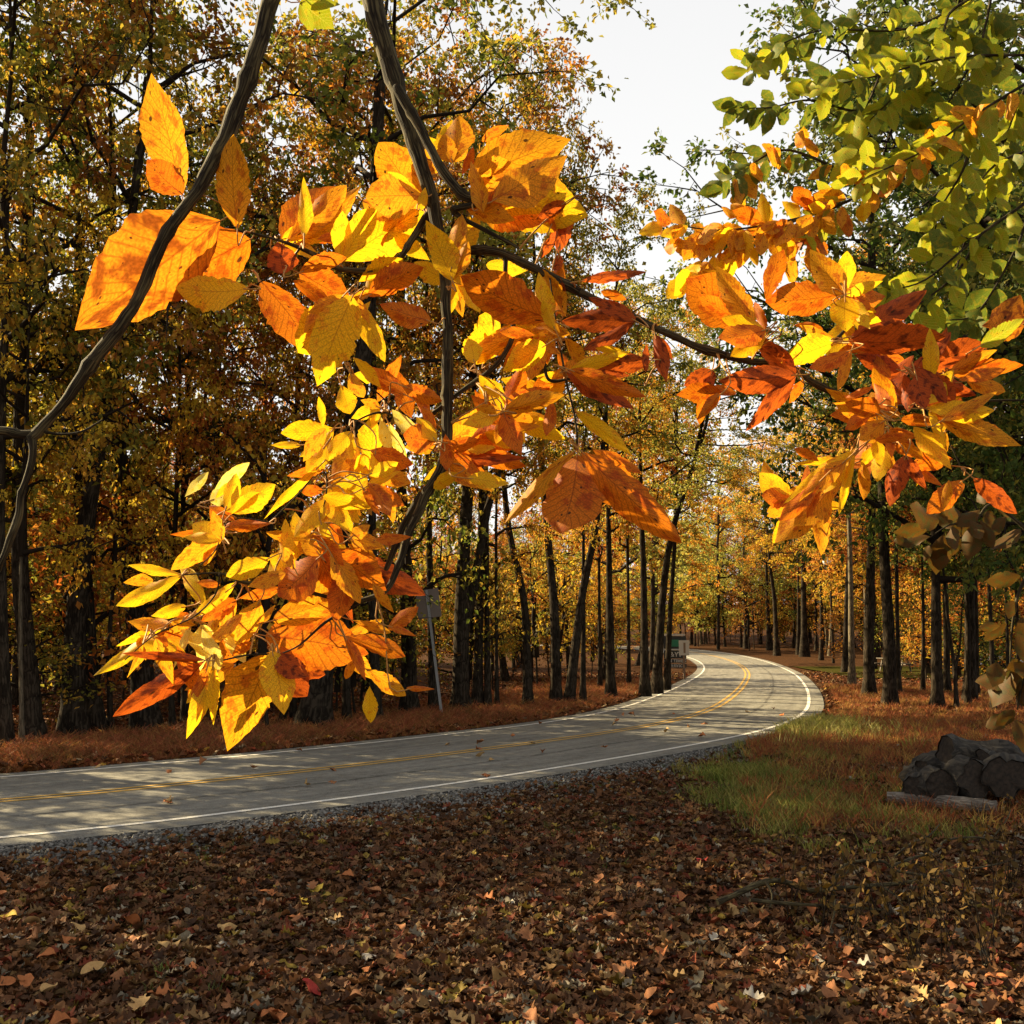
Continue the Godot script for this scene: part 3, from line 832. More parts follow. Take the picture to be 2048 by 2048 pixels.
	for zone in [
		["background tree", "trees deep in the left wood", 74, Vector2(-50, -22), Vector2(9, -80), 1, ["ochre", "brown", "olive", "golden", "yellow", "rust", "ochre", "golden"]],
		["background tree", "trees deep in the right wood", 60, Vector2(13, -36), Vector2(70, -112), -1, ["ochre", "olive", "brown", "golden", "green", "rust"]],
		["distant tree", "distant trees beyond the bend", 80, Vector2(-0.1, -106), Vector2(0.5, -165), 0, ["ochre", "brown", "olive", "golden", "rust", "pale"]],
	]:
		var n := 0
		var tries := 0
		while n < zone[2] and tries < 4000:
			tries += 1
			var p := Vector2(rr(zone[3].x, zone[4].x), rr(zone[3].y, zone[4].y))
			if zone[5] == 0: p.x *= -p.y
			var d := road_side(p.x, p.y)
			if absf(d) < 6.5 or (zone[5] == 1 and d > 0) or (zone[5] == -1 and d < 0): continue
			if absf(p.x / p.y) > 0.62: continue
			var ok := true
			for q in placed: if q.distance_to(p) < 2.3: ok = false
			if not ok: continue
			# the gap over the road stays open to the sky
			var ratio := p.x / -p.y
			var tall := rr(11.0, 16.0) if zone[5] == 1 else rr(14.0, 20.0)
			if ratio > 0.04 and ratio < 0.27: tall = minf(tall, 2.0 + 0.33 * -p.y)
			if tall < 8.0: continue
			if zone[5] == 1:
				# trees whose shade would fall on the sunlit stretch of road stay low
				var bad := false
				for h in [0.35, 0.6, 0.85]:
					var fall: Vector2 = p + Vector2(1.52, 0.81) * tall * h
					if road_side(fall.x, fall.y) > -8.0 and road_side(fall.x, fall.y) < 9.0 and fall.y < -24.0 and fall.y > -72.0: bad = true
				if bad:
					if rng.randf() < 0.45: continue
					tall = rr(5.0, 7.5)
			if zone[5] == 0: tall *= 0.85
			placed.append(p)
			n += 1
			var kinds: Array = zone[6]
			var tone: String = kinds[rng.randi() % kinds.size()]
			var base := Vector3(p.x, height(p.x, p.y) - 0.1, p.y)
			var low := tall * (rr(0.2, 0.42) if zone[5] != 0 else rr(0.1, 0.25))
			tree(tell(zone[0], tone, ratio, zone[5] == 1, -p.y), base, [base + Vector3(rr(-0.3, 0.3), tall * 0.25, rr(-0.2, 0.2))], rr(0.09, 0.22), tall, low, rr(3.4, 5.2) if tall > 8.5 else rr(2.2, 3.0), K[tone], zone[1], "tree", "bark" if rng.randf() < 0.8 else "pale_bark")
	# young growth under the trees
	for zone in [
		["thin sapling", "saplings in the left wood", 90, Vector2(-34, -19), Vector2(9, -58), 1, ["golden", "yellow", "golden", "ochre", "brown", "olive", "rust"], 5.2, 1.0],
		["thin sapling", "saplings in the right wood", 50, Vector2(10, -30), Vector2(46, -80), -1, ["golden", "brown", "green", "rust", "olive"], 6.0, 1.0],
		["bushy young tree", "young trees beyond the bend", 70, Vector2(-0.08, -100), Vector2(0.5, -150), 0, ["golden", "brown", "ochre", "rust", "olive"], 6.0, 1.5],
	]:
		var n := 0
		var tries := 0
		while n < zone[2] and tries < 4000:
			tries += 1
			var p := Vector2(rr(zone[3].x, zone[4].x), rr(zone[3].y, zone[4].y))
			if zone[5] == 0: p.x *= -p.y
			var d := road_side(p.x, p.y)
			if absf(d) < zone[7] or (zone[5] == 1 and d > 0) or (zone[5] == -1 and d < 0) or absf(p.x / p.y) > 0.6: continue
			n += 1
			var kinds: Array = zone[6]
			var tone: String = kinds[rng.randi() % kinds.size()]
			sapling(tell(zone[0], tone, p.x / -p.y, zone[5] == 1, -p.y), Vector3(p.x, height(p.x, p.y) - 0.05, p.y), rr(2.5, 6.5) * zone[8], rr(1.1, 2.1) * zone[8], K[tone + "_small"], zone[1])
	# trees beside and behind the camera that shade the clearing
	for a in [["tree beyond the road just outside the left edge", Vector3(-14.5, 0, -18.5), 0.2, 17, 4.5, 3, "ochre"],
		["tree across the road left of the photographer", Vector3(-15.5, 0, -20.5), 0.22, 18, 5, 3.8, "olive"],
		["second tree across the road outside the left edge", Vector3(-19, 0, -22), 0.18, 15, 3.5, 3.6, "brown"],
		["low spreading tree across the road outside the left edge", Vector3(-12.5, 0, -16), 0.15, 8.5, 1.8, 2.6, "ochre"],
		["low bushy tree on the far verge left of the frame", Vector3(-14, 0, -13.6), 0.12, 9.6, 1.6, 3, "olive"],
		["low ochre tree on the far verge left of the frame", Vector3(-14.5, 0, -10.4), 0.12, 9, 1.6, 2.6, "ochre"],
		["bushy brown tree on the far verge left of the frame", Vector3(-17.5, 0, -15), 0.12, 11, 2.5, 3, "brown"],
		["low tree across the road outside the left edge", Vector3(-19, 0, -18), 0.15, 12, 3, 3.6, "golden"],
		["green tree on the right outside the frame", Vector3(10.5, 0, -13), 0.2, 15, 3, 3.6, "green"],
		["green tree behind the log pile at the right edge", Vector3(11.2, 0, -19.5), 0.16, 14, 3.4, 3.6, "green"],
		["dense green tree over the log pile", Vector3(12.2, 0, -24), 0.14, 13, 2.6, 4.2, "green"],
		["green tree at the right edge with low boughs", Vector3(15.5, 0, -29), 0.16, 15, 3, 4.6, "green"],
		["tall dark green tree filling the upper right", Vector3(9.6, 0, -19), 0.18, 18, 6, 4.6, "green"],
		["second tall dark green tree at upper right", Vector3(13.2, 0, -22.5), 0.18, 19, 5, 5, "green"],
		["tall dark green tree right of the bend", Vector3(14.2, 0, -33), 0.18, 20, 7, 5, "green"],
		["broad golden-green tree left of the bend", Vector3(4.2, 0, -47), 0.18, 15, 4.5, 5, "pale"],
		["broad golden tree left of the bend behind the board", Vector3(8.3, 0, -63), 0.18, 17, 4.5, 5.4, "golden"],
		["broad pale tree left of the bend far behind the board", Vector3(10.5, 0, -78), 0.18, 19, 5, 6, "pale"],
		["golden tree outside the bend", Vector3(22.5, 0, -66), 0.18, 18, 5.5, 5.4, "golden"],
		["yellow tree outside the bend", Vector3(24.5, 0, -84), 0.18, 20, 6, 6, "yellow"],
		["pale green tree beyond the vanishing road", Vector3(21, 0, -108), 0.18, 22, 6, 7, "pale"],
		["golden tree beyond the vanishing road", Vector3(13, 0, -128), 0.18, 22, 5, 7, "golden"],
		["yellow-green tree beyond the vanishing road", Vector3(27, 0, -122), 0.18, 22, 5, 7, "pale"],
		["tree right of the photographer", Vector3(8.5, 0, -4), 0.22, 16, 4, 4, "green"],
		["tree behind the photographer at right", Vector3(4.5, 0, 5), 0.22, 17, 5, 4.2, "olive"],
		["tree behind the photographer at left", Vector3(-3.5, 0, 6.5), 0.22, 17, 5, 4.2, "brown"]]:
		tree(a[0], a[1], [a[1] + Vector3(0.1, 3.0, 0.1)], a[2], a[3], a[4], a[5], K[a[6]], "", "tree", "bark")
	print("woods")

func text(parent: Node, words: String, size: float, at: Vector3, material: Material) -> void:
	var tm := TextMesh.new()
	var f := SystemFont.new()
	f.font_names = PackedStringArray(["Droid Sans"])
	f.font_weight = 700
	tm.font = f
	tm.text = words
	tm.font_size = 32
	tm.pixel_size = size / 24.0
	tm.depth = 0.006
	part("lettering", tm, material, parent, Transform3D(Basis(), at))

func roadside_things() -> void:
	# the sign seen from behind, its post leaning
	var base: Vector3 = Vector3(-1.797, -0.001, -27.38)
	var top: Vector3 = Vector3(-2.226, 3.228, -27.38)
	var s := thing("road_sign", "blank grey back of a road sign on a leaning metal post", "sign", base)
	var ax := (top - base).normalized()
	var turn := Basis(Quaternion(Vector3.UP, ax)) * Basis(Vector3.UP, -0.12)
	var L := base.distance_to(top)
	var sh := Shape.new()
	# U-channel post
	for q in [[Vector3(0, L / 2 - 0.2, 0), Vector3(0.05, L + 0.4, 0.008)], [Vector3(-0.029, L / 2 - 0.2, 0.015), Vector3(0.008, L + 0.4, 0.038)], [Vector3(0.029, L / 2 - 0.2, 0.015), Vector3(0.008, L + 0.4, 0.038)]]: sh.box(turn * q[0], q[1], turn)
	part("post", sh.mesh(), M["galvanised"], s)
	sh = Shape.new()
	sh.bevelled(turn * Vector3(0, L - 0.36, -0.014), Vector3(0.62, 0.74, 0.006), 0.002, turn)
	part("plate", sh.mesh(), M["sign_back"], s)
	for h in [-0.1, -0.62]:
		sh = Shape.new()
		tube(sh, [turn * Vector3(0, L + h, 0.0), turn * Vector3(0, L + h, 0.02)], [0.012, 0.012], 8)
		part("bolt", sh.mesh(), M["galvanised"], s)
	# white marker stake
	var st: Vector3 = Vector3(-4.145, -0.001, -24.32)
	s = thing("marker_stake", "thin white marker stake standing in the red grass across the road", "stake", st)
	sh = Shape.new()
	sh.box(Vector3(0, 0.4, 0), Vector3(0.05, 1.2, 0.03))
	part("stake", sh.mesh(), M["sign_white"], s)
	# the park board
	var pb: Vector3 = Vector3(8.133, 0, -52.84)
	s = thing("park_sign", "dark park board with white lettering beside the bend", "sign", pb)
	for x in [-0.42, 0.42]:
		sh = Shape.new()
		sh.box(Vector3(x, 1.05, -0.05), Vector3(0.09, 2.3, 0.09))
		part("post", sh.mesh(), M["post_wood"], s)
	for q in [[1.75, 0.62, "board_dark"], [1.16, 0.4, "board_dark"], [0.84, 0.2, "board_dark"], [0.6, 0.2, "board_dark"]]:
		sh = Shape.new()
		sh.bevelled(Vector3(0, q[0], 0), Vector3(1.12, q[1], 0.04), 0.006)
		part("board", sh.mesh(), M[q[2]], s)
	sh = Shape.new()
	sh.box(Vector3(0, 2.13, 0.0), Vector3(1.0, 0.09, 0.05))
	part("top_rail", sh.mesh(), M["sign_white"], s)
	sh = Shape.new()
	sh.box(Vector3(-0.05, 1.72, 0.024), Vector3(0.5, 0.34, 0.008))
	part("emblem", sh.mesh(), M["sign_green"], s)
	text(s, "3&YY", 0.24, Vector3(-0.05, 1.16, 0.024), M["sign_white"])
	text(s, "OUT TIME S", 0.15, Vector3(0, 0.84, 0.024), M["sign_white"])
	text(s, "4 SERVICE", 0.15, Vector3(0, 0.6, 0.024), M["sign_white"])
	# the small pale sign next to it
	var ps: Vector3 = Vector3(8.375, -0.001, -51.58)
	s = thing("road_sign", "small pale sign on a wooden post beside the dark park board", "sign", ps)
	sh = Shape.new()
	sh.box(Vector3(0, 0.85, 0), Vector3(0.09, 1.9, 0.09))
	part("post", sh.mesh(), M["post_wood"], s)
	sh = Shape.new()
	sh.bevelled(Vector3(0, 1.5, 0.06), Vector3(0.5, 0.72, 0.02), 0.004)
	part("plate", sh.mesh(), M["sign_white"], s)
	sh = Shape.new()
	sh.box(Vector3(0.02, 1.5, 0.073), Vector3(0.1, 0.5, 0.006))
	part("symbol", sh.mesh(), M["post_wood"], s)
	# lamp post
	var lb: Vector3 = Vector3(23.822, 0.124, -78.58)
	s = thing("lamp_post", "slender pole with a white lantern among the trees right of the bend", "lamp post", lb)
	sh = Shape.new()
	tube(sh, [Vector3(0, -0.2, 0), Vector3(0, 0.5, 0), Vector3(0, 7.4, 0)], [0.12, 0.1, 0.07], 10)
	part("pole", sh.mesh(), M["bark"], s)
	sh = Shape.new()
	tube(sh, [Vector3(-0.25, 7.2, 0.1), Vector3(-0.25, 7.3, 0.1), Vector3(-0.25, 7.55, 0.1), Vector3(-0.25, 7.85, 0.1), Vector3(-0.25, 7.95, 0.1)], [0.1, 0.26, 0.32, 0.2, 0.05], 12)
	part("lantern", sh.mesh(), M["lamp_glass"], s)
	sh = Shape.new()
	tube(sh, [Vector3(0, 7.35, 0), Vector3(-0.25, 7.5, 0.1)], [0.03, 0.03], 6)
	part("bracket", sh.mesh(), M["galvanised"], s)
	# picnic table
	var tb: Vector3 = Vector3(22.4, 0.06, -62)
	s = thing("picnic_table", "weathered grey picnic table on the lawn behind the right trunks", "table", tb)
	s.rotation.y = 0.15
	for k in 5:
		sh = Shape.new()
		sh.bevelled(Vector3(0, 0.74, -0.34 + k * 0.17), Vector3(1.9, 0.04, 0.15), 0.005)
		part("plank", sh.mesh(), M["old_wood"], s)
	for z in [-0.82, -0.65, 0.65, 0.82]:
		sh = Shape.new()
		sh.bevelled(Vector3(0, 0.44, z), Vector3(1.9, 0.04, 0.15), 0.005)
		part("bench_plank", sh.mesh(), M["old_wood"], s)
	for x in [-0.65, 0.65]:
		for q in [-1.0, 1.0]:
			sh = Shape.new()
			sh.box(Vector3(x, 0.36, q * 0.4), Vector3(0.05, 0.86, 0.1), Basis(Vector3.RIGHT, q * -0.42))
			part("leg", sh.mesh(), M["old_wood"], s)
		sh = Shape.new()
		sh.box(Vector3(x + 0.05, 0.39, 0), Vector3(0.05, 0.1, 1.7))
		part("cross_beam", sh.mesh(), M["old_wood"], s)
	pickup(Vector3(27.791, 0.06, -58))

func extrude(sh: Shape, poly: PackedVector2Array, z0: float, z1: float) -> void:
	var tri := Geometry2D.triangulate_polygon(poly)
	for side in 2:
		var b := sh.v.size()
		for p in poly: sh.v.append(Vector3(p.x, p.y, z0 if side == 0 else z1)); sh.n.append(Vector3(0, 0, -1 if side == 0 else 1)); sh.uv.append(p)
		for k in range(0, tri.size(), 3):
			var turn := (poly[tri[k + 1]] - poly[tri[k]]).cross(poly[tri[k + 2]] - poly[tri[k]])
			sh.i.append_array(PackedInt32Array([b + tri[k], b + tri[k + 1], b + tri[k + 2]] if (turn > 0) == (side == 0) else [b + tri[k], b + tri[k + 2], b + tri[k + 1]]))
	for k in poly.size():
		var p := poly[k]
		var q := poly[(k + 1) % poly.size()]
		sh.quad(Vector3(p.x, p.y, z0), Vector3(p.x, p.y, z1), Vector3(q.x, q.y, z1), Vector3(q.x, q.y, z0))

func pickup(at: Vector3) -> void:
	var s := thing("pickup_truck", "silver pickup truck parked behind the trunks at the right edge", "truck", at)
	s.rotation.y = -0.12
	var poly := PackedVector2Array()
	for p in [[-2.55, 0.45], [-2.55, 0.95], [-2.5, 1.02], [-0.65, 1.02], [0.9, 1.05], [2.3, 0.98], [2.55, 0.85], [2.6, 0.5], [2.5, 0.42]]: poly.append(Vector2(p[0], p[1]))
	for c in [1.65, -1.55]:
		for k in 9:
			var a := PI * k / 8.0
			poly.append(Vector2(c + cos(a) * 0.46, 0.42 + sin(a) * 0.44))
	poly.append(Vector2(-2.4, 0.42))
	var sh := Shape.new()
	extrude(sh, poly, -0.92, 0.92)
	part("body", sh.mesh(), M["car_paint"], s)
	sh = Shape.new()
	var cab := PackedVector2Array([Vector2(-0.75, 1.03), Vector2(-0.6, 1.68), Vector2(-0.5, 1.74), Vector2(0.35, 1.74), Vector2(0.5, 1.7), Vector2(1.15, 1.05)])
	extrude(sh, cab, -0.78, 0.78)
	part("cab", sh.mesh(), M["car_paint"], s)
	for z in [-0.785, 0.785]:
		sh = Shape.new()
		extrude(sh, PackedVector2Array([Vector2(-0.55, 1.1), Vector2(-0.45, 1.62), Vector2(0.38, 1.62), Vector2(0.85, 1.1)]), z - 0.008, z + 0.008)
		part("side_window", sh.mesh(), M["dark_glass"], s)
	sh = Shape.new()
	sh.box(Vector3(-0.72, 1.37, 0), Vector3(0.02, 0.46, 1.3), Basis(Vector3.BACK, -0.23))
	part("rear_window", sh.mesh(), M["dark_glass"], s)
	sh = Shape.new()
	sh.box(Vector3(0.86, 1.38, 0), Vector3(0.02, 0.74, 1.4), Basis(Vector3.BACK, 0.78))
	part("windscreen", sh.mesh(), M["dark_glass"], s)
	for x in [1.65, -1.55]:
		for z in [-0.82, 0.82]:
			sh = Shape.new()
			tube(sh, [Vector3(x, 0.37, z - 0.12), Vector3(x, 0.37, z - 0.09), Vector3(x, 0.37, z + 0.09), Vector3(x, 0.37, z + 0.12)], [0.33, 0.37, 0.37, 0.33], 20)
			var w := part("wheel", sh.mesh(), M["tyre"], s)
			sh = Shape.new()
			tube(sh, [Vector3(x, 0.37, z - 0.128), Vector3(x, 0.37, z + 0.128)], [0.2, 0.2], 16)
			part("rim", sh.mesh(), M["rim"], w)
	for x in [-2.62, 2.66]:
		sh = Shape.new()
		sh.box(Vector3(x, 0.52, 0), Vector3(0.12, 0.18, 1.8))
		part("bumper", sh.mesh(), M["rim"], s)
	for z in [-0.86, 0.86]:
		sh = Shape.new()
		sh.box(Vector3(-2.56, 0.85, z), Vector3(0.03, 0.24, 0.1))
		part("tail_light", sh.mesh(), M["tail_red"], s)
		sh = Shape.new()
		sh.box(Vector3(2.53, 0.78, z * 0.85), Vector3(0.1, 0.14, 0.26))
		part("headlight", sh.mesh(), M["lamp_glass"], s)

func log_pile() -> void:
	# label, centre of the near end, direction, length, radius
	for a in [["big log with its dark cut end facing the camera, left of the front two", Vector3(5.471, 0.341, -12.6), Vector3(-0.15, 0, -1), 1.1, 0.23],
		["largest log with its dark cut end facing the camera, right of the front two", Vector3(5.807, 0.377, -12.5), Vector3(0.22, 0.02, -1), 1.2, 0.255],
		["thick barked log lying across the top of the pile", Vector3(5.263, 0.562, -13.1), Vector3(1, -0.08, -0.2), 0.95, 0.22],
		["sunlit log chunk wedged over the two front logs", Vector3(5.629, 0.477, -12.9), Vector3(0.7, -0.04, -0.6), 0.9, 0.17],
		["short log at the left end of the pile", Vector3(4.822, 0.196, -12.9), Vector3(0.5, 0, -0.9), 0.8, 0.16],
		["upper left log of the pile with a ragged end", Vector3(5.048, 0.352, -13.2), Vector3(0.9, 0.1, -0.4), 0.7, 0.15],
		["log stump low in the middle of the pile", Vector3(5.056, 0.258, -12.7), Vector3(0.1, 0, -1), 1, 0.19],
		["log behind the front right one, at the right edge", Vector3(6.528, 0.327, -13.4), Vector3(0.3, 0, -1), 1.2, 0.23]]:
		var o := thing("log", a[0], "log", a[1], "")
		var d: Vector3 = a[2].normalized()
		var side := d.cross(Vector3.UP).normalized()
		var up := side.cross(d)
		var sh := Shape.new()
		var rings := []
		for k in 9:
			var ring := []
			var c: Vector3 = d * a[3] * k / 8.0 + side * 0.04 * sin(k * 0.9 + a[3] * 9.0) + up * 0.03 * sin(k * 1.3)
			for j in 24:
				var ang := TAU * j / 24.0
				var q: Vector3 = Vector3(cos(ang) * 1.6, sin(ang) * 1.6, k * 0.45) * 2.2 + a[1] * 3.0
				var r: float = a[4] * (0.96 + 0.34 * sway.get_noise_3dv(q) + 0.2 * sway.get_noise_3dv(q * 4.0))
				ring.append(c + (side * cos(ang) + up * sin(ang)) * r + d * (0.06 * sway.get_noise_3dv(q * 2.0) if k == 0 or k == 8 else 0.0))
			rings.append(ring)
		for k in 9:
			for j in 25:
				sh.v.append(rings[k][j % 24]); sh.uv.append(Vector2(j / 24.0, a[3] * k / 8.0 / 0.7))
		for k in 8:
			for j in 24:
				var p := k * 25 + j
				sh.i.append_array(PackedInt32Array([p, p + 1, p + 25, p + 1, p + 26, p + 25]))
		sh.smooth()
		part("bark", sh.mesh(), M["log_bark"], o)
		for e in [0, 8]:
			sh = Shape.new()
			var mid := Vector3.ZERO
			for p in rings[e]: mid += p / 24.0
			var n: Vector3 = -d if e == 0 else d
			sh.v.append(mid - n * 0.01); sh.uv.append(Vector2(0.5, 0.5))
			for j in 24:
				sh.v.append(mid.lerp(rings[e][j], 0.95) - n * 0.015); sh.uv.append(Vector2(0.5 + 0.47 * cos(TAU * j / 24.0), 0.5 + 0.47 * sin(TAU * j / 24.0)))
			for j in 24: sh.i.append_array(PackedInt32Array([0, 1 + (j + 1) % 24, 1 + j] if e == 0 else [0, 1 + j, 1 + (j + 1) % 24]))
			sh.smooth()
			part("cut_end", sh.mesh(), M["cut_wood"], o)
	# a long weathered pole lying before the pile
	var o := thing("pole", "long weathered grey pole lying on the ground before the log pile", "log", Vector3(4.56, 0.05, -13.08))
	var sh := Shape.new()
	tube(sh, curve([Vector3(0, 0.02, 0), Vector3(0.385, 0.02, 0.18), Vector3(0.701, 0.02, 0.56), Vector3(0.987, 0.02, 0.76)], 4), ramp([0.06, 0.085, 0.09, 0.07], 4), 10, 0.25, true, 0.8)
	part("wood", sh.mesh(), M["old_wood"], o)
	# the fallen dead branch
	var fb := thing("fallen_branch", "grey forked dead branch lying on the leaves at lower right", "branch", Vector3(1.535, -0.003, -8.14))
	for a in [[[Vector3(-0.073, 0.13, 0.39), Vector3(0.101, 0.186, 0.334), Vector3(0.303, 0.25, 0.277), Vector3(0.458, 0.234, 0.221), Vector3(0.639, 0.164, 0.165), Vector3(0.913, 0.166, 0.109), Vector3(1.203, 0.174, 0.052), Vector3(1.455, 0.183, -0.004), Vector3(1.584, 0.215, -0.06)], 0.024, 0.012],
		[[Vector3(0.814, 0.034, 0.14), Vector3(0.851, 0.223, 0.126), Vector3(0.934, 0.331, 0.111), Vector3(1.084, 0.356, 0.097), Vector3(1.229, 0.346, 0.083), Vector3(1.317, 0.282, 0.069), Vector3(1.511, 0.243, 0.054), Vector3(1.729, 0.171, 0.04)], 0.015, 0.009],
		[[Vector3(1.318, 0.316, 0.04), Vector3(1.559, 0.326, -0.18), Vector3(1.813, 0.331, -0.4), Vector3(1.98, 0.37, -0.62), Vector3(2.343, 0.354, -0.84), Vector3(2.699, 0.251, -1.06)], 0.013, 0.006],
		[[Vector3(1.505, 0.281, -0.46), Vector3(1.71, 0.339, -0.66), Vector3(1.932, 0.362, -0.86), Vector3(2.112, 0.425, -1.06)], 0.01, 0.005],
		[[Vector3(0.126, 0.183, 0.54), Vector3(0.347, 0.151, 0.49), Vector3(0.631, 0.122, 0.44), Vector3(0.905, 0.096, 0.39), Vector3(1.17, 0.06, 0.34)], 0.015, 0.008],
		[[Vector3(0.657, 0.148, 0.14), Vector3(0.825, 0.179, 0.073), Vector3(0.998, 0.273, 0.007), Vector3(1.068, 0.35, -0.06)], 0.014, 0.005],
		[[Vector3(0.288, 0.264, 0.34), Vector3(0.308, 0.194, 0.44), Vector3(0.264, 0.133, 0.54)], 0.012, 0.005],
		[[Vector3(1.516, 0.24, 0.04), Vector3(1.815, 0.237, -0.16), Vector3(2.132, 0.213, -0.36), Vector3(2.502, 0.23, -0.56)], 0.011, 0.005],
		[[Vector3(1.173, 0.194, 0.14), Vector3(1.227, 0.147, 0.39), Vector3(1.166, 0.075, 0.64)], 0.01, 0.004],
		[[Vector3(2.62, 0.316, -1.16), Vector3(2.781, 0.395, -1.31), Vector3(2.909, 0.478, -1.46)], 0.009, 0.004],
		[[Vector3(0.812, 0.112, 0.24), Vector3(0.709, 0.082, 0.54), Vector3(0.59, 0.062, 0.84)], 0.009, 0.004]]:
		sh = Shape.new()
		var n: int = a[0].size()
		var rad := []
		for k in n: rad.append(lerpf(a[1], a[2], k / float(n - 1)))
		tube(sh, curve(a[0], 4), ramp(rad, 4), 8, 0.25, true, 0.5)
		part("limb", sh.mesh(), M["bough_bark"], fb)
	# dry weeds around it
	rng.seed = 55
	for p in [Vector3(2.257, 0, -7.3), Vector3(2.594, 0, -7.4), Vector3(2.933, 0, -7.66), Vector3(3.35, 0, -8.06), Vector3(3.424, 0, -7.66), Vector3(2.624, 0, -7.78), Vector3(2.825, 0, -7.06), Vector3(2.947, 0, -6.76), Vector3(2.161, 0, -7.66), Vector3(4.015, 0, -8.68), Vector3(3.234, 0, -8.52), Vector3(4.193, 0, -9.42), Vector3(1.982, 0, -7.78), Vector3(2.485, 0, -6.76)]:
		var w := thing("dry_weed", "dry leafy weed stalk in the dark corner at lower right", "plant", p, "weeds at lower right")
		sh = Shape.new()
		var lf := Shape.new()
		for k in 7:
			var d := Vector3(rr(-0.5, 0.5), 1.0, rr(-0.5, 0.5)).normalized()
			var h := rr(0.3, 0.75)
			var q := [Vector3(rr(-0.05, 0.05), -0.05, rr(-0.05, 0.05)), d * h * 0.5, d * h + Vector3(d.x, -0.1, d.z) * h * 0.25]
			tube(sh, q, [0.004, 0.003, 0.0015], 4)
			for j in 9:
				var u := rr(0.25, 1.0)
				var b: Vector3 = q[1].lerp(q[2], u) if rng.randf() < 0.7 else Vector3.ZERO.lerp(q[1], u)
				var ld := (any_dir() + Vector3.DOWN * 0.5).normalized()
				var sd := ld.cross(any_dir()).normalized()
				var ln := rr(0.035, 0.08)
				var col := Color(0.16, 0.095, 0.025) * rr(0.25, 1.0)
				var s0 := lf.v.size()
				for z in [b, b + ld * ln * 0.5 + sd * ln * 0.28, b + ld * ln, b + ld * ln * 0.5 - sd * ln * 0.28]: lf.v.append(z); lf.c.append(col)
				lf.i.append_array(PackedInt32Array([s0, s0 + 1, s0 + 2, s0, s0 + 2, s0 + 3]))
		part("stalks", sh.mesh(), M["twig_bark"], w)
		part("leaves", lf.mesh(), M["grass_blade"], w)

func litter_color() -> Color:
	var q := rng.randf()
	var c := Color(0.22, 0.095, 0.04)
	if q < 0.28: c = Color(0.3, 0.13, 0.045)
	elif q < 0.5: c = Color(0.14, 0.065, 0.03)
	elif q < 0.62: c = Color(0.34, 0.2, 0.08)
	elif q < 0.7: c = Color(0.3, 0.07, 0.03)
	elif q < 0.76: c = Color(0.4, 0.34, 0.24)
	elif q < 0.79: c = Color(0.5, 0.34, 0.06)
	return c * rr(0.2, 0.62)

func lie(p: Vector3, s: float) -> Transform3D:
	var b := Basis(Vector3.UP, rng.randf() * TAU) * Basis(Vector3.RIGHT, rng.randfn() * 0.28) * Basis(Vector3.BACK, rng.randfn() * 0.35)
	if rng.randf() < 0.4: b = b * Basis(Vector3.BACK, PI)
	return Transform3D(b.scaled(Vector3(s, s, s)), p)

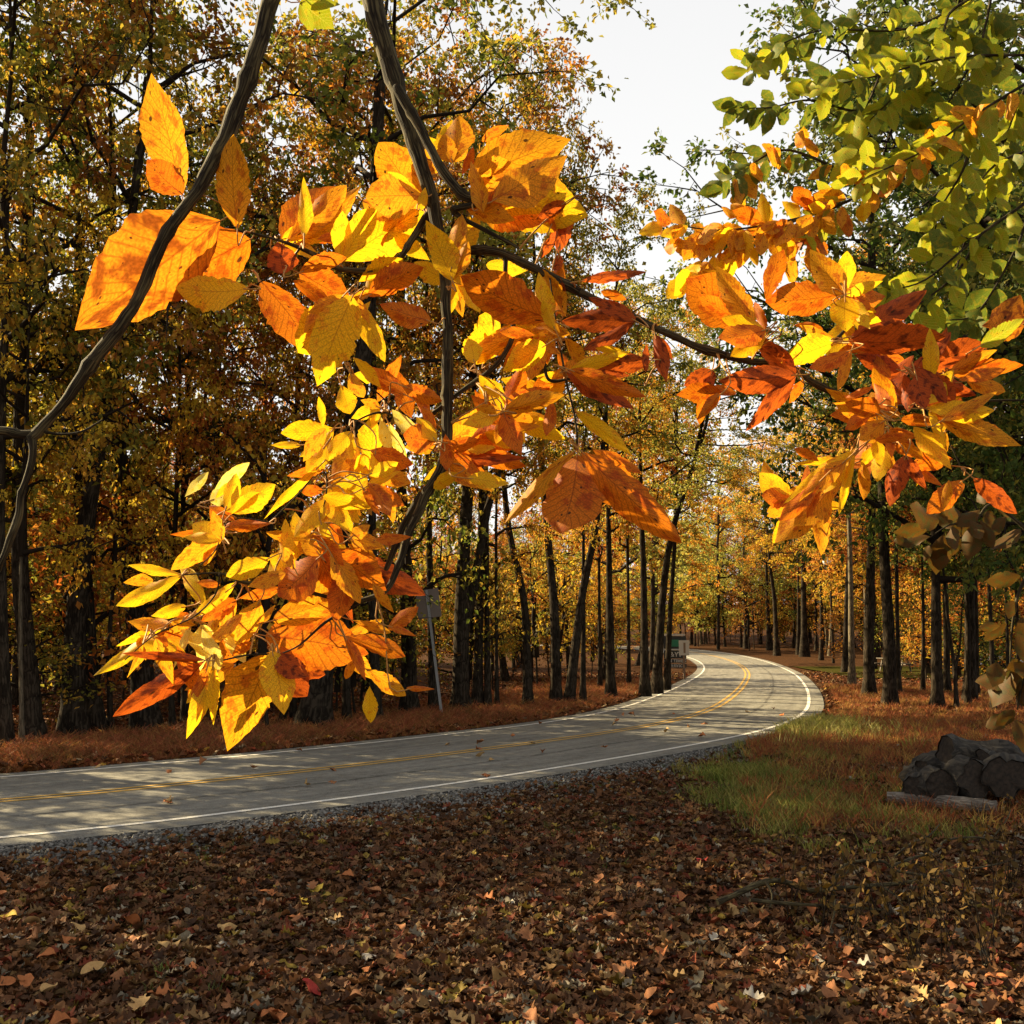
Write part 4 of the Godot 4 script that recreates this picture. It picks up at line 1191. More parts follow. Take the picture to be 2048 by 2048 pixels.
func ground_cover() -> void:
	var shapes := []
	for k in 4: shapes.append(litter_leaf(700 + k, true))
	for k in 4: shapes.append(litter_leaf(720 + k, false))
	var mask := FastNoiseLite.new()
	mask.seed = 12; mask.frequency = 0.22; mask.fractal_octaves = 3
	# --- leaf litter
	rng.seed = 400
	var xf := []
	var col := []
	for k in shapes.size(): xf.append([]); col.append(PackedColorArray())
	var want := 105000
	while want > 0:
		var z := -lerpf(2.6, 26.0, pow(rng.randf(), 1.5))
		var x := rr(-0.75, 0.75) * (-z + 2.0)
		var d := road_side(x, z)
		if d < 3.25: continue
		want -= 1
		var bare := clampf((d - 3.3) / 1.6, 0.0, 1.0)
		if rng.randf() > bare: continue
		# thinner over the grass at the right
		var g := Vector2((x - 4.00) / 1.5, (z - -15.20) / 5.0).length()
		if g < 1.1 and rng.randf() < 0.75 * clampf(mask.get_noise_2d(x * 1.4 + 40.0, z * 1.4) * 3.0 + 0.6, 0.0, 1.0): continue
		if mask.get_noise_2d(x, z) > 0.3 and rng.randf() < 0.35: continue
		var k := rng.randi() % shapes.size()
		xf[k].append(lie(Vector3(x, -0.03 + rr(0.0, 0.05) + 0.05 * sway.get_noise_2d(x * 1.1, z * 1.1), z), rr(0.06, 0.125) * (1.15 if k < 4 else 0.85)))
		col[k].append(litter_color())
	# across the road and through the woods
	want = 26000
	while want > 0:
		var z := -lerpf(13.0, 62.0, pow(rng.randf(), 1.3))
		var x := rr(-0.62, 0.62) * -z
		var d := road_side(x, z)
		if absf(d) < 3.05 or (d > 0 and z > -26.0): continue
		want -= 1
		var k := rng.randi() % shapes.size()
		xf[k].append(lie(Vector3(x, 0.0 + rr(0.0, 0.05), z), rr(0.12, 0.2)))
		var c := litter_color()
		col[k].append(Color(c.r * 1.3, c.g * 1.05, c.b * 0.8))
	for k in shapes.size():
		scatter("leaf_litter", "dense litter of fallen brown leaves covering the ground", shapes[k], M["dry_leaf"], xf[k], col[k])
	# --- single leaves near the camera
	rng.seed = 410
	var dry := {}
	for q in {"brown": Color(0.26, 0.11, 0.045), "russet": Color(0.34, 0.12, 0.04), "tan": Color(0.4, 0.25, 0.1), "pale": Color(0.36, 0.32, 0.26), "yellow": Color(0.62, 0.42, 0.06), "red": Color(0.34, 0.04, 0.03)}.keys():
		var cc := {"brown": Color(0.26, 0.11, 0.045), "russet": Color(0.34, 0.12, 0.04), "tan": Color(0.4, 0.25, 0.1), "pale": Color(0.36, 0.32, 0.26), "yellow": Color(0.62, 0.42, 0.06), "red": Color(0.34, 0.04, 0.03)}[q] as Color
		var m := mat("dry_" + q, Color.WHITE, 0.75)
		m.albedo_texture = grain(64, (cc * 0.7).linear_to_srgb(), (cc * 1.25).linear_to_srgb(), 60 + dry.size(), 0.09, 0.12)
		m.uv1_triplanar = true; m.uv1_scale = Vector3(1.4, 1.4, 1.4)
		m.metallic_specular = 0.3
		dry[q] = m
	var words := {
		"brown": "dry brown fallen leaf lying in the nearest leaf litter",
		"russet": "curled russet fallen leaf lying in the nearest leaf litter",
		"tan": "light tan fallen leaf lying in the nearest leaf litter",
		"pale": "pale whitish upturned oak leaf lying on the brown litter",
		"yellow": "yellow fallen leaf lying on the dark brown litter",
		"red": "deep red fallen leaf lying on the brown litter",
	}
	var pick := ["brown", "brown", "brown", "russet", "russet", "tan", "brown", "russet", "pale", "tan"]
	for k in 270:
		var z := -lerpf(4.4, 9.5, pow(rng.randf(), 1.25))
		var x := rr(-0.5, 0.5) * -z
		if road_side(x, z) < 4.0: continue
		var q: String = pick[rng.randi() % pick.size()]
		if k % 37 == 0: q = "yellow"
		if k % 41 == 5: q = "red"
		var o := part("fallen_leaf", shapes[rng.randi() % (4 if q == "pale" else 8)], dry[q], self, lie(Vector3(x, 0.035 + 0.05 * sway.get_noise_2d(x * 1.1, z * 1.1), z), rr(0.11, 0.165)))
		tag(o, words[q] + (", at left" if x < z * 0.17 else ", at right" if x > -z * 0.17 else ", in the middle") + (" near the bottom" if z > -5.6 else ""), "leaf", q + " leaves in the near litter")
	rng.seed = 415
	var n := 0
	while n < 34:
		var z := -rr(12.0, 30.0)
		var x := rr(-0.45, 0.3) * -z
		if absf(road_side(x, z)) > 2.8: continue
		n += 1
		var o := part("fallen_leaf", shapes[rng.randi() % 8], dry[["brown", "russet", "tan"][n % 3]], self, lie(Vector3(x, 0.03, z), rr(0.12, 0.19)))
		tag(o, "dry leaf lying on the grey asphalt of the road", "leaf", "leaves on the road")
	# --- gravel shoulder
	var st := Shape.new()
	for k in 8: st.v.append(Vector3(0.5 * (1 if k & 1 else -1) * rr(0.6, 1.1), 0.35 * (1 if k & 2 else -1) * rr(0.6, 1.1), 0.5 * (1 if k & 4 else -1) * rr(0.6, 1.1)))
	st.i.append_array(PackedInt32Array([0, 2, 3, 0, 3, 1, 4, 5, 7, 4, 7, 6, 0, 4, 6, 0, 6, 2, 1, 3, 7, 1, 7, 5, 2, 6, 7, 2, 7, 3, 0, 1, 5, 0, 5, 4]))
	rng.seed = 420
	var gx := []
	var gc := PackedColorArray()
	want = 15000
	while want > 0:
		var z := -rr(8.0, 26.0)
		var x := rr(-0.7, 0.35) * -z
		var d := road_side(x, z)
		if d < 3.06 or d > 3.15 + 1.5 * absf(rng.randfn()) * 0.55: continue
		want -= 1
		var s := rr(0.012, 0.04)
		gx.append(Transform3D(Basis(any_dir(), rng.randf() * TAU).scaled(Vector3(s, s, s)), Vector3(x, -0.055 + rr(0.0, 0.04) + 0.05 * sway.get_noise_2d(x * 1.1, z * 1.1) * smoothstep(3.2, 7.0, d), z)))
		var g := rr(0.04, 0.2)
		gc.append(Color(g, g * 0.96, g * 0.88))
	scatter("gravel", "grey gravel along the near edge of the road", st.mesh(), M["stone"], gx, gc)
	# --- grass
	var tufts := []
	for t in 3:
		rng.seed = 430 + t
		var tf := Shape.new()
		for b in 11:
			var d := Vector3(rr(-0.6, 0.6), 1.0, rr(-0.6, 0.6)).normalized()
			var h := rr(0.45, 1.0)
			var p := Vector3(rr(-0.3, 0.3), 0, rr(-0.3, 0.3))
			var sd := d.cross(any_dir()).normalized() * rr(0.012, 0.022)
			var mid := p + d * h * 0.55
			var tip := p + d * h + Vector3(d.x, -0.2, d.z) * h * rr(0.2, 0.7)
			var s0 := tf.v.size()
			var sh := rr(0.7, 1.2)
			for q in [p - sd, p + sd, mid - sd * 0.8, mid + sd * 0.8, tip]: tf.v.append(q); tf.c.append(Color(sh, sh, sh))
			tf.i.append_array(PackedInt32Array([s0, s0 + 2, s0 + 1, s0 + 1, s0 + 2, s0 + 3, s0 + 2, s0 + 4, s0 + 3]))
		tufts.append(tf.mesh())
	rng.seed = 440
	var green := []
	var greenc := PackedColorArray()
	var red := []
	var redc := PackedColorArray()
	want = 12000
	while want > 0:
		want -= 1
		var a := rng.randf() * TAU
		var u := sqrt(rng.randf()) * 1.15
		var x: float = 4.00 + cos(a) * u * 1.5 - sin(a) * u * 0.5
		var z: float = -15.20 + sin(a) * u * 5.4
		if road_side(x, z) < 3.2: continue
		if rng.randf() < (u - 0.35) * 1.2 or rng.randf() > clampf(mask.get_noise_2d(x * 1.4 + 40.0, z * 1.4) * 3.0 + 0.55, 0.06, 1.0): continue
		var s := rr(0.08, 0.3)
		green.append(Transform3D(Basis(Vector3.UP, rng.randf() * TAU).scaled(Vector3(s, s, s)), Vector3(x, -0.04, z)))
		greenc.append([Color(0.17, 0.2, 0.03), Color(0.26, 0.26, 0.05), Color(0.34, 0.29, 0.07), Color(0.1, 0.14, 0.02), Color(0.2, 0.15, 0.04)][rng.randi() % 5])
	# taller pale tuft at the inside of the bend
	for k in 900:
		var x: float = 6.34 + rng.randfn() * 0.7
		var z: float = -23.92 + rng.randfn() * 1.4
		if road_side(x, z) < 3.1: continue
		var s := rr(0.25, 0.5)
		green.append(Transform3D(Basis(Vector3.UP, rng.randf() * TAU).scaled(Vector3(s, s, s)), Vector3(x, -0.04, z)))
		greenc.append([Color(0.36, 0.33, 0.08), Color(0.28, 0.28, 0.05), Color(0.42, 0.36, 0.12)][rng.randi() % 3])
	# scattered wisps in the litter
	for k in 900:
		var z := -rr(5.0, 18.0)
		var x := rr(-0.4, 0.4) * -z
		if road_side(x, z) < 3.4 or mask.get_noise_2d(x + 90.0, z) < 0.12: continue
		var s := rr(0.06, 0.14)
		green.append(Transform3D(Basis(Vector3.UP, rng.randf() * TAU).scaled(Vector3(s, s, s)), Vector3(x, -0.03, z)))
		greenc.append(Color(0.1, 0.14, 0.03) * rr(0.7, 1.3))
	scatter("green_grass", "patch of green and straw-coloured grass between the road and the log pile", tufts[0], M["grass_blade"], green, greenc)
	want = 16000
	while want > 0:
		var z := -rr(9.0, 48.0)
		var x := rr(-0.62, 0.3) * -z
		var d := -road_side(x, z)
		if d < 3.15 or d > 3.3 + 5.5 * rng.randf(): continue
		want -= 1
		var s := rr(0.16, 0.42) * clampf((d - 2.6) / 1.5, 0.35, 1.0)
		red.append(Transform3D(Basis(Vector3.UP, rng.randf() * TAU).scaled(Vector3(s, s, s)), Vector3(x, -0.04, z)))
		redc.append([Color(0.34, 0.11, 0.04), Color(0.26, 0.08, 0.03), Color(0.4, 0.2, 0.06), Color(0.16, 0.09, 0.03), Color(0.42, 0.13, 0.06)][rng.randi() % 5])
	scatter("red_grass", "rust-red dry grass on the verge along the far side of the road", tufts[1], M["grass_blade"], red, redc)
	red = []
	redc = PackedColorArray()
	want = 11000
	while want > 0:
		var z := -rr(11.0, 44.0)
		var x := rr(0.22, 0.62) * -z
		var d := road_side(x, z)
		if d < 3.3: continue
		want -= 1
		if z > -18.0 and rng.randf() < 0.6: continue
		var s := rr(0.15, 0.4)
		red.append(Transform3D(Basis(Vector3.UP, rng.randf() * TAU).scaled(Vector3(s, s, s)), Vector3(x, -0.04, z)))
		redc.append([Color(0.36, 0.11, 0.04), Color(0.28, 0.08, 0.03), Color(0.42, 0.24, 0.06), Color(0.18, 0.08, 0.03)][rng.randi() % 4])
	scatter("red_grass", "rust-red dry grass under the trees behind the log pile", tufts[2], M["grass_blade"], red, redc)
	print("cover")

var K := {}
var blades := []
func hang_leaf(t: Node3D, base: Vector3, tip: Vector3, w: float, tone: String, tilt: float, shape: int) -> MeshInstance3D:
	var y := tip - base
	var eye := (Vector3(0, 2, 0) - (base + tip) / 2.0).normalized()
	var nn := (eye - y.normalized() * eye.dot(y.normalized())).normalized().rotated(y.normalized(), tilt)
	var x := y.cross(nn).normalized() * w / maxf(cos(tilt), 0.45)
	var b := Basis(x, y, nn * (w + y.length()) * 0.45)
	return part("leaf", blades[shape % blades.size()], M["leaf_" + tone], t, Transform3D(b, base))

func hickory() -> void:
	for k in 9: blades.append(blade(800 + k, k))
	var t := thing("hickory_tree", "near tree with bare dark boughs and big backlit orange and yellow leaves hanging into view", "tree")
	rng.seed = 500
	var nodes := []     # points along the wood, for the leaf stalks
	for a in [["bough", [Vector3(-0.439, 3.392, -1.9), Vector3(-0.451, 3.287, -1.9), Vector3(-0.476, 3.163, -1.9), Vector3(-0.511, 3.041, -1.9), Vector3(-0.555, 2.92, -1.9), Vector3(-0.608, 2.821, -1.9), Vector3(-0.661, 2.723, -1.9), Vector3(-0.704, 2.626, -1.9), Vector3(-0.751, 2.54, -1.9), Vector3(-0.808, 2.454, -1.9), Vector3(-0.851, 2.398, -1.9), Vector3(-0.886, 2.362, -1.9)], [0.0174, 0.0167, 0.0160, 0.0148, 0.0137, 0.0126, 0.0119, 0.0111, 0.0108, 0.0104, 0.0100, 0.0100]],
		["branch", [Vector3(-0.884, 2.368, -1.9), Vector3(-0.879, 2.337, -1.9), Vector3(-0.884, 2.305, -1.9), Vector3(-0.897, 2.263, -1.9), Vector3(-0.899, 2.212, -1.9), Vector3(-0.916, 2.167, -1.9), Vector3(-0.937, 2.112, -1.9), Vector3(-0.976, 2.031, -1.9)], [0.0089, 0.0074, 0.0070, 0.0067, 0.0082, 0.0067, 0.0063, 0.0052]],
		["branch", [Vector3(-0.872, 2.372, -1.9), Vector3(-0.9, 2.37, -1.9), Vector3(-0.928, 2.377, -1.9), Vector3(-0.97, 2.384, -1.9), Vector3(-1.025, 2.388, -1.9)], [0.0089, 0.0082, 0.0074, 0.0074, 0.0067]],
		["twig", [Vector3(-0.859, 2.377, -1.9), Vector3(-0.827, 2.372, -1.9), Vector3(-0.79, 2.377, -1.9), Vector3(-0.754, 2.398, -1.9)], [0.0033, 0.0026, 0.0022, 0.0015]],
		["bough", [Vector3(-0.333, 3.465, -2), Vector3(-0.295, 3.355, -2), Vector3(-0.273, 3.224, -2), Vector3(-0.225, 3.074, -2), Vector3(-0.186, 2.947, -2), Vector3(-0.155, 2.833, -2), Vector3(-0.134, 2.74, -2), Vector3(-0.127, 2.618, -2), Vector3(-0.124, 2.498, -2), Vector3(-0.127, 2.409, -2), Vector3(-0.133, 2.335, -2), Vector3(-0.16, 2.287, -2), Vector3(-0.178, 2.243, -2), Vector3(-0.2, 2.19, -2), Vector3(-0.214, 2.137, -2), Vector3(-0.237, 2.094, -2), Vector3(-0.272, 2.075, -2), Vector3(-0.308, 2.068, -2)], [0.0187, 0.0180, 0.0172, 0.0164, 0.0148, 0.0137, 0.0129, 0.0113, 0.0105, 0.0102, 0.0105, 0.0086, 0.0078, 0.0070, 0.0066, 0.0055, 0.0047, 0.0035]],
		["branch", [Vector3(-0.175, 2.281, -2.03), Vector3(-0.2, 2.237, -2.03), Vector3(-0.218, 2.198, -2.03), Vector3(-0.231, 2.159, -2.03), Vector3(-0.244, 2.13, -2.03)], [0.0071, 0.0067, 0.0063, 0.0055, 0.0040]],
		["branch", [Vector3(-0.226, 3.079, -1.96), Vector3(-0.201, 3.032, -1.96), Vector3(-0.171, 2.975, -1.96), Vector3(-0.133, 2.898, -1.96), Vector3(-0.097, 2.859, -1.96), Vector3(-0.055, 2.845, -1.96), Vector3(-0.082, 2.835, -1.96), Vector3(-0.116, 2.826, -1.96)], [0.0092, 0.0092, 0.0092, 0.0092, 0.0092, 0.0069, 0.0054, 0.0061]],
		["branch", [Vector3(-0.116, 2.826, -1.97), Vector3(-0.082, 2.805, -1.97), Vector3(-0.038, 2.78, -1.97), Vector3(0.014, 2.752, -1.97)], [0.0054, 0.0046, 0.0042, 0.0023]],
		["branch", [Vector3(-0.156, 2.846, -2.02), Vector3(-0.176, 2.839, -2.02), Vector3(-0.204, 2.784, -2.02), Vector3(-0.233, 2.743, -2.02), Vector3(-0.288, 2.727, -2.02), Vector3(-0.343, 2.731, -2.02), Vector3(-0.368, 2.746, -2.02), Vector3(-0.424, 2.774, -2.02), Vector3(-0.524, 2.804, -2.02), Vector3(-0.65, 2.822, -2.02)], [0.0071, 0.0075, 0.0071, 0.0063, 0.0059, 0.0055, 0.0047, 0.0035, 0.0024, 0.0012]],
		["bough", [Vector3(-0.13, 2.72, -2), Vector3(-0.118, 2.755, -2.007), Vector3(-0.079, 2.77, -2.014), Vector3(-0.014, 2.756, -2.021), Vector3(0.076, 2.715, -2.029), Vector3(0.176, 2.667, -2.036), Vector3(0.276, 2.623, -2.043), Vector3(0.377, 2.58, -2.05), Vector3(0.478, 2.549, -2.057), Vector3(0.545, 2.547, -2.064), Vector3(0.621, 2.503, -2.071), Vector3(0.733, 2.464, -2.079), Vector3(0.836, 2.465, -2.086), Vector3(0.951, 2.477, -2.093), Vector3(1.057, 2.481, -2.1)], [0.0086, 0.0094, 0.0094, 0.0091, 0.0083, 0.0076, 0.0072, 0.0072, 0.0072, 0.0073, 0.0061, 0.0053, 0.0041, 0.0025, 0.0016]],
		["branch", [Vector3(0.541, 2.546, -2.07), Vector3(0.603, 2.571, -2.07), Vector3(0.652, 2.596, -2.07), Vector3(0.68, 2.624, -2.07)], [0.0044, 0.0040, 0.0036, 0.0024]],
		["branch", [Vector3(-0.014, 2.753, -2.02), Vector3(-0.011, 2.665, -2.02), Vector3(0.004, 2.602, -2.02), Vector3(-0.019, 2.548, -2.02), Vector3(-0.063, 2.505, -2.02), Vector3(-0.112, 2.47, -2.02), Vector3(-0.151, 2.438, -2.02), Vector3(-0.185, 2.421, -2.02), Vector3(-0.219, 2.425, -2.02), Vector3(-0.249, 2.438, -2.02)], [0.0055, 0.0051, 0.0055, 0.0051, 0.0047, 0.0043, 0.0047, 0.0043, 0.0035, 0.0024]],
		["branch", [Vector3(0.004, 2.612, -2.03), Vector3(0.044, 2.595, -2.03), Vector3(0.063, 2.551, -2.03), Vector3(0.073, 2.507, -2.03), Vector3(0.107, 2.508, -2.03)], [0.0036, 0.0036, 0.0036, 0.0036, 0.0024]],
		["twig", [Vector3(0.075, 2.707, -2.01), Vector3(0.087, 2.621, -2.01), Vector3(0.106, 2.503, -2.01), Vector3(0.123, 2.421, -2.01), Vector3(0.128, 2.357, -2.01)], [0.0016, 0.0016, 0.0020, 0.0020, 0.0016]],
		["twig", [Vector3(0.107, 2.508, -2.03), Vector3(0.174, 2.507, -2.03), Vector3(0.263, 2.493, -2.03)], [0.0024, 0.0020, 0.0012]],
		["branch", [Vector3(-0.275, 2.075, -2), Vector3(-0.317, 2.05, -2), Vector3(-0.354, 2.028, -2), Vector3(-0.401, 1.986, -2), Vector3(-0.443, 1.967, -2)], [0.0039, 0.0031, 0.0035, 0.0020, 0.0016]],
		["branch", [Vector3(-0.308, 2.068, -2), Vector3(-0.384, 2.085, -2), Vector3(-0.446, 2.098, -2), Vector3(-0.508, 2.103, -2), Vector3(-0.556, 2.122, -2), Vector3(-0.628, 2.118, -2)], [0.0035, 0.0035, 0.0035, 0.0031, 0.0023, 0.0012]],
		["twig", [Vector3(-0.246, 2.433, -2), Vector3(-0.275, 2.429, -2), Vector3(-0.323, 2.399, -2), Vector3(-0.37, 2.33, -2), Vector3(-0.408, 2.277, -2), Vector3(-0.464, 2.219, -2)], [0.0023, 0.0020, 0.0016, 0.0016, 0.0012, 0.0012]],
		["twig", [Vector3(-0.367, 2.327, -1.98), Vector3(-0.352, 2.293, -1.98), Vector3(-0.364, 2.221, -1.98), Vector3(-0.392, 2.183, -1.98)], [0.0015, 0.0015, 0.0012, 0.0012]],
		["twig", [Vector3(-0.217, 2.421, -2), Vector3(-0.257, 2.468, -2), Vector3(-0.316, 2.513, -2), Vector3(-0.356, 2.558, -2), Vector3(-0.376, 2.608, -2)], [0.0023, 0.0016, 0.0016, 0.0012, 0.0012]],
		["twig", [Vector3(-0.464, 2.219, -2), Vector3(-0.54, 2.224, -2), Vector3(-0.567, 2.166, -2), Vector3(-0.595, 2.137, -2)], [0.0012, 0.0012, 0.0012, 0.0012]],
		["twig", [Vector3(-0.551, 2.121, -1.98), Vector3(-0.559, 2.079, -1.98), Vector3(-0.6, 2.037, -1.98), Vector3(-0.669, 2.005, -1.98), Vector3(-0.723, 1.958, -1.98)], [0.0019, 0.0015, 0.0012, 0.0012, 0.0008]],
		["twig", [Vector3(-0.436, 1.968, -1.97), Vector3(-0.487, 1.968, -1.97), Vector3(-0.552, 1.954, -1.97)], [0.0015, 0.0015, 0.0012]],
		["twig", [Vector3(-0.292, 2.738, -2.05), Vector3(-0.306, 2.654, -2.05), Vector3(-0.315, 2.572, -2.05)], [0.0020, 0.0016, 0.0012]],
		["twig", [Vector3(-0.344, 2.735, -2.03), Vector3(-0.336, 2.804, -2.03), Vector3(-0.302, 2.877, -2.03)], [0.0024, 0.0020, 0.0012]],
		["twig", [Vector3(-0.419, 2.766, -2), Vector3(-0.458, 2.72, -2), Vector3(-0.521, 2.684, -2), Vector3(-0.594, 2.659, -2)], [0.0020, 0.0016, 0.0012, 0.0008]],
		["twig", [Vector3(0.74, 2.469, -2.1), Vector3(0.778, 2.409, -2.1), Vector3(0.725, 2.357, -2.1), Vector3(0.632, 2.291, -2.1), Vector3(0.57, 2.235, -2.1)], [0.0029, 0.0020, 0.0016, 0.0012, 0.0008]],
		["twig", [Vector3(0.842, 2.469, -2.1), Vector3(0.88, 2.409, -2.1), Vector3(0.916, 2.326, -2.1)], [0.0025, 0.0016, 0.0012]],
		["twig", [Vector3(0.778, 2.409, -2.1), Vector3(0.806, 2.347, -2.1)], [0.0016, 0.0012]],
		["twig", [Vector3(0.811, 2.46, -2.06), Vector3(0.818, 2.513, -2.06), Vector3(0.88, 2.533, -2.06), Vector3(0.968, 2.585, -2.06), Vector3(1.026, 2.626, -2.06)], [0.0024, 0.0020, 0.0016, 0.0012, 0.0008]],
		["trunk", [Vector3(-1.15, -0.3, 1.9), Vector3(-1.15, 0, 1.9), Vector3(-1.1, 1.5, 1.85), Vector3(-1, 3, 1.7), Vector3(-0.9, 4.4, 1.5), Vector3(-0.8, 6, 1.4), Vector3(-0.7, 8.5, 1.5)], [0.2000, 0.1700, 0.1500, 0.1400, 0.1300, 0.1100, 0.0600]],
		["limb", [Vector3(-0.95, 4, 1.6), Vector3(-0.75, 4.6, 0.6), Vector3(-0.45, 4.5, -0.7), Vector3(-0.36, 4, -1.6), Vector3(-0.333, 3.465, -2)], [0.0900, 0.0750, 0.0550, 0.0400, 0.0187]],
		["limb", [Vector3(-0.6, 4.62, 0), Vector3(-0.5, 4.5, -0.8), Vector3(-0.42, 4, -1.5), Vector3(-0.439, 3.392, -1.9)], [0.0600, 0.0480, 0.0360, 0.0174]]]:
		var sh := Shape.new()
		# crooked, knotty wood
		var fine := curve(a[1], 6)
		var rad := ramp(a[2], 6)
		for k in range(1, fine.size() - 1):
			var q: Vector3 = fine[k] * 16.0
			fine[k] += Vector3(sway.get_noise_3dv(q), sway.get_noise_3dv(q + Vector3(40, 0, 0)), sway.get_noise_3dv(q + Vector3(0, 40, 0))) * minf(0.009, rad[k] * 0.9)
			rad[k] *= 1.0 + 0.22 * sway.get_noise_3dv(q * 1.7 + Vector3(9, 9, 9)) + (0.28 if (k + nodes.size()) % 17 == 0 else 0.0)
		tube(sh, fine, rad, 12, 0.35, true, 0.32)
		part(a[0], sh.mesh(), M["bough_bark"], t)
		if a[0] != "trunk": nodes.append_array(fine)
	for q in [Transform3D(Basis(Vector3.UP, 1.0).scaled(Vector3(0.7, 0.5, 0.7)), Vector3(-0.75, 5.2, 1.5))]:
		part("branches", K["golden"][0], M["twig_bark"], t, q)
		part("crown", K["golden"][1], M["foliage"], t, q)
	# small leaflets that fill the fans
	var rest := {}
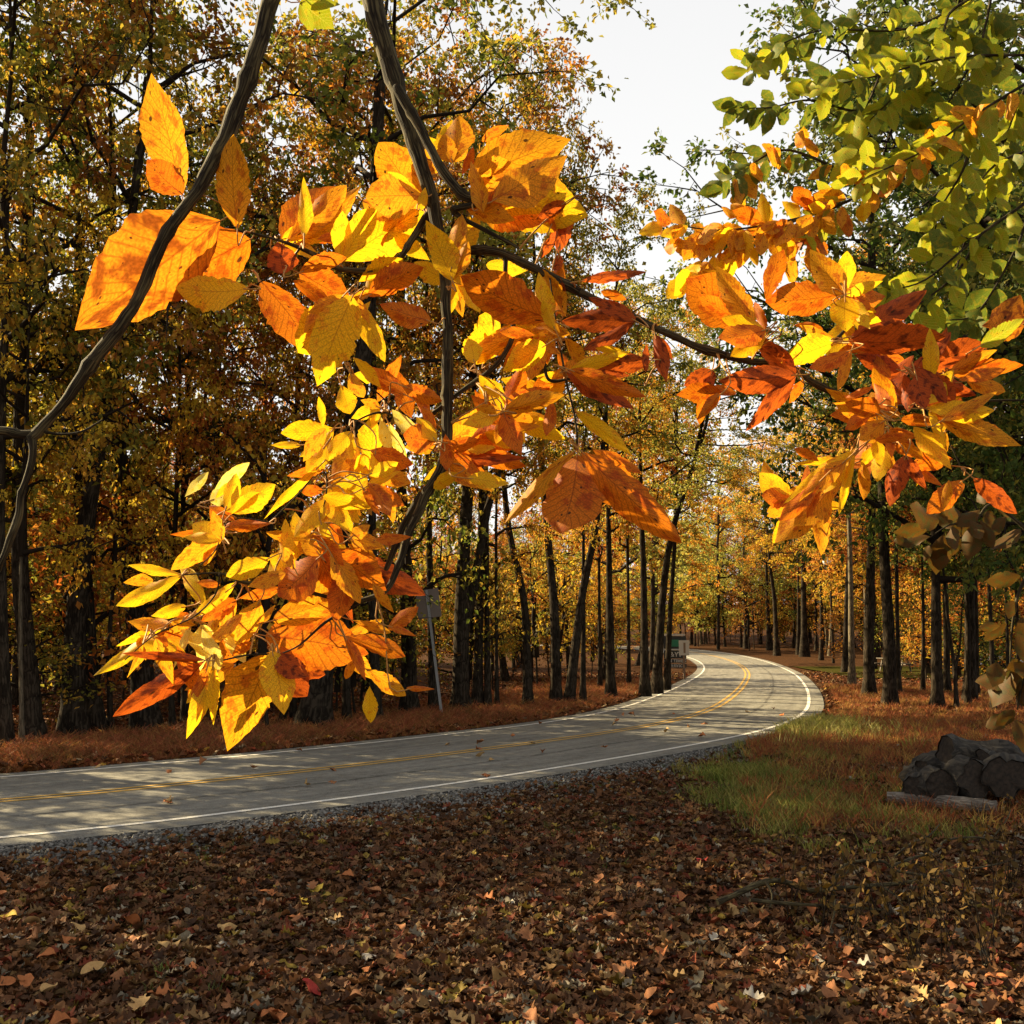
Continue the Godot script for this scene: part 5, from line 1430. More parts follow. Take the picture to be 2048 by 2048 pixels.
	for a in [[Vector3(-0.057, 3.016, -2.127), Vector3(0.044, 2.941, -2.104), 0.040, "yellow", -0.78],
		[Vector3(-0.197, 2.484, -2.041), Vector3(-0.26, 2.513, -2.013), 0.022, "gold", 0.44],
		[Vector3(-0.574, 2.102, -2.068), Vector3(-0.618, 2.108, -2.06), 0.018, "orange", 0.21],
		[Vector3(0.073, 2.884, -2.027), Vector3(0.093, 2.812, -2.055), 0.026, "orange", -0.24],
		[Vector3(-0.66, 1.985, -2.033), Vector3(-0.719, 2.005, -2.035), 0.019, "yellow", 0.02],
		[Vector3(0.568, 2.504, -2.087), Vector3(0.517, 2.469, -2.099), 0.021, "orange", 0.18],
		[Vector3(0.718, 2.408, -2.001), Vector3(0.626, 2.456, -1.999), 0.043, "gold", -0.41],
		[Vector3(-0.424, 2.119, -2.019), Vector3(-0.446, 2.232, -2.056), 0.033, "yellow", -0.28],
		[Vector3(-0.088, 2.832, -1.972), Vector3(0.006, 2.797, -1.939), 0.040, "gold", 0.25],
		[Vector3(0.771, 2.514, -1.962), Vector3(0.821, 2.439, -1.942), 0.040, "red", -0.13],
		[Vector3(0.095, 2.573, -1.959), Vector3(0.017, 2.645, -1.987), 0.042, "gold", -0.37],
		[Vector3(-0.261, 2.436, -2.05), Vector3(-0.24, 2.36, -2.028), 0.025, "pale", -0.13],
		[Vector3(0.785, 2.438, -2.085), Vector3(0.857, 2.427, -2.072), 0.026, "orange", 0.15],
		[Vector3(-0.055, 2.883, -2.016), Vector3(0.054, 2.912, -1.999), 0.041, "gold", -0.10],
		[Vector3(-0.028, 2.461, -2.108), Vector3(-0.109, 2.395, -2.146), 0.033, "orange", 0.63],
		[Vector3(-0.431, 2.698, -2), Vector3(-0.342, 2.637, -2.003), 0.034, "orange", 0.80],
		[Vector3(0.838, 2.558, -2.075), Vector3(0.88, 2.582, -2.073), 0.013, "red", 0.04],
		[Vector3(0.125, 2.572, -2.126), Vector3(0.172, 2.485, -2.1), 0.029, "orange", -0.02],
		[Vector3(-0.356, 2.263, -1.958), Vector3(-0.265, 2.24, -1.948), 0.031, "yellow", 0.52],
		[Vector3(0.741, 2.504, -2.009), Vector3(0.71, 2.561, -2.031), 0.023, "orange", 0.21],
		[Vector3(0.848, 2.404, -2.066), Vector3(0.885, 2.454, -2.071), 0.019, "yellow", 0.22],
		[Vector3(-0.123, 2.745, -2.082), Vector3(-0.092, 2.71, -2.084), 0.020, "gold", 0.55],
		[Vector3(-0.132, 2.989, -2.069), Vector3(-0.184, 3.032, -2.071), 0.028, "yellow", -0.48],
		[Vector3(-0.27, 2.287, -1.946), Vector3(-0.222, 2.222, -1.92), 0.033, "orange", 0.52],
		[Vector3(-0.57, 2.258, -2.083), Vector3(-0.501, 2.253, -2.075), 0.021, "gold", 0.21],
		[Vector3(-0.012, 2.441, -1.951), Vector3(0.05, 2.478, -1.972), 0.025, "orange", -0.10],
		[Vector3(0.527, 2.627, -2.12), Vector3(0.508, 2.7, -2.137), 0.022, "orange", -0.40],
		[Vector3(0.659, 2.683, -2.075), Vector3(0.692, 2.595, -2.081), 0.032, "gold", 0.60],
		[Vector3(-0.253, 2.179, -1.942), Vector3(-0.189, 2.189, -1.962), 0.023, "orange", -0.62],
		[Vector3(0.59, 2.265, -2.132), Vector3(0.531, 2.19, -2.127), 0.040, "yellow", -0.41],
		[Vector3(-0.5, 2.028, -2.101), Vector3(-0.47, 2.064, -2.091), 0.014, "gold", -0.37],
		[Vector3(-0.232, 2.437, -1.988), Vector3(-0.165, 2.362, -1.978), 0.030, "pale", -0.20],
		[Vector3(-0.344, 1.979, -2.128), Vector3(-0.281, 1.914, -2.166), 0.036, "gold", 0.14],
		[Vector3(0.113, 2.58, -1.965), Vector3(0.036, 2.593, -1.98), 0.030, "gold", 0.07],
		[Vector3(0.576, 2.328, -1.943), Vector3(0.533, 2.354, -1.952), 0.020, "orange", -0.29],
		[Vector3(-0.204, 2.442, -2.092), Vector3(-0.231, 2.536, -2.067), 0.041, "orange", -0.44],
		[Vector3(-0.351, 2.321, -2.066), Vector3(-0.286, 2.362, -2.073), 0.033, "gold", -0.52],
		[Vector3(0.106, 2.588, -2.023), Vector3(0.143, 2.531, -2.031), 0.027, "gold", 0.80],
		[Vector3(0.085, 2.497, -2.087), Vector3(-0.023, 2.526, -2.105), 0.031, "yellow", 0.17],
		[Vector3(-0.525, 2.229, -1.948), Vector3(-0.471, 2.269, -1.938), 0.026, "yellow", 0.10],
		[Vector3(0.444, 2.624, -2.01), Vector3(0.362, 2.664, -1.974), 0.038, "orange", -0.34],
		[Vector3(-0.096, 2.74, -2.135), Vector3(0.001, 2.725, -2.149), 0.027, "gold", -0.46],
		[Vector3(-0.124, 2.763, -2.106), Vector3(-0.101, 2.655, -2.089), 0.029, "gold", -0.09],
		[Vector3(0.086, 2.902, -2.066), Vector3(0.107, 2.793, -2.062), 0.029, "red", -0.11],
		[Vector3(0.826, 2.576, -2.105), Vector3(0.735, 2.505, -2.11), 0.035, "red", 0.75],
		[Vector3(0.662, 2.687, -2.012), Vector3(0.701, 2.659, -2.008), 0.015, "gold", -0.58],
		[Vector3(0.499, 2.66, -2.127), Vector3(0.459, 2.728, -2.118), 0.026, "yellow", -0.57],
		[Vector3(0.442, 2.476, -2.025), Vector3(0.396, 2.496, -2.043), 0.020, "orange", 0.16],
		[Vector3(-0.444, 1.983, -2.037), Vector3(-0.411, 1.95, -2.021), 0.019, "orange", -0.48],
		[Vector3(-0.281, 2.689, -2.034), Vector3(-0.338, 2.652, -2.027), 0.020, "gold", -0.73],
		[Vector3(-0.537, 1.949, -2.053), Vector3(-0.622, 1.9, -2.018), 0.040, "gold", -0.02],
		[Vector3(0.703, 2.368, -1.997), Vector3(0.676, 2.327, -2.002), 0.020, "yellow", -0.40],
		[Vector3(0.698, 2.562, -2.014), Vector3(0.742, 2.528, -2.033), 0.020, "red", -0.64],
		[Vector3(-0.326, 2.703, -2.105), Vector3(-0.336, 2.64, -2.097), 0.020, "yellow", 0.67],
		[Vector3(0.819, 2.52, -2.081), Vector3(0.933, 2.564, -2.114), 0.045, "orange", -0.12],
		[Vector3(-0.376, 2.192, -1.968), Vector3(-0.311, 2.133, -1.95), 0.025, "orange", 0.75],
		[Vector3(0.17, 2.35, -1.946), Vector3(0.194, 2.287, -1.952), 0.028, "orange", -0.12],
		[Vector3(0.922, 2.312, -2.118), Vector3(0.828, 2.25, -2.085), 0.027, "orange", 0.65],
		[Vector3(-0.659, 2.026, -2.034), Vector3(-0.741, 2.027, -2.037), 0.030, "gold", 0.75],
		[Vector3(-0.404, 2.248, -2.102), Vector3(-0.337, 2.18, -2.071), 0.035, "yellow", 0.25],
		[Vector3(-0.494, 3.319, -2.009), Vector3(-0.467, 3.395, -2.028), 0.018, "lime", -0.44],
		[Vector3(-0.69, 2.003, -2.051), Vector3(-0.616, 1.995, -2.081), 0.029, "orange", 0.10],
		[Vector3(-0.139, 2.342, -1.984), Vector3(-0.067, 2.286, -2.009), 0.036, "gold", 0.05],
		[Vector3(0.783, 2.522, -2.048), Vector3(0.793, 2.447, -2.06), 0.030, "red", 0.56],
		[Vector3(-0.017, 2.477, -2.13), Vector3(-0.043, 2.373, -2.14), 0.047, "yellow", -0.64],
		[Vector3(-0.088, 2.365, -2.035), Vector3(-0.031, 2.367, -2.017), 0.019, "yellow", -0.71],
		[Vector3(0.65, 2.651, -1.964), Vector3(0.684, 2.582, -1.943), 0.031, "yellow", 0.19],
		[Vector3(-0.626, 1.986, -1.974), Vector3(-0.589, 1.896, -1.993), 0.034, "orange", 0.29],
		[Vector3(0.848, 2.484, -1.949), Vector3(0.941, 2.508, -1.956), 0.026, "orange", -0.28],
		[Vector3(-0.378, 2.468, -2.011), Vector3(-0.37, 2.409, -2.02), 0.017, "yellow", -0.10],
		[Vector3(-0.052, 2.911, -2.115), Vector3(0.064, 2.901, -2.13), 0.047, "yellow", 0.60],
		[Vector3(0.617, 2.269, -2.029), Vector3(0.586, 2.208, -2.005), 0.028, "gold", 0.00],
		[Vector3(-0.116, 2.71, -2.019), Vector3(-0.095, 2.802, -2.017), 0.027, "gold", -0.17],
		[Vector3(0.878, 2.518, -2.119), Vector3(0.929, 2.482, -2.123), 0.017, "red", 0.51],
		[Vector3(-0.587, 1.927, -2.037), Vector3(-0.619, 1.876, -2.022), 0.021, "yellow", -0.73],
		[Vector3(-0.549, 2.181, -1.953), Vector3(-0.624, 2.189, -1.979), 0.023, "yellow", 0.05],
		[Vector3(-0.374, 2.295, -2.095), Vector3(-0.39, 2.19, -2.106), 0.041, "gold", 0.47],
		[Vector3(0.637, 2.628, -2.001), Vector3(0.733, 2.617, -2.019), 0.036, "yellow", 0.57],
		[Vector3(0.638, 2.555, -2.005), Vector3(0.713, 2.579, -2.03), 0.024, "orange", 0.63],
		[Vector3(0.7, 2.693, -2.118), Vector3(0.748, 2.653, -2.126), 0.021, "gold", 0.11],
		[Vector3(0.774, 2.443, -2.054), Vector3(0.715, 2.452, -2.062), 0.027, "gold", 0.67],
		[Vector3(-0.092, 2.376, -2.034), Vector3(-0.025, 2.393, -2.059), 0.027, "orange", 0.59],
		[Vector3(-0.004, 2.469, -2.092), Vector3(0.027, 2.391, -2.1), 0.027, "yellow", -0.45],
		[Vector3(0.165, 2.573, -2.04), Vector3(0.225, 2.551, -2.02), 0.020, "yellow", 0.74],
		[Vector3(0.173, 2.67, -1.978), Vector3(0.222, 2.65, -1.979), 0.022, "orange", 0.68],
		[Vector3(-0.299, 1.96, -2.037), Vector3(-0.319, 1.92, -2.041), 0.019, "gold", -0.71],
		[Vector3(-0.278, 2.323, -2.02), Vector3(-0.273, 2.444, -2.059), 0.047, "yellow", 0.68],
		[Vector3(0.394, 2.503, -2.082), Vector3(0.383, 2.431, -2.102), 0.023, "orange", -0.55],
		[Vector3(-0.653, 2.278, -2.076), Vector3(-0.613, 2.332, -2.096), 0.021, "pale", -0.43],
		[Vector3(0.848, 2.448, -2.069), Vector3(0.884, 2.485, -2.075), 0.017, "yellow", -0.07],
		[Vector3(0.725, 2.323, -1.96), Vector3(0.714, 2.247, -1.979), 0.035, "red", 0.78],
		[Vector3(0.515, 2.678, -2.065), Vector3(0.546, 2.775, -2.032), 0.040, "orange", 0.09],
		[Vector3(-0.558, 2.08, -2.111), Vector3(-0.626, 1.996, -2.135), 0.039, "gold", 0.44],
		[Vector3(0.647, 2.635, -2.122), Vector3(0.591, 2.651, -2.142), 0.021, "orange", -0.28],
		[Vector3(-0.279, 2.886, -2.113), Vector3(-0.262, 2.797, -2.087), 0.028, "orange", 0.65],
		[Vector3(-0.003, 2.402, -1.99), Vector3(0.055, 2.403, -1.979), 0.020, "gold", -0.23],
		[Vector3(-0.068, 2.902, -2.054), Vector3(-0.047, 2.955, -2.038), 0.025, "gold", 0.73],
		[Vector3(-0.288, 2.368, -2.037), Vector3(-0.293, 2.304, -2.058), 0.020, "yellow", 0.18],
		[Vector3(-0.572, 2.016, -1.949), Vector3(-0.546, 1.932, -1.969), 0.032, "pale", 0.58],
		[Vector3(-0.512, 3.384, -2.123), Vector3(-0.462, 3.412, -2.106), 0.019, "lime", -0.64],
		[Vector3(-0.708, 1.994, -2.019), Vector3(-0.619, 1.972, -2.008), 0.038, "yellow", -0.42],
		[Vector3(-0.101, 2.928, -2.026), Vector3(-0.08, 2.98, -2.007), 0.017, "orange", -0.70],
		[Vector3(-0.199, 2.487, -2.077), Vector3(-0.162, 2.436, -2.061), 0.023, "orange", 0.79],
		[Vector3(0.617, 2.289, -2.01), Vector3(0.536, 2.209, -1.986), 0.047, "gold", 0.37],
		[Vector3(0.627, 2.335, -1.95), Vector3(0.598, 2.291, -1.962), 0.024, "orange", -0.78],
		[Vector3(-0.053, 2.759, -2.078), Vector3(0.032, 2.759, -2.11), 0.035, "yellow", -0.37],
		[Vector3(-0.365, 2.274, -2.022), Vector3(-0.299, 2.239, -2.002), 0.031, "yellow", -0.42],
		[Vector3(0.497, 2.587, -2.015), Vector3(0.407, 2.58, -1.998), 0.026, "yellow", -0.66],
		[Vector3(-0.113, 2.761, -2.05), Vector3(-0.085, 2.846, -2.037), 0.039, "yellow", -0.04],
		[Vector3(-0.376, 2.181, -1.987), Vector3(-0.328, 2.084, -1.998), 0.044, "orange", -0.23],
		[Vector3(-0.041, 2.436, -2.066), Vector3(-0.075, 2.496, -2.068), 0.021, "orange", 0.42],
		[Vector3(0.831, 2.385, -2.044), Vector3(0.797, 2.294, -2.043), 0.030, "yellow", -0.69],
		[Vector3(0.643, 2.344, -1.97), Vector3(0.593, 2.274, -1.982), 0.027, "yellow", 0.59],
		[Vector3(0.107, 2.633, -2.026), Vector3(0.062, 2.729, -2.018), 0.041, "gold", -0.64],
		[Vector3(0.07, 2.598, -1.998), Vector3(0.032, 2.546, -1.995), 0.018, "yellow", -0.03],
		[Vector3(-0.558, 2.023, -2.013), Vector3(-0.506, 1.951, -2.015), 0.028, "pale", 0.04],
		[Vector3(-0.021, 2.409, -2.001), Vector3(-0.081, 2.469, -2.004), 0.036, "orange", -0.41],
		[Vector3(-0.346, 2.261, -1.98), Vector3(-0.414, 2.19, -1.974), 0.041, "yellow", 0.45],
		[Vector3(0.08, 2.646, -2.026), Vector3(0.1, 2.764, -2.036), 0.035, "orange", -0.18],
		[Vector3(-0.313, 2.4, -2.082), Vector3(-0.361, 2.297, -2.071), 0.044, "gold", 0.58],
		[Vector3(-0.126, 2.392, -2.091), Vector3(-0.046, 2.459, -2.051), 0.041, "gold", 0.70],
		[Vector3(-0.36, 2.315, -2.028), Vector3(-0.323, 2.215, -2.027), 0.038, "gold", 0.27],
		[Vector3(-0.596, 1.943, -2.094), Vector3(-0.576, 1.849, -2.064), 0.031, "yellow", 0.11],
		[Vector3(-0.153, 2.959, -2.053), Vector3(-0.12, 3.042, -2.019), 0.038, "yellow", -0.26],
		[Vector3(0.045, 2.573, -1.95), Vector3(-0.025, 2.583, -1.957), 0.023, "orange", 0.03],
		[Vector3(-0.318, 2.642, -1.957), Vector3(-0.392, 2.618, -1.95), 0.030, "gold", 0.09],
		[Vector3(0.829, 2.545, -2.027), Vector3(0.867, 2.609, -2.029), 0.023, "red", -0.72],
		[Vector3(0.587, 2.303, -2.082), Vector3(0.529, 2.223, -2.056), 0.040, "gold", -0.48],
		[Vector3(0.969, 2.638, -2.105), Vector3(1.062, 2.644, -2.063), 0.035, "spotted", -0.33],
		[Vector3(-0.25, 2.015, -2.127), Vector3(-0.189, 2.062, -2.124), 0.033, "orange", -0.51],
		[Vector3(-0.255, 2.29, -2.124), Vector3(-0.243, 2.232, -2.127), 0.024, "gold", -0.45],
		[Vector3(0.595, 2.523, -2.096), Vector3(0.566, 2.476, -2.105), 0.021, "orange", -0.65],
		[Vector3(0.162, 2.374, -2.077), Vector3(0.255, 2.32, -2.048), 0.031, "orange", -0.59],
		[Vector3(-0.583, 2.195, -2.056), Vector3(-0.601, 2.138, -2.048), 0.023, "gold", -0.30],
		[Vector3(0.785, 2.409, -2.018), Vector3(0.839, 2.319, -1.978), 0.038, "yellow", -0.33],
		[Vector3(0.745, 2.37, -1.977), Vector3(0.782, 2.335, -1.97), 0.018, "gold", 0.53],
		[Vector3(-0.294, 2.329, -2.038), Vector3(-0.245, 2.344, -2.019), 0.020, "gold", -0.48],
		[Vector3(0.687, 2.372, -1.958), Vector3(0.757, 2.373, -1.935), 0.025, "orange", 0.13],
		[Vector3(0.774, 2.438, -2.071), Vector3(0.716, 2.53, -2.032), 0.037, "gold", -0.03],
		[Vector3(-0.339, 2.739, -2), Vector3(-0.33, 2.828, -1.967), 0.036, "yellow", 0.40],
		[Vector3(-0.302, 2.531, -1.959), Vector3(-0.251, 2.473, -1.968), 0.023, "yellow", 0.54],
		[Vector3(-0.144, 2.395, -1.974), Vector3(-0.173, 2.446, -1.993), 0.018, "orange", 0.60],
		[Vector3(-0.418, 2.112, -1.994), Vector3(-0.42, 2.165, -1.996), 0.018, "gold", -0.54],
		[Vector3(0.556, 2.246, -1.997), Vector3(0.476, 2.315, -2.001), 0.047, "yellow", 0.36],
		[Vector3(0.517, 2.276, -2.098), Vector3(0.515, 2.357, -2.103), 0.031, "gold", -0.66],
		[Vector3(-0.604, 2.024, -2.019), Vector3(-0.649, 2.026, -2.019), 0.015, "gold", -0.67],
		[Vector3(-0.489, 1.991, -1.989), Vector3(-0.527, 1.964, -1.993), 0.021, "orange", -0.46],
		[Vector3(-0.637, 2.016, -2.032), Vector3(-0.572, 1.95, -2.066), 0.028, "pale", 0.46],
		[Vector3(-0.101, 2.692, -2.009), Vector3(-0.127, 2.736, -1.994), 0.017, "yellow", 0.30],
		[Vector3(-0.054, 2.402, -2.039), Vector3(0.017, 2.374, -2.057), 0.033, "yellow", 0.22],
		[Vector3(-0.611, 1.96, -2.134), Vector3(-0.652, 1.88, -2.14), 0.038, "orange", 0.28],
		[Vector3(0.714, 2.676, -2.121), Vector3(0.661, 2.579, -2.143), 0.047, "yellow", 0.14],
		[Vector3(-0.423, 2.19, -2.059), Vector3(-0.487, 2.118, -2.071), 0.037, "yellow", 0.75],
		[Vector3(0.798, 2.52, -2.058), Vector3(0.841, 2.57, -2.061), 0.026, "red", -0.17],
		[Vector3(-0.126, 2.383, -1.957), Vector3(-0.124, 2.314, -1.966), 0.029, "orange", 0.26],
		[Vector3(-0.351, 2.391, -1.943), Vector3(-0.386, 2.324, -1.92), 0.031, "gold", -0.14],
		[Vector3(0.714, 2.437, -2.064), Vector3(0.623, 2.491, -2.047), 0.030, "gold", -0.50],
		[Vector3(-0.525, 2.219, -1.983), Vector3(-0.579, 2.249, -1.989), 0.020, "orange", -0.18],
		[Vector3(-0.411, 2.838, -2.119), Vector3(-0.386, 2.927, -2.111), 0.032, "yellow", 0.47],
		[Vector3(-0.257, 2.098, -1.942), Vector3(-0.219, 2.045, -1.961), 0.020, "gold", -0.07],
		[Vector3(0.794, 2.559, -2.073), Vector3(0.688, 2.568, -2.045), 0.039, "orange", 0.27],
		[Vector3(-0.024, 2.46, -1.999), Vector3(-0.064, 2.505, -1.99), 0.024, "yellow", -0.20],
		[Vector3(0.783, 2.437, -1.944), Vector3(0.852, 2.514, -1.97), 0.037, "yellow", 0.09],
		[Vector3(-0.723, 2.009, -2.061), Vector3(-0.711, 1.956, -2.06), 0.024, "gold", -0.58],
		[Vector3(0.642, 2.291, -2.089), Vector3(0.603, 2.231, -2.098), 0.024, "orange", -0.33],
		[Vector3(0.665, 2.326, -1.957), Vector3(0.666, 2.259, -1.982), 0.027, "gold", 0.74],
		[Vector3(-0.342, 2.709, -2.099), Vector3(-0.417, 2.632, -2.086), 0.031, "yellow", 0.49],
		[Vector3(0.095, 2.55, -2.002), Vector3(0.047, 2.574, -1.983), 0.018, "gold", 0.44],
		[Vector3(-0.303, 2.664, -2.004), Vector3(-0.279, 2.608, -2.001), 0.017, "gold", -0.22],
		[Vector3(-0.06, 2.978, -1.981), Vector3(-0.006, 3.021, -2), 0.021, "orange", 0.22],
		[Vector3(-0.167, 2.866, -2.022), Vector3(-0.247, 2.917, -1.988), 0.035, "yellow", 0.67],
		[Vector3(0.594, 2.26, -2.03), Vector3(0.639, 2.251, -2.01), 0.019, "yellow", 0.11],
		[Vector3(0.066, 2.596, -1.959), Vector3(0.051, 2.704, -1.967), 0.042, "yellow", -0.62],
		[Vector3(-0.483, 2.811, -2.088), Vector3(-0.382, 2.772, -2.059), 0.033, "yellow", 0.54],
		[Vector3(0.079, 2.505, -2.046), Vector3(0.167, 2.565, -2.048), 0.041, "gold", -0.59],
		[Vector3(-0.101, 2.737, -1.941), Vector3(-0.149, 2.743, -1.943), 0.015, "orange", -0.15],
		[Vector3(0.695, 2.478, -1.984), Vector3(0.649, 2.465, -1.999), 0.016, "orange", 0.64],
		[Vector3(-0.172, 2.783, -2.116), Vector3(-0.246, 2.831, -2.089), 0.036, "yellow", -0.19],
		[Vector3(0.716, 2.42, -2.121), Vector3(0.725, 2.328, -2.107), 0.030, "orange", 0.76],
		[Vector3(-0.148, 2.395, -2.108), Vector3(-0.125, 2.348, -2.101), 0.014, "orange", 0.42],
		[Vector3(-0.657, 1.998, -1.948), Vector3(-0.626, 1.911, -1.973), 0.028, "gold", -0.33],
		[Vector3(0.121, 2.854, -2.051), Vector3(0.077, 2.815, -2.067), 0.020, "red", -0.44],
		[Vector3(-0.604, 2.02, -2.085), Vector3(-0.614, 1.934, -2.091), 0.031, "pale", -0.44],
		[Vector3(0.096, 2.595, -2.137), Vector3(0.128, 2.525, -2.113), 0.025, "orange", -0.11],
		[Vector3(-0.5, 2.043, -1.955), Vector3(-0.573, 1.982, -1.984), 0.026, "gold", 0.46],
		[Vector3(-0.463, 1.961, -2.108), Vector3(-0.369, 1.926, -2.092), 0.041, "red", 0.67],
		[Vector3(-0.075, 2.927, -2.066), Vector3(-0.039, 2.824, -2.048), 0.032, "gold", 0.10],
		[Vector3(-0.178, 2.832, -1.975), Vector3(-0.17, 2.878, -1.97), 0.020, "yellow", -0.07],
		[Vector3(0.074, 2.455, -1.957), Vector3(0.065, 2.377, -1.947), 0.025, "orange", 0.56],
		[Vector3(0.702, 2.382, -1.99), Vector3(0.698, 2.32, -1.969), 0.025, "yellow", -0.35],
		[Vector3(0.802, 2.49, -1.967), Vector3(0.79, 2.581, -1.929), 0.031, "yellow", 0.05],
		[Vector3(-0.308, 2.707, -2.033), Vector3(-0.215, 2.74, -1.997), 0.042, "yellow", 0.66],
		[Vector3(-0.055, 2.813, -1.941), Vector3(-0.081, 2.907, -1.918), 0.034, "gold", -0.64],
		[Vector3(-0.361, 2.286, -2.124), Vector3(-0.276, 2.276, -2.137), 0.037, "yellow", 0.11],
		[Vector3(0.1, 2.632, -2.083), Vector3(-0.004, 2.578, -2.081), 0.049, "yellow", -0.57],
		[Vector3(0.656, 2.717, -2.137), Vector3(0.695, 2.666, -2.124), 0.022, "yellow", 0.52],
		[Vector3(0.096, 2.711, -2.02), Vector3(0.085, 2.64, -2.047), 0.033, "red", 0.69],
		[Vector3(0.789, 2.416, -1.944), Vector3(0.82, 2.374, -1.954), 0.015, "yellow", -0.65],
		[Vector3(-0.611, 2.288, -2.118), Vector3(-0.545, 2.361, -2.152), 0.028, "pale", 0.09],
		[Vector3(-0.109, 2.363, -2.1), Vector3(-0.178, 2.308, -2.071), 0.025, "yellow", 0.18],
		[Vector3(-0.335, 2.141, -2.102), Vector3(-0.353, 2.04, -2.099), 0.031, "orange", 0.38],
		[Vector3(-0.372, 2.347, -2.044), Vector3(-0.416, 2.322, -2.051), 0.015, "yellow", 0.56],
		[Vector3(0.134, 2.523, -2.055), Vector3(0.212, 2.511, -2.045), 0.024, "orange", -0.68],
		[Vector3(-0.316, 2.508, -2.017), Vector3(-0.26, 2.512, -2.039), 0.025, "yellow", 0.24],
		[Vector3(-0.085, 2.396, -2.11), Vector3(0.008, 2.383, -2.105), 0.040, "orange", 0.19],
		[Vector3(0.548, 2.54, -2), Vector3(0.49, 2.561, -1.993), 0.020, "red", -0.54],
		[Vector3(-0.624, 2.067, -2.139), Vector3(-0.694, 2.155, -2.16), 0.034, "yellow", -0.78],
		[Vector3(0.613, 2.303, -2.124), Vector3(0.558, 2.203, -2.109), 0.044, "orange", 0.62],
		[Vector3(-0.134, 2.358, -2.013), Vector3(-0.058, 2.318, -2.016), 0.038, "orange", -0.46],
		[Vector3(0.067, 2.619, -2.022), Vector3(-0.037, 2.591, -2.057), 0.042, "yellow", -0.66],
		[Vector3(-0.263, 1.911, -1.964), Vector3(-0.264, 1.841, -1.989), 0.027, "yellow", 0.30],
		[Vector3(0.819, 2.293, -1.946), Vector3(0.808, 2.236, -1.954), 0.018, "gold", 0.19],
		[Vector3(-0.557, 2.259, -1.953), Vector3(-0.519, 2.287, -1.936), 0.016, "yellow", 0.09],
		[Vector3(0.677, 2.727, -2.124), Vector3(0.784, 2.754, -2.12), 0.047, "gold", -0.31],
		[Vector3(-0.266, 2.462, -2.032), Vector3(-0.215, 2.552, -2.018), 0.032, "orange", 0.53],
		[Vector3(-0.314, 2.179, -2.007), Vector3(-0.26, 2.141, -2.014), 0.028, "gold", 0.65],
		[Vector3(-0.368, 2.259, -2.036), Vector3(-0.329, 2.236, -2.049), 0.014, "gold", 0.24],
		[Vector3(0.73, 2.434, -1.994), Vector3(0.709, 2.496, -2.015), 0.027, "orange", -0.22],
		[Vector3(-0.423, 2.12, -1.962), Vector3(-0.489, 2.091, -1.947), 0.032, "gold", 0.42],
		[Vector3(-0.39, 2.79, -2.017), Vector3(-0.331, 2.802, -2.011), 0.023, "orange", -0.38],
		[Vector3(-0.282, 2.666, -2.028), Vector3(-0.308, 2.624, -2.014), 0.016, "yellow", -0.01],
		[Vector3(0.262, 2.567, -1.986), Vector3(0.259, 2.51, -1.984), 0.016, "red", -0.37],
		[Vector3(-0.714, 2.114, -2.089), Vector3(-0.774, 2.108, -2.092), 0.026, "gold", -0.62],
		[Vector3(-0.589, 2.21, -2.113), Vector3(-0.609, 2.262, -2.1), 0.017, "orange", -0.05],
		[Vector3(-0.449, 1.985, -1.996), Vector3(-0.461, 1.938, -2.008), 0.014, "yellow", 0.77],
		[Vector3(-0.42, 2.166, -2.102), Vector3(-0.442, 2.258, -2.131), 0.035, "yellow", 0.38],
		[Vector3(0.575, 2.334, -2.017), Vector3(0.569, 2.268, -2.038), 0.023, "orange", 0.57],
		[Vector3(0.053, 2.569, -1.943), Vector3(-0.016, 2.51, -1.94), 0.035, "orange", -0.45],
		[Vector3(0.091, 2.791, -1.98), Vector3(0.056, 2.725, -1.958), 0.018, "red", -0.78],
		[Vector3(-0.349, 2.2, -2.13), Vector3(-0.362, 2.119, -2.129), 0.037, "yellow", 0.65]]:
		var o := hang_leaf(t, a[0], a[1], a[2], a[3], a[4], rng.randi())
		if not rest.has(a[3]):
			rest[a[3]] = SurfaceTool.new()
			rest[a[3]].begin(Mesh.PRIMITIVE_TRIANGLES)
		rest[a[3]].append_from(o.mesh, 0, o.transform)
		o.free()
	for q in rest:
		part("foliage", rest[q].commit(), M["leaf_" + q], t).set_meta("kind", "stuff")
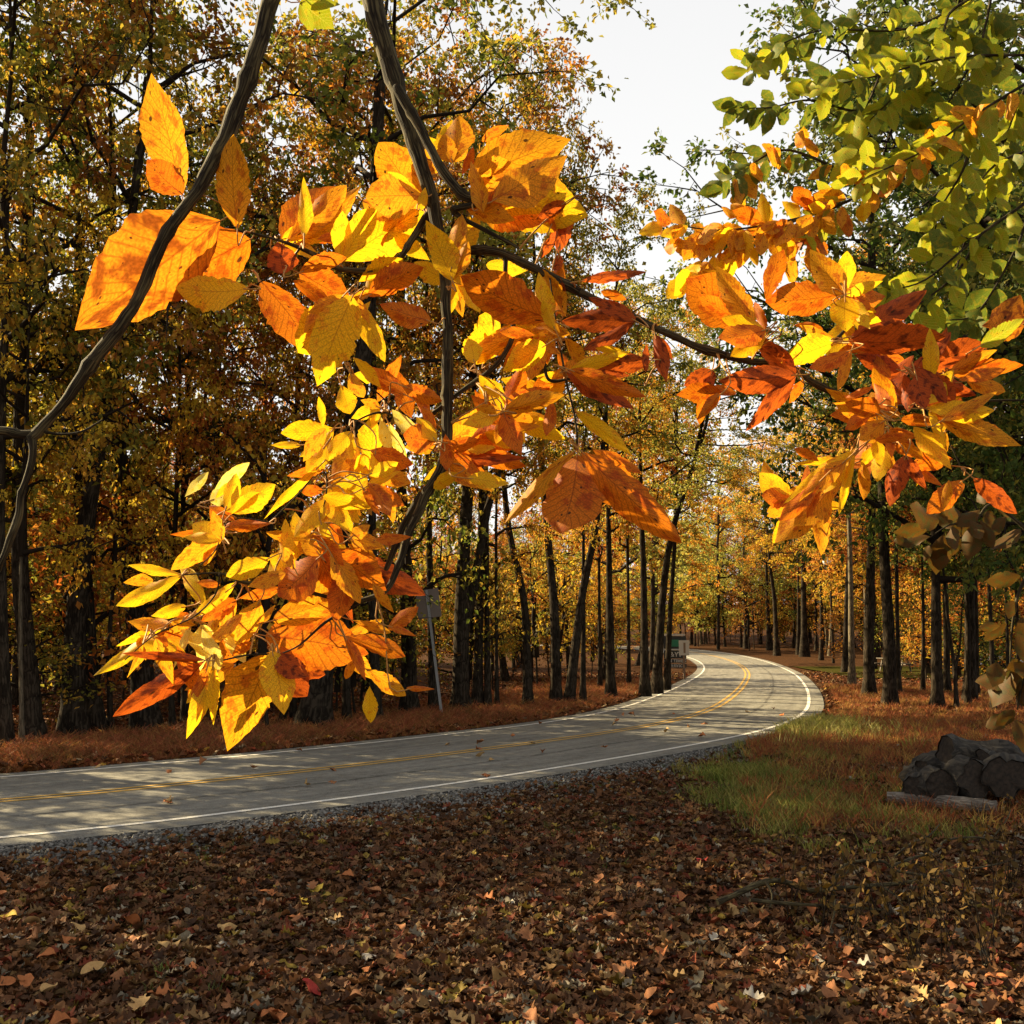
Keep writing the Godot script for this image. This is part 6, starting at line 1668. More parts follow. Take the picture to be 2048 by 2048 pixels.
	for a in [[Vector3(-0.659, 2.878, -2.003), Vector3(-0.728, 3.141, -2.006), 0.081, "gold", 0.47],
		[Vector3(-0.639, 2.854, -1.952), Vector3(-0.706, 2.918, -1.934), 0.064, "orange", 0.18],
		[Vector3(-0.526, 2.777, -1.934), Vector3(-0.522, 2.938, -1.873), 0.066, "gold", -0.17],
		[Vector3(-0.564, 2.801, -1.948), Vector3(-0.826, 2.58, -1.914), 0.171, "spotted", -0.33],
		[Vector3(-0.526, 2.795, -2.029), Vector3(-0.766, 2.684, -2.045), 0.133, "orange", -0.35],
		[Vector3(-0.457, 2.788, -2.036), Vector3(-0.336, 2.912, -2.033), 0.055, "gold", -0.44],
		[Vector3(-0.477, 2.818, -2.089), Vector3(-0.362, 2.921, -2.062), 0.092, "orange", -0.42],
		[Vector3(-0.505, 2.663, -1.946), Vector3(-0.648, 2.669, -1.959), 0.067, "yellow", 0.45],
		[Vector3(-0.512, 2.721, -2.063), Vector3(-0.397, 2.57, -2.051), 0.083, "orange", -0.28],
		[Vector3(-0.303, 2.644, -1.932), Vector3(-0.37, 2.474, -1.95), 0.089, "yellow", 0.07],
		[Vector3(-0.447, 2.708, -1.99), Vector3(-0.462, 2.773, -1.996), 0.063, "red", -0.07],
		[Vector3(-0.439, 2.747, -2.089), Vector3(-0.331, 2.69, -2.109), 0.073, "orange", -0.30],
		[Vector3(-0.193, 2.898, -2.084), Vector3(-0.273, 3.004, -2.038), 0.088, "gold", 0.04],
		[Vector3(-0.119, 2.942, -1.999), Vector3(-0.108, 3.035, -1.982), 0.058, "gold", -0.53],
		[Vector3(-0.091, 2.932, -2.062), Vector3(0.117, 2.985, -1.988), 0.104, "gold", 0.06],
		[Vector3(-0.077, 2.955, -2.09), Vector3(0.032, 2.904, -2.062), 0.066, "yellow", -0.36],
		[Vector3(-0.039, 2.876, -2.033), Vector3(0.155, 2.845, -2.034), 0.120, "yellow", 0.17],
		[Vector3(-0.071, 2.874, -2.068), Vector3(0.077, 2.835, -2.035), 0.077, "orange", -0.23],
		[Vector3(-0.173, 2.864, -1.981), Vector3(-0.283, 2.849, -1.946), 0.080, "gold", 0.47],
		[Vector3(-0.307, 2.889, -2.063), Vector3(-0.225, 2.862, -2.076), 0.056, "gold", -0.59],
		[Vector3(-0.347, 2.765, -2.074), Vector3(-0.184, 2.884, -2.106), 0.102, "yellow", -0.04],
		[Vector3(-0.423, 2.807, -2.056), Vector3(-0.309, 2.92, -2.051), 0.047, "gold", -0.33],
		[Vector3(-0.114, 2.679, -1.948), Vector3(-0.159, 2.792, -1.925), 0.053, "yellow", -0.55],
		[Vector3(-0.117, 2.733, -1.987), Vector3(-0.062, 2.835, -2.005), 0.054, "yellow", 0.23],
		[Vector3(0.111, 2.892, -2.074), Vector3(0.093, 2.788, -2.089), 0.042, "red", -0.28],
		[Vector3(0.094, 2.762, -2.024), Vector3(0.088, 2.72, -2.022), 0.023, "red", 0.35],
		[Vector3(-0.287, 2.673, -2.019), Vector3(-0.174, 2.726, -1.999), 0.057, "orange", 0.17],
		[Vector3(-0.123, 2.748, -2.094), Vector3(-0.063, 2.657, -2.075), 0.039, "yellow", 0.46],
		[Vector3(0.081, 2.595, -1.933), Vector3(-0.096, 2.672, -1.9), 0.089, "orange", -0.32],
		[Vector3(0.25, 2.634, -2.056), Vector3(0.097, 2.648, -2.103), 0.050, "red", 0.30],
		[Vector3(0.133, 2.692, -1.986), Vector3(0.267, 2.722, -2.019), 0.023, "red", -0.21],
		[Vector3(-0.157, 2.607, -1.971), Vector3(-0.261, 2.651, -2), 0.048, "orange", 0.16],
		[Vector3(-0.056, 2.549, -2.048), Vector3(-0.032, 2.666, -2.06), 0.066, "yellow", 0.57],
		[Vector3(0.087, 2.599, -2.01), Vector3(0.008, 2.646, -2.03), 0.037, "yellow", 0.24],
		[Vector3(0.089, 2.598, -2.076), Vector3(0.012, 2.586, -2.072), 0.076, "orange", 0.27],
		[Vector3(-0.323, 2.668, -2.027), Vector3(-0.418, 2.554, -2.008), 0.089, "yellow", -0.35],
		[Vector3(-0.073, 2.539, -2.036), Vector3(-0.061, 2.607, -2.015), 0.064, "yellow", 0.49],
		[Vector3(0.065, 2.555, -1.955), Vector3(-0.015, 2.496, -1.924), 0.053, "yellow", -0.47],
		[Vector3(-0.016, 2.458, -2.088), Vector3(0.022, 2.55, -2.077), 0.038, "orange", -0.43],
		[Vector3(-0.015, 2.422, -1.935), Vector3(0.1, 2.446, -1.897), 0.037, "gold", 0.23],
		[Vector3(-0.016, 2.441, -2.038), Vector3(0.107, 2.388, -2.056), 0.043, "yellow", 0.28],
		[Vector3(-0.017, 2.42, -1.941), Vector3(0.017, 2.339, -1.947), 0.043, "orange", -0.16],
		[Vector3(-0.021, 2.449, -2.069), Vector3(-0.032, 2.367, -2.088), 0.049, "orange", 0.47],
		[Vector3(-0.02, 2.424, -1.941), Vector3(-0.093, 2.399, -1.961), 0.036, "yellow", 0.50],
		[Vector3(-0.021, 2.46, -2.091), Vector3(-0.067, 2.517, -2.07), 0.046, "yellow", -0.35],
		[Vector3(-0.143, 2.368, -1.949), Vector3(-0.203, 2.377, -1.929), 0.055, "orange", 0.42],
		[Vector3(-0.126, 2.366, -2.068), Vector3(0.028, 2.342, -2.082), 0.040, "orange", 0.39],
		[Vector3(-0.124, 2.346, -2.037), Vector3(0.027, 2.345, -2.015), 0.027, "red", -0.48],
		[Vector3(-0.083, 2.297, -1.947), Vector3(-0.004, 2.289, -1.961), 0.032, "yellow", -0.35],
		[Vector3(-0.102, 2.313, -1.984), Vector3(-0.149, 2.281, -1.981), 0.030, "yellow", -0.57],
		[Vector3(-0.137, 2.355, -1.974), Vector3(-0.061, 2.372, -1.962), 0.031, "orange", 0.26],
		[Vector3(0.126, 2.352, -1.993), Vector3(0.092, 2.194, -1.973), 0.118, "orange", 0.56],
		[Vector3(0.132, 2.357, -2.016), Vector3(0.234, 2.257, -2.05), 0.084, "orange", 0.14],
		[Vector3(0.129, 2.346, -1.935), Vector3(0.314, 2.172, -1.92), 0.068, "orange", -0.08],
		[Vector3(0.125, 2.369, -2.061), Vector3(-0.014, 2.226, -2.041), 0.036, "gold", 0.25],
		[Vector3(0.124, 2.441, -2.021), Vector3(0.235, 2.351, -1.994), 0.034, "yellow", 0.43],
		[Vector3(0.102, 2.502, -1.945), Vector3(0.238, 2.436, -1.978), 0.046, "red", -0.40],
		[Vector3(0.109, 2.5, -1.93), Vector3(0.247, 2.439, -1.899), 0.037, "orange", 0.31],
		[Vector3(0.108, 2.525, -2.096), Vector3(0.042, 2.493, -2.072), 0.042, "orange", -0.01],
		[Vector3(0.273, 2.54, -2.014), Vector3(0.171, 2.537, -2.035), 0.039, "red", -0.38],
		[Vector3(0.282, 2.594, -2.014), Vector3(0.3, 2.495, -2.004), 0.030, "red", 0.40],
		[Vector3(-0.201, 2.46, -1.974), Vector3(-0.289, 2.521, -2.004), 0.038, "orange", -0.26],
		[Vector3(-0.21, 2.478, -1.967), Vector3(-0.134, 2.451, -1.978), 0.036, "orange", -0.00],
		[Vector3(-0.308, 2.5, -1.949), Vector3(-0.281, 2.453, -1.954), 0.029, "gold", -0.50],
		[Vector3(-0.343, 2.504, -2.064), Vector3(-0.326, 2.446, -2.072), 0.042, "yellow", 0.34],
		[Vector3(-0.261, 2.451, -2.037), Vector3(-0.317, 2.429, -2.031), 0.029, "yellow", -0.12],
		[Vector3(-0.274, 2.359, -1.997), Vector3(-0.191, 2.338, -2.021), 0.040, "orange", -0.50],
		[Vector3(-0.275, 2.374, -2.081), Vector3(-0.31, 2.322, -2.061), 0.035, "yellow", -0.35],
		[Vector3(-0.275, 2.307, -1.975), Vector3(-0.194, 2.295, -1.998), 0.040, "gold", 0.00],
		[Vector3(-0.287, 2.285, -1.994), Vector3(-0.209, 2.253, -2.018), 0.040, "orange", -0.32],
		[Vector3(-0.352, 2.293, -2.008), Vector3(-0.262, 2.252, -2.01), 0.063, "yellow", 0.31],
		[Vector3(-0.248, 2.429, -2.058), Vector3(-0.211, 2.349, -2.067), 0.023, "pale", -0.18],
		[Vector3(-0.309, 2.394, -1.986), Vector3(-0.357, 2.331, -1.967), 0.031, "yellow", 0.41],
		[Vector3(-0.352, 2.411, -2.043), Vector3(-0.461, 2.405, -2.06), 0.043, "yellow", -0.40],
		[Vector3(-0.409, 2.37, -2.005), Vector3(-0.469, 2.372, -2.016), 0.016, "yellow", 0.10],
		[Vector3(-0.351, 2.361, -1.951), Vector3(-0.387, 2.309, -1.95), 0.036, "yellow", 0.46],
		[Vector3(-0.355, 2.32, -1.97), Vector3(-0.424, 2.302, -1.955), 0.021, "orange", -0.24],
		[Vector3(-0.372, 2.289, -2.05), Vector3(-0.416, 2.284, -2.059), 0.025, "orange", -0.41],
		[Vector3(-0.539, 2.236, -1.957), Vector3(-0.444, 2.284, -1.938), 0.050, "yellow", -0.21],
		[Vector3(-0.587, 2.263, -2.019), Vector3(-0.546, 2.275, -2.009), 0.034, "pale", -0.21],
		[Vector3(-0.543, 2.18, -1.962), Vector3(-0.608, 2.216, -1.984), 0.046, "yellow", 0.27],
		[Vector3(-0.361, 2.32, -1.947), Vector3(-0.474, 2.221, -1.994), 0.019, "yellow", -0.48],
		[Vector3(-0.457, 2.217, -1.995), Vector3(-0.565, 2.215, -2.029), 0.024, "orange", 0.35],
		[Vector3(-0.411, 2.188, -2.055), Vector3(-0.483, 2.206, -2.051), 0.025, "gold", -0.36],
		[Vector3(-0.392, 2.208, -2.038), Vector3(-0.435, 2.144, -2.017), 0.039, "yellow", -0.35],
		[Vector3(-0.349, 2.289, -1.996), Vector3(-0.303, 2.197, -1.965), 0.054, "yellow", -0.12],
		[Vector3(-0.38, 2.231, -2.064), Vector3(-0.331, 2.182, -2.074), 0.033, "orange", 0.00],
		[Vector3(-0.561, 2.202, -2.038), Vector3(-0.661, 2.128, -2.034), 0.043, "gold", -0.43],
		[Vector3(-0.637, 2.12, -2.033), Vector3(-0.76, 2.06, -2.023), 0.034, "yellow", 0.29],
		[Vector3(-0.645, 2.062, -2.084), Vector3(-0.712, 2.042, -2.081), 0.027, "yellow", 0.09],
		[Vector3(-0.665, 2.028, -2.057), Vector3(-0.767, 1.984, -2.051), 0.020, "yellow", -0.33],
		[Vector3(-0.691, 2.005, -2.053), Vector3(-0.818, 1.925, -2.09), 0.029, "yellow", 0.33],
		[Vector3(-0.694, 1.999, -2.049), Vector3(-0.682, 1.959, -2.06), 0.038, "gold", 0.22],
		[Vector3(-0.616, 2.034, -2.039), Vector3(-0.661, 2.011, -2.037), 0.034, "gold", -0.22],
		[Vector3(-0.619, 2.024, -2.037), Vector3(-0.642, 1.941, -2.011), 0.015, "pale", -0.10],
		[Vector3(-0.608, 2.024, -2.063), Vector3(-0.598, 1.962, -2.072), 0.040, "pale", 0.16],
		[Vector3(-0.454, 2.149, -1.973), Vector3(-0.536, 2.114, -1.968), 0.041, "yellow", -0.05],
		[Vector3(-0.548, 2.093, -2.036), Vector3(-0.617, 2.035, -2.03), 0.024, "yellow", 0.21],
		[Vector3(-0.547, 2.074, -2.088), Vector3(-0.61, 2.032, -2.07), 0.038, "orange", 0.19],
		[Vector3(-0.544, 2.107, -2.062), Vector3(-0.589, 2.058, -2.057), 0.022, "yellow", -0.01],
		[Vector3(-0.46, 2.098, -2.096), Vector3(-0.536, 2.077, -2.068), 0.025, "orange", 0.05],
		[Vector3(-0.359, 2.151, -1.957), Vector3(-0.44, 2.077, -1.979), 0.072, "orange", 0.53],
		[Vector3(-0.319, 2.137, -2.018), Vector3(-0.42, 2.068, -1.982), 0.081, "gold", 0.09],
		[Vector3(-0.459, 2.031, -2.022), Vector3(-0.298, 2.084, -2.049), 0.058, "gold", 0.01],
		[Vector3(-0.476, 2.003, -2.039), Vector3(-0.282, 1.968, -2.086), 0.125, "orange", 0.03],
		[Vector3(-0.452, 1.975, -2), Vector3(-0.551, 1.792, -2.063), 0.098, "gold", -0.35],
		[Vector3(-0.46, 1.965, -2.046), Vector3(-0.395, 1.887, -2.039), 0.072, "red", 0.32],
		[Vector3(-0.563, 1.959, -1.951), Vector3(-0.755, 1.852, -2.019), 0.043, "red", -0.17],
		[Vector3(-0.547, 1.95, -1.94), Vector3(-0.584, 1.819, -1.917), 0.037, "yellow", -0.12],
		[Vector3(-0.555, 1.946, -1.932), Vector3(-0.577, 1.852, -1.927), 0.025, "orange", -0.10],
		[Vector3(-0.366, 2.158, -2.049), Vector3(-0.166, 2.079, -2.027), 0.066, "red", -0.28],
		[Vector3(-0.342, 2.158, -1.968), Vector3(-0.238, 2.087, -1.99), 0.064, "orange", 0.53],
		[Vector3(-0.319, 2.003, -2.02), Vector3(-0.2, 1.965, -1.995), 0.037, "orange", 0.36],
		[Vector3(-0.235, 2.023, -1.997), Vector3(-0.18, 2.003, -1.985), 0.015, "orange", -0.44],
		[Vector3(-0.286, 1.941, -2.062), Vector3(-0.207, 1.886, -2.083), 0.034, "gold", 0.16],
		[Vector3(-0.2, 1.905, -2.01), Vector3(-0.146, 1.903, -2.012), 0.011, "orange", -0.33],
		[Vector3(-0.316, 2.034, -2.094), Vector3(-0.239, 2.009, -2.086), 0.020, "gold", 0.17],
		[Vector3(-0.513, 2.019, -2.069), Vector3(-0.575, 1.946, -2.09), 0.054, "orange", -0.04],
		[Vector3(-0.474, 2.07, -1.98), Vector3(-0.519, 1.986, -1.983), 0.048, "gold", -0.45],
		[Vector3(-0.428, 2.132, -2.072), Vector3(-0.477, 2.162, -2.066), 0.036, "yellow", 0.42],
		[Vector3(-0.362, 2.154, -1.975), Vector3(-0.4, 2.201, -1.97), 0.038, "gold", -0.30],
		[Vector3(-0.31, 2.19, -2.002), Vector3(-0.241, 2.17, -1.987), 0.035, "gold", -0.60],
		[Vector3(0.491, 2.622, -2.053), Vector3(0.348, 2.713, -2.027), 0.103, "orange", -0.31],
		[Vector3(0.649, 2.663, -1.981), Vector3(0.583, 2.755, -1.98), 0.056, "gold", -0.09],
		[Vector3(0.668, 2.684, -2.038), Vector3(0.511, 2.675, -2.056), 0.071, "orange", -0.17],
		[Vector3(0.686, 2.698, -2.088), Vector3(0.777, 2.705, -2.108), 0.049, "orange", -0.53],
		[Vector3(0.68, 2.69, -2.071), Vector3(0.749, 2.639, -2.094), 0.034, "yellow", 0.34],
		[Vector3(0.64, 2.65, -1.954), Vector3(0.644, 2.585, -1.969), 0.055, "yellow", 0.16],
		[Vector3(0.481, 2.578, -1.933), Vector3(0.379, 2.547, -1.9), 0.051, "orange", 0.54],
		[Vector3(0.647, 2.586, -2.042), Vector3(0.525, 2.541, -2.021), 0.054, "yellow", -0.48],
		[Vector3(0.647, 2.545, -1.954), Vector3(0.561, 2.504, -1.938), 0.033, "orange", 0.33],
		[Vector3(0.653, 2.573, -1.989), Vector3(0.827, 2.562, -1.943), 0.066, "red", 0.48],
		[Vector3(0.813, 2.533, -2.065), Vector3(0.943, 2.578, -2.03), 0.054, "red", 0.47],
		[Vector3(0.771, 2.525, -2.033), Vector3(0.685, 2.562, -2.052), 0.039, "red", 0.20],
		[Vector3(0.799, 2.527, -2.082), Vector3(0.767, 2.456, -2.098), 0.058, "red", 0.41],
		[Vector3(0.773, 2.497, -1.964), Vector3(0.848, 2.439, -1.976), 0.064, "red", 0.04],
		[Vector3(0.878, 2.526, -2.056), Vector3(1.027, 2.537, -2.05), 0.043, "orange", 0.46],
		[Vector3(0.893, 2.504, -2.024), Vector3(0.966, 2.479, -2.011), 0.034, "gold", -0.32],
		[Vector3(0.783, 2.432, -1.954), Vector3(0.919, 2.432, -1.953), 0.038, "yellow", -0.53],
		[Vector3(0.834, 2.419, -2.009), Vector3(0.97, 2.362, -1.969), 0.048, "gold", -0.01],
		[Vector3(0.845, 2.4, -2.015), Vector3(0.796, 2.355, -2.016), 0.042, "yellow", 0.44],
		[Vector3(0.642, 2.347, -1.931), Vector3(0.513, 2.251, -1.971), 0.032, "yellow", -0.04],
		[Vector3(0.602, 2.275, -2.026), Vector3(0.515, 2.179, -2.041), 0.062, "gold", 0.41],
		[Vector3(0.544, 2.261, -1.994), Vector3(0.478, 2.271, -1.99), 0.038, "orange", 0.55],
		[Vector3(0.578, 2.292, -1.943), Vector3(0.5, 2.216, -1.953), 0.032, "orange", 0.16],
		[Vector3(0.624, 2.329, -1.935), Vector3(0.536, 2.253, -1.944), 0.034, "gold", 0.22],
		[Vector3(0.714, 2.376, -2.088), Vector3(0.687, 2.336, -2.083), 0.040, "orange", 0.58],
		[Vector3(0.723, 2.373, -2.017), Vector3(0.708, 2.3, -2.016), 0.034, "yellow", 0.48],
		[Vector3(0.736, 2.339, -1.936), Vector3(0.715, 2.261, -1.948), 0.037, "red", 0.15],
		[Vector3(0.724, 2.396, -1.988), Vector3(0.784, 2.347, -2.007), 0.038, "orange", -0.16],
		[Vector3(0.774, 2.332, -2.011), Vector3(0.858, 2.344, -2.012), 0.039, "orange", 0.32],
		[Vector3(0.853, 2.296, -1.966), Vector3(0.781, 2.231, -1.962), 0.043, "orange", -0.09],
		[Vector3(0.899, 2.309, -2.024), Vector3(0.995, 2.241, -2.05), 0.039, "red", -0.25],
		[Vector3(0.973, 2.596, -2.071), Vector3(1.033, 2.692, -2.063), 0.058, "spotted", 0.00],
		[Vector3(0.904, 2.559, -1.976), Vector3(0.996, 2.613, -1.977), 0.033, "lime", 0.57],
		[Vector3(0.398, 2.529, -2.041), Vector3(0.344, 2.499, -2.054), 0.034, "red", -0.20],
		[Vector3(0.549, 2.504, -1.984), Vector3(0.394, 2.487, -1.963), 0.056, "red", 0.10],
		[Vector3(0.414, 2.481, -2.038), Vector3(0.328, 2.479, -2.055), 0.043, "orange", -0.55],
		[Vector3(-0.443, 3.321, -2.053), Vector3(-0.375, 3.273, -2.076), 0.058, "lime", 0.05],
		[Vector3(0.692, 2.415, -1.938), Vector3(0.624, 2.442, -1.929), 0.042, "orange", -0.59],
		[Vector3(0.709, 2.411, -1.962), Vector3(0.666, 2.375, -1.98), 0.043, "gold", 0.13],
		[Vector3(0.719, 2.453, -2.042), Vector3(0.635, 2.441, -2.06), 0.039, "orange", 0.49],
		[Vector3(0.825, 2.451, -2.034), Vector3(0.895, 2.407, -2.041), 0.036, "orange", 0.15],
		[Vector3(-0.467, 2.802, -2.048), Vector3(-0.345, 2.826, -2.057), 0.049, "yellow", 0.22],
		[Vector3(-0.308, 2.656, -1.966), Vector3(-0.404, 2.586, -1.98), 0.058, "gold", -0.05],
		[Vector3(-0.323, 2.687, -2.06), Vector3(-0.25, 2.541, -2.02), 0.046, "yellow", -0.38],
		[Vector3(-0.407, 2.692, -1.936), Vector3(-0.32, 2.73, -1.954), 0.032, "orange", 0.50],
		[Vector3(-0.189, 2.88, -2.041), Vector3(-0.163, 2.996, -2.031), 0.051, "gold", 0.39],
		[Vector3(-0.123, 2.972, -2.064), Vector3(-0.092, 3.032, -2.066), 0.033, "gold", -0.29],
		[Vector3(-0.118, 2.933, -1.981), Vector3(-0.136, 2.991, -1.978), 0.042, "gold", -0.22],
		[Vector3(-0.074, 2.915, -2.003), Vector3(-0.002, 2.948, -2.01), 0.035, "gold", 0.52],
		[Vector3(-0.038, 2.836, -1.939), Vector3(0.108, 2.923, -1.947), 0.078, "gold", -0.55],
		[Vector3(-0.067, 2.824, -1.95), Vector3(0.027, 2.88, -1.972), 0.033, "orange", 0.09],
		[Vector3(-0.183, 2.91, -2.086), Vector3(-0.267, 2.833, -2.082), 0.049, "gold", -0.58],
		[Vector3(-0.334, 2.737, -1.996), Vector3(-0.27, 2.85, -2.004), 0.050, "yellow", 0.53],
		[Vector3(-0.432, 2.823, -2.097), Vector3(-0.327, 2.822, -2.095), 0.027, "orange", -0.11],
		[Vector3(-0.401, 2.765, -1.947), Vector3(-0.404, 2.889, -1.958), 0.028, "yellow", -0.35],
		[Vector3(-0.115, 2.682, -1.956), Vector3(-0.086, 2.753, -1.929), 0.026, "gold", -0.59],
		[Vector3(-0.12, 2.714, -2.046), Vector3(-0.196, 2.744, -2.024), 0.039, "yellow", 0.56],
		[Vector3(-0.114, 2.718, -1.945), Vector3(-0.098, 2.821, -1.968), 0.035, "gold", -0.45],
		[Vector3(0.104, 2.831, -1.933), Vector3(0.047, 2.799, -1.943), 0.028, "red", -0.31],
		[Vector3(-0.292, 2.685, -2.055), Vector3(-0.258, 2.767, -2.035), 0.035, "yellow", -0.54],
		[Vector3(-0.121, 2.737, -2.062), Vector3(-0.127, 2.65, -2.074), 0.023, "yellow", 0.43],
		[Vector3(0.087, 2.633, -2.054), Vector3(-0.083, 2.556, -2.002), 0.060, "gold", 0.15],
		[Vector3(0.249, 2.632, -2.051), Vector3(0.143, 2.57, -2.047), 0.030, "red", 0.52],
		[Vector3(0.24, 2.608, -1.973), Vector3(0.15, 2.668, -2.006), 0.032, "red", 0.26],
		[Vector3(0.083, 2.576, -1.932), Vector3(0.057, 2.63, -1.911), 0.022, "yellow", 0.18],
		[Vector3(0.089, 2.617, -2.069), Vector3(0.009, 2.59, -2.045), 0.028, "yellow", -0.23],
		[Vector3(0.088, 2.592, -2.054), Vector3(0.038, 2.557, -2.041), 0.036, "gold", 0.43],
		[Vector3(0.087, 2.58, -2.013), Vector3(0.036, 2.592, -1.997), 0.036, "yellow", -0.16],
		[Vector3(-0.323, 2.668, -2.028), Vector3(-0.347, 2.573, -2.024), 0.052, "yellow", 0.21],
		[Vector3(-0.071, 2.518, -1.955), Vector3(-0.085, 2.573, -1.965), 0.037, "yellow", -0.16],
		[Vector3(-0.074, 2.54, -2.04), Vector3(-0.044, 2.578, -2.044), 0.036, "yellow", -0.10],
		[Vector3(0.066, 2.567, -1.996), Vector3(0.029, 2.5, -2.011), 0.033, "gold", 0.53],
		[Vector3(0.069, 2.586, -2.063), Vector3(0.008, 2.605, -2.066), 0.030, "gold", -0.25],
		[Vector3(-0.015, 2.425, -1.94), Vector3(0.058, 2.463, -1.966), 0.026, "yellow", 0.24],
		[Vector3(-0.016, 2.452, -2.071), Vector3(0.094, 2.424, -2.058), 0.020, "gold", 0.13],
		[Vector3(-0.016, 2.457, -2.096), Vector3(0.053, 2.559, -2.122), 0.019, "orange", 0.12],
		[Vector3(-0.017, 2.429, -1.982), Vector3(0.046, 2.406, -1.979), 0.031, "gold", 0.47],
		[Vector3(-0.017, 2.431, -1.994), Vector3(-0.031, 2.372, -2.002), 0.021, "gold", 0.12],
		[Vector3(-0.021, 2.452, -2.082), Vector3(0.023, 2.4, -2.097), 0.030, "orange", -0.26],
		[Vector3(-0.02, 2.421, -1.93), Vector3(-0.066, 2.427, -1.923), 0.019, "gold", -0.09],
		[Vector3(-0.021, 2.447, -2.03), Vector3(-0.03, 2.506, -2.042), 0.029, "yellow", 0.46],
		[Vector3(-0.142, 2.365, -1.937), Vector3(-0.181, 2.416, -1.951), 0.030, "yellow", 0.37],
		[Vector3(-0.153, 2.392, -2.077), Vector3(-0.216, 2.379, -2.081), 0.043, "gold", -0.27],
		[Vector3(-0.126, 2.367, -2.075), Vector3(-0.045, 2.314, -2.096), 0.028, "orange", 0.22],
		[Vector3(-0.089, 2.318, -2.085), Vector3(-0.039, 2.29, -2.079), 0.018, "gold", -0.50],
		[Vector3(-0.104, 2.32, -2.024), Vector3(-0.159, 2.315, -2.035), 0.016, "yellow", -0.36],
		[Vector3(-0.143, 2.37, -2.058), Vector3(-0.087, 2.365, -2.075), 0.021, "gold", -0.32],
		[Vector3(0.107, 2.524, -2.033), Vector3(0.235, 2.519, -2.049), 0.027, "red", -0.04],
		[Vector3(0.111, 2.509, -1.965), Vector3(0.226, 2.539, -1.945), 0.026, "yellow", 0.30],
		[Vector3(0.107, 2.517, -2.065), Vector3(0.048, 2.52, -2.063), 0.027, "yellow", -0.49],
		[Vector3(0.107, 2.518, -2.067), Vector3(0.077, 2.468, -2.078), 0.029, "yellow", -0.32],
		[Vector3(0.284, 2.598, -2.029), Vector3(0.321, 2.549, -2.046), 0.017, "red", 0.46],
		[Vector3(-0.319, 2.518, -2.019), Vector3(-0.316, 2.475, -2.018), 0.016, "yellow", 0.11],
		[Vector3(-0.251, 2.434, -1.962), Vector3(-0.287, 2.449, -1.954), 0.019, "gold", -0.38],
		[Vector3(-0.263, 2.453, -2.049), Vector3(-0.28, 2.408, -2.045), 0.016, "yellow", 0.08],
		[Vector3(-0.264, 2.359, -1.998), Vector3(-0.265, 2.317, -1.999), 0.021, "yellow", -0.42],
		[Vector3(-0.27, 2.301, -1.938), Vector3(-0.214, 2.33, -1.959), 0.029, "yellow", -0.15],
		[Vector3(-0.28, 2.278, -1.948), Vector3(-0.245, 2.224, -1.954), 0.019, "orange", 0.34],
		[Vector3(-0.281, 2.279, -1.957), Vector3(-0.211, 2.313, -1.962), 0.018, "yellow", -0.19],
		[Vector3(-0.353, 2.294, -2.018), Vector3(-0.29, 2.22, -1.988), 0.033, "yellow", -0.56],
		[Vector3(-0.367, 2.306, -2.098), Vector3(-0.303, 2.329, -2.116), 0.037, "yellow", -0.02],
		[Vector3(-0.316, 2.402, -2.026), Vector3(-0.314, 2.345, -2.017), 0.023, "yellow", 0.34],
		[Vector3(-0.345, 2.403, -2.002), Vector3(-0.401, 2.338, -2.029), 0.024, "yellow", 0.32],
		[Vector3(-0.372, 2.382, -2.069), Vector3(-0.43, 2.36, -2.088), 0.017, "yellow", -0.30],
		[Vector3(-0.533, 2.233, -1.936), Vector3(-0.512, 2.302, -1.921), 0.028, "yellow", -0.38],
		[Vector3(-0.538, 2.178, -1.944), Vector3(-0.553, 2.233, -1.926), 0.025, "gold", 0.07],
		[Vector3(-0.4, 2.212, -2.078), Vector3(-0.388, 2.152, -2.076), 0.022, "yellow", 0.54],
		[Vector3(-0.365, 2.302, -2.085), Vector3(-0.298, 2.238, -2.058), 0.033, "gold", 0.12],
		[Vector3(-0.35, 2.289, -1.998), Vector3(-0.358, 2.198, -1.974), 0.033, "gold", 0.55],
		[Vector3(-0.363, 2.221, -1.974), Vector3(-0.346, 2.166, -1.976), 0.023, "yellow", 0.17],
		[Vector3(-0.577, 2.208, -2.093), Vector3(-0.69, 2.206, -2.105), 0.021, "orange", -0.13],
		[Vector3(-0.629, 2.119, -2.006), Vector3(-0.725, 2.137, -1.981), 0.018, "yellow", 0.56],
		[Vector3(-0.707, 2.005, -2.099), Vector3(-0.752, 1.92, -2.078), 0.017, "gold", -0.55],
		[Vector3(-0.668, 1.999, -1.973), Vector3(-0.64, 1.984, -1.97), 0.021, "orange", 0.48],
		[Vector3(-0.63, 2.034, -2.084), Vector3(-0.673, 2.045, -2.094), 0.022, "orange", -0.54],
		[Vector3(-0.608, 2.024, -2.064), Vector3(-0.582, 1.99, -2.07), 0.023, "pale", 0.18],
		[Vector3(-0.55, 2.074, -2.098), Vector3(-0.573, 2.012, -2.076), 0.027, "gold", -0.43],
		[Vector3(-0.326, 2.139, -2.058), Vector3(-0.414, 2.135, -2.084), 0.041, "yellow", 0.21],
		[Vector3(-0.313, 2.134, -1.981), Vector3(-0.334, 2.029, -1.988), 0.051, "orange", 0.31],
		[Vector3(-0.441, 1.975, -1.948), Vector3(-0.413, 1.861, -1.933), 0.064, "yellow", -0.29],
		[Vector3(-0.438, 1.966, -1.951), Vector3(-0.372, 1.929, -1.95), 0.043, "red", -0.40],
		[Vector3(-0.443, 1.966, -1.971), Vector3(-0.443, 1.909, -1.956), 0.042, "red", 0.21],
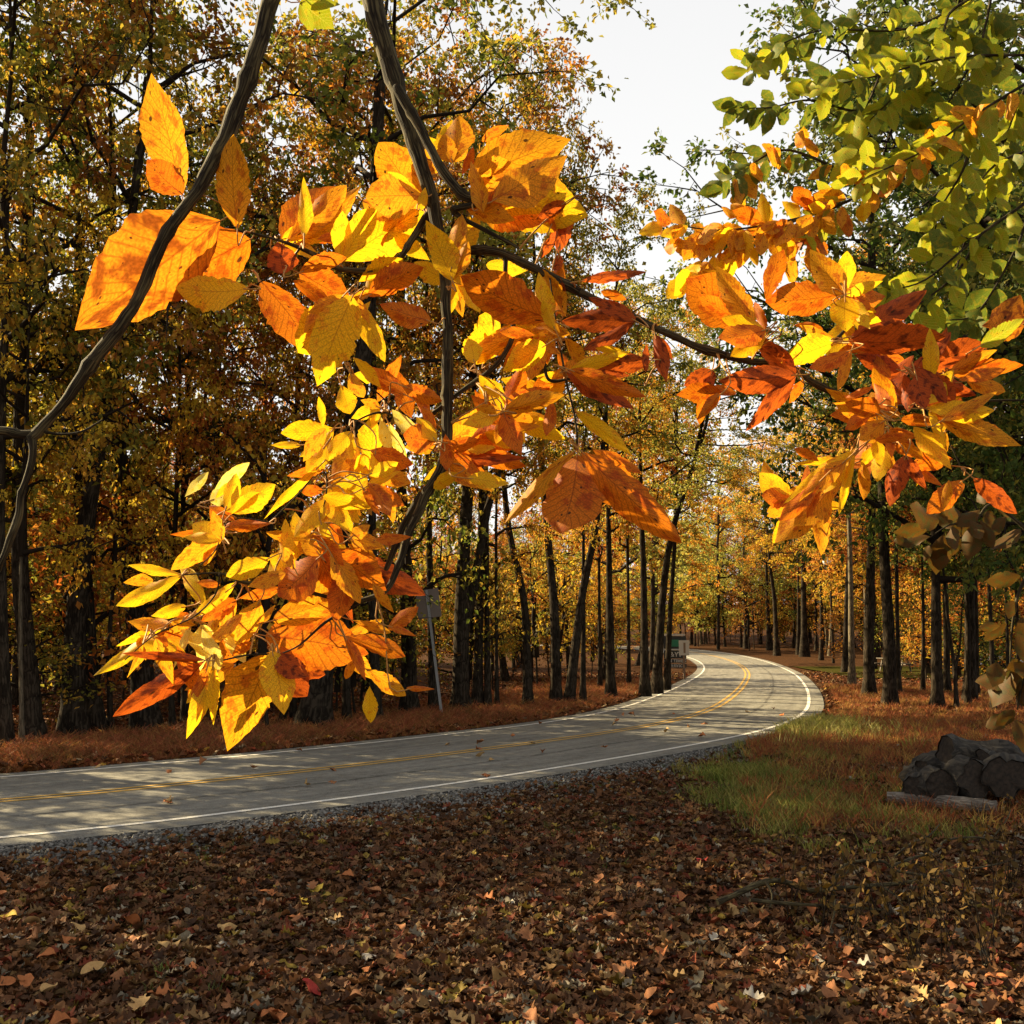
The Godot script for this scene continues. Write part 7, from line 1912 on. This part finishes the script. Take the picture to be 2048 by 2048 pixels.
		[Vector3(-0.558, 1.959, -1.932), Vector3(-0.723, 1.97, -1.956), 0.019, "red", -0.37],
		[Vector3(-0.546, 1.95, -1.936), Vector3(-0.55, 1.838, -1.97), 0.024, "yellow", -0.34],
		[Vector3(-0.373, 2.161, -2.089), Vector3(-0.321, 2.026, -2.126), 0.031, "red", 0.47],
		[Vector3(-0.339, 2.157, -1.954), Vector3(-0.282, 2.061, -1.95), 0.043, "gold", -0.48],
		[Vector3(-0.33, 2.003, -2.088), Vector3(-0.255, 2.037, -2.108), 0.023, "gold", 0.15],
		[Vector3(-0.317, 2.003, -2.007), Vector3(-0.275, 1.919, -1.996), 0.019, "orange", 0.39],
		[Vector3(-0.499, 2.019, -2.011), Vector3(-0.548, 1.992, -2.016), 0.033, "yellow", -0.43],
		[Vector3(-0.407, 2.126, -1.968), Vector3(-0.425, 2.166, -1.953), 0.019, "gold", 0.26],
		[Vector3(-0.371, 2.158, -2.024), Vector3(-0.42, 2.182, -2.01), 0.026, "gold", 0.44],
		[Vector3(-0.306, 2.188, -1.975), Vector3(-0.276, 2.154, -1.973), 0.016, "gold", -0.41],
		[Vector3(-0.306, 2.188, -1.976), Vector3(-0.27, 2.212, -1.987), 0.026, "gold", -0.20],
		[Vector3(0.468, 2.594, -1.959), Vector3(0.396, 2.713, -1.958), 0.050, "gold", -0.22],
		[Vector3(0.682, 2.697, -2.084), Vector3(0.684, 2.782, -2.06), 0.037, "yellow", 0.57],
		[Vector3(0.637, 2.649, -1.94), Vector3(0.712, 2.683, -1.959), 0.024, "yellow", 0.20],
		[Vector3(0.646, 2.657, -1.966), Vector3(0.692, 2.629, -1.965), 0.034, "orange", -0.26],
		[Vector3(0.648, 2.658, -1.974), Vector3(0.664, 2.587, -1.96), 0.021, "yellow", -0.16],
		[Vector3(0.687, 2.698, -2.098), Vector3(0.732, 2.648, -2.121), 0.043, "yellow", 0.51],
		[Vector3(0.484, 2.582, -1.947), Vector3(0.412, 2.525, -1.934), 0.034, "yellow", 0.48],
		[Vector3(0.483, 2.58, -1.94), Vector3(0.401, 2.607, -1.953), 0.030, "yellow", -0.25],
		[Vector3(0.664, 2.602, -2.096), Vector3(0.579, 2.628, -2.068), 0.026, "gold", 0.37],
		[Vector3(0.659, 2.555, -1.988), Vector3(0.625, 2.47, -1.968), 0.025, "gold", -0.60],
		[Vector3(0.68, 2.597, -2.071), Vector3(0.847, 2.704, -2.075), 0.051, "red", -0.38],
		[Vector3(0.789, 2.517, -2.004), Vector3(0.928, 2.478, -2.041), 0.034, "red", -0.34],
		[Vector3(0.798, 2.523, -2.027), Vector3(0.86, 2.596, -2.001), 0.028, "red", -0.38],
		[Vector3(0.782, 2.532, -2.061), Vector3(0.72, 2.524, -2.07), 0.028, "red", -0.36],
		[Vector3(0.765, 2.492, -1.943), Vector3(0.773, 2.426, -1.926), 0.044, "red", 0.13],
		[Vector3(0.793, 2.51, -2.014), Vector3(0.858, 2.486, -2.003), 0.045, "red", -0.35],
		[Vector3(0.868, 2.521, -2.034), Vector3(0.967, 2.573, -2.048), 0.032, "gold", 0.37],
		[Vector3(0.895, 2.505, -2.029), Vector3(0.946, 2.52, -2.017), 0.023, "orange", -0.52],
		[Vector3(0.824, 2.454, -2.055), Vector3(0.919, 2.491, -2.048), 0.018, "yellow", 0.27],
		[Vector3(0.805, 2.404, -1.939), Vector3(0.927, 2.465, -1.965), 0.026, "gold", -0.20],
		[Vector3(0.869, 2.412, -2.073), Vector3(0.869, 2.36, -2.086), 0.020, "gold", -0.01],
		[Vector3(0.642, 2.348, -1.933), Vector3(0.617, 2.23, -1.968), 0.017, "yellow", -0.03],
		[Vector3(0.617, 2.283, -2.078), Vector3(0.606, 2.159, -2.058), 0.037, "gold", -0.38],
		[Vector3(0.615, 2.282, -2.071), Vector3(0.505, 2.237, -2.061), 0.032, "gold", -0.40],
		[Vector3(0.544, 2.261, -1.993), Vector3(0.489, 2.238, -1.997), 0.023, "gold", -0.59],
		[Vector3(0.551, 2.265, -2.018), Vector3(0.513, 2.286, -2.017), 0.027, "yellow", 0.02],
		[Vector3(0.58, 2.294, -1.951), Vector3(0.553, 2.223, -1.962), 0.020, "orange", 0.38],
		[Vector3(0.669, 2.353, -2.077), Vector3(0.612, 2.246, -2.063), 0.027, "gold", 0.25],
		[Vector3(0.643, 2.339, -1.995), Vector3(0.549, 2.336, -2.012), 0.017, "yellow", -0.53],
		[Vector3(0.711, 2.374, -2.078), Vector3(0.717, 2.339, -2.09), 0.020, "yellow", -0.01],
		[Vector3(0.723, 2.373, -2.017), Vector3(0.743, 2.319, -2.018), 0.019, "gold", 0.04],
		[Vector3(0.735, 2.338, -1.934), Vector3(0.778, 2.277, -1.957), 0.024, "red", -0.33],
		[Vector3(0.714, 2.391, -1.961), Vector3(0.714, 2.335, -1.946), 0.020, "orange", -0.30],
		[Vector3(0.753, 2.413, -2.069), Vector3(0.804, 2.398, -2.05), 0.018, "orange", -0.48],
		[Vector3(0.788, 2.338, -2.049), Vector3(0.842, 2.294, -2.033), 0.023, "orange", -0.58],
		[Vector3(0.955, 2.585, -2.032), Vector3(1.021, 2.618, -2.035), 0.033, "spotted", 0.03],
		[Vector3(0.4, 2.531, -2.049), Vector3(0.385, 2.482, -2.037), 0.023, "red", 0.44],
		[Vector3(0.568, 2.521, -2.052), Vector3(0.457, 2.398, -2.006), 0.039, "red", -0.45],
		[Vector3(0.557, 2.511, -2.014), Vector3(0.474, 2.596, -2.014), 0.042, "red", -0.26],
		[Vector3(0.396, 2.46, -1.951), Vector3(0.348, 2.407, -1.946), 0.022, "orange", -0.44],
		[Vector3(-0.438, 3.307, -2.031), Vector3(-0.358, 3.312, -2.05), 0.029, "lime", -0.42],
		[Vector3(-0.438, 3.305, -2.027), Vector3(-0.412, 3.247, -2.038), 0.029, "lime", -0.40],
		[Vector3(0.739, 2.444, -2.07), Vector3(0.728, 2.495, -2.086), 0.031, "gold", -0.13],
		[Vector3(0.724, 2.419, -2.001), Vector3(0.678, 2.419, -2.013), 0.031, "gold", 0.03],
		[Vector3(0.704, 2.443, -1.997), Vector3(0.651, 2.471, -2.017), 0.019, "orange", 0.33],
		[Vector3(0.7, 2.441, -1.988), Vector3(0.637, 2.395, -1.975), 0.028, "orange", -0.20],
		[Vector3(0.813, 2.444, -2.004), Vector3(0.839, 2.381, -2.027), 0.018, "yellow", 0.37]]:
		var o := hang_leaf(t, a[0], a[1], a[2], a[3], a[4], rng.randi())
		# the stalk runs from the leaf to the nearest wood
		var best := 1e9
		var to := Vector3.ZERO
		for p in nodes:
			var d: float = p.distance_squared_to(a[0])
			if d < best: best = d; to = p
		best = sqrt(best)
		if best > 0.006:
			var sh := Shape.new()
			var inv := o.transform.affine_inverse()
			var y: Vector3 = (a[1] - a[0]).normalized()
			var pts := curve([a[0] + y * 0.01, a[0] - y * minf(0.03, best * 0.4), (a[0] - y * 0.02).lerp(to, 0.55) + Vector3.UP * 0.008, to], 3)
			var loc := []
			for p in pts: loc.append(p)
			tube(sh, loc, ramp([0.0011, 0.0014, 0.0016, 0.002], 3), 5, 0.0)
			part("stalk", sh.mesh(), M["stalk"] if M.has("stalk") else mat("stalk", lin(0.4, 0.2, 0.04), 0.7), o, inv)

func oak_spray() -> void:
	var t := thing("oak_tree", "near tree at the right edge with sprays of yellow-green and dark leaves", "tree")
	rng.seed = 600
	for a in [["trunk", [Vector3(4.2, -0.3, -2.2), Vector3(4.2, 0, -2.2), Vector3(4.15, 1.5, -2.3), Vector3(4, 3.2, -2.4), Vector3(3.9, 5, -2.5), Vector3(3.8, 7.5, -2.6)], [0.2000, 0.1700, 0.1500, 0.1350, 0.1100, 0.0600]],
		["limb", [Vector3(4, 3.1, -2.4), Vector3(2.138, 3.753, -3.2), Vector3(1.677, 3.873, -3.2)], [0.0400, 0.0250, 0.0100]],
		["limb", [Vector3(4.02, 2.9, -2.4), Vector3(2.101, 3.267, -3.2), Vector3(1.648, 3.382, -3.2)], [0.0350, 0.0219, 0.0088]],
		["limb", [Vector3(3.95, 3.6, -2.45), Vector3(2.164, 4.4, -3.3), Vector3(1.617, 4.164, -3.3)], [0.0350, 0.0219, 0.0088]],
		["limb", [Vector3(3.95, 3.4, -2.45), Vector3(2, 3.797, -3.1), Vector3(1.612, 3.723, -3.1)], [0.0300, 0.0187, 0.0075]],
		["limb", [Vector3(4.1, 2.2, -2.3), Vector3(1.784, 2.354, -2.7), Vector3(1.369, 2.237, -2.7)], [0.0300, 0.0187, 0.0075]],
		["limb", [Vector3(4.1, 2, -2.3), Vector3(1.759, 2.032, -2.7), Vector3(1.353, 1.968, -2.7)], [0.0200, 0.0125, 0.0050]]]:
		var sh := Shape.new()
		tube(sh, curve(a[1], 4), ramp(a[2], 4), 10, 0.2, true, 0.4)
		part(a[0], sh.mesh(), M["bough_bark"], t)
	var over := Transform3D(Basis(Vector3.UP, 2.0).scaled(Vector3(0.62, 0.5, 0.62)), Vector3(4.0, 4.6, -2.0))
	part("branches", K["green"][0], M["twig_bark"], t, over)
	part("crown", K["green"][1], M["foliage"], t, over)
	var rest := {}
	var n := 0
	for a in [[[Vector3(1.677, 3.873, -3.2), Vector3(1.418, 3.864, -3.2), Vector3(1.189, 3.804, -3.2), Vector3(0.993, 3.761, -3.2)], 24, ["lime", "lime", "green"]],
		[[Vector3(1.617, 4.164, -3.3), Vector3(1.479, 4.092, -3.3), Vector3(1.432, 3.984, -3.3), Vector3(1.325, 3.843, -3.3), Vector3(1.186, 3.702, -3.3)], 22, ["lime", "lime", "green"]],
		[[Vector3(1.612, 3.723, -3.1), Vector3(1.442, 3.616, -3.1), Vector3(1.281, 3.501, -3.1), Vector3(1.075, 3.404, -3.1)], 24, ["lime", "lime", "gold"]],
		[[Vector3(1.592, 4.131, -3.25), Vector3(1.541, 3.937, -3.25), Vector3(1.433, 3.746, -3.25), Vector3(1.344, 3.608, -3.25)], 22, ["lime", "lime", "green"]],
		[[Vector3(1.568, 4.218, -3.5), Vector3(1.378, 4.143, -3.5), Vector3(1.112, 4.143, -3.5), Vector3(0.95, 4.086, -3.5), Vector3(0.859, 4.011, -3.5)], 20, ["green", "green", "lime"]],
		[[Vector3(1.263, 3.917, -3.4), Vector3(1.189, 3.79, -3.4), Vector3(1.02, 3.826, -3.4), Vector3(0.882, 3.799, -3.4), Vector3(0.779, 3.799, -3.4)], 16, ["green"]],
		[[Vector3(1.322, 3.55, -3.2), Vector3(1.076, 3.382, -3.2), Vector3(0.883, 3.316, -3.2), Vector3(0.675, 3.283, -3.2), Vector3(0.517, 3.3, -3.2)], 26, ["gold", "yellow", "gold", "orange"]],
		[[Vector3(1.179, 3.54, -3.4), Vector3(0.946, 3.646, -3.4), Vector3(0.808, 3.593, -3.4), Vector3(0.739, 3.54, -3.4)], 16, ["green", "green", "gold"]],
		[[Vector3(0.979, 3.349, -3.2), Vector3(0.786, 3.267, -3.2), Vector3(0.642, 3.217, -3.2), Vector3(0.578, 3.152, -3.2)], 14, ["yellow", "gold"]],
		[[Vector3(1.076, 3.382, -3.2), Vector3(0.978, 3.333, -3.2), Vector3(0.911, 3.217, -3.2)], 11, ["gold", "orange", "lime"]],
		[[Vector3(1.597, 3.339, -3.1), Vector3(1.437, 3.227, -3.1), Vector3(1.261, 3.084, -3.1), Vector3(1.138, 3.053, -3.1)], 18, ["lime", "green"]],
		[[Vector3(1.437, 3.227, -3.1), Vector3(1.338, 3.084, -3.1), Vector3(1.164, 2.958, -3.1)], 9, ["lime", "green"]],
		[[Vector3(1.488, 3.668, -3.2), Vector3(1.448, 3.499, -3.2), Vector3(1.36, 3.349, -3.2), Vector3(1.341, 3.267, -3.2)], 13, ["lime"]],
		[[Vector3(1.322, 3.55, -3.2), Vector3(1.224, 3.491, -3.2), Vector3(1.083, 3.566, -3.2)], 12, ["lime"]],
		[[Vector3(1.71, 3.598, -3.3), Vector3(1.592, 3.546, -3.3), Vector3(1.487, 3.426, -3.3)], 10, ["lime", "green"]],
		[[Vector3(1.7, 3.426, -3.3), Vector3(1.659, 3.289, -3.3), Vector3(1.516, 3.054, -3.3), Vector3(1.417, 3.02, -3.3)], 11, ["green"]],
		[[Vector3(1.768, 3.89, -3.4), Vector3(1.699, 3.736, -3.4), Vector3(1.657, 3.593, -3.4)], 12, ["green", "lime"]],
		[[Vector3(1.369, 2.237, -2.7), Vector3(1.304, 2.121, -2.7), Vector3(1.28, 2.032, -2.7), Vector3(1.268, 1.93, -2.7)], 6, ["brown"]],
		[[Vector3(1.353, 1.968, -2.7), Vector3(1.304, 1.905, -2.7), Vector3(1.28, 1.818, -2.7)], 4, ["brown"]],
		[[Vector3(1.521, 2.263, -3), Vector3(1.391, 2.379, -3), Vector3(1.331, 2.335, -3), Vector3(1.258, 2.321, -3), Vector3(1.199, 2.285, -3)], 11, ["brown"]]]:
		var sh := Shape.new()
		var fine := curve(a[0], 6)
		var rad := []
		for k in fine.size(): rad.append(lerpf(0.0055, 0.0016, k / float(fine.size())))
		tube(sh, fine, rad, 6, 0.15, true, 0.3)
		part("branch", sh.mesh(), M["bough_bark"], t)
		var many := int(a[1] * 2.1)
		for k in many:
			var u := lerpf(0.1, 1.0, (k + rr(0.0, 0.9)) / many)
			var f := u * (fine.size() - 1.001)
			var p: Vector3 = fine[int(f)].lerp(fine[int(f) + 1], fposmod(f, 1.0))
			var along: Vector3 = (fine[int(f) + 1] - fine[int(f)]).normalized()
			var side := along.cross(Vector3(rr(-0.4, 0.4), rr(-0.4, 0.4), 1)).normalized() * (1.0 if k % 2 else -1.0)
			var d := (along * rr(0.2, 0.9) + side * rr(0.4, 1.0) + Vector3.DOWN * rr(0.0, 0.7) + any_dir() * 0.45).normalized()
			var L := rr(0.065, 0.125)
			var tones: Array = a[2]
			var tone: String = tones[rng.randi() % tones.size()]
			p += d.rotated(along, 1.5) * rr(0.0, 0.05)
			var w := L * rr(0.34, 0.55)
			var o := hang_leaf(t, p + d * 0.012, p + d * L, w, tone, rr(-1.0, 1.0), rng.randi())
			n += 1
			if k % 2 == 1:
				# the smaller rest of the foliage is one mass
				if not rest.has(tone):
					rest[tone] = SurfaceTool.new()
					rest[tone].begin(Mesh.PRIMITIVE_TRIANGLES)
				rest[tone].append_from(o.mesh, 0, o.transform)
				o.free()
	for q in rest:
		var o := part("foliage", rest[q].commit(), M["leaf_" + q], t)
		o.set_meta("kind", "stuff")
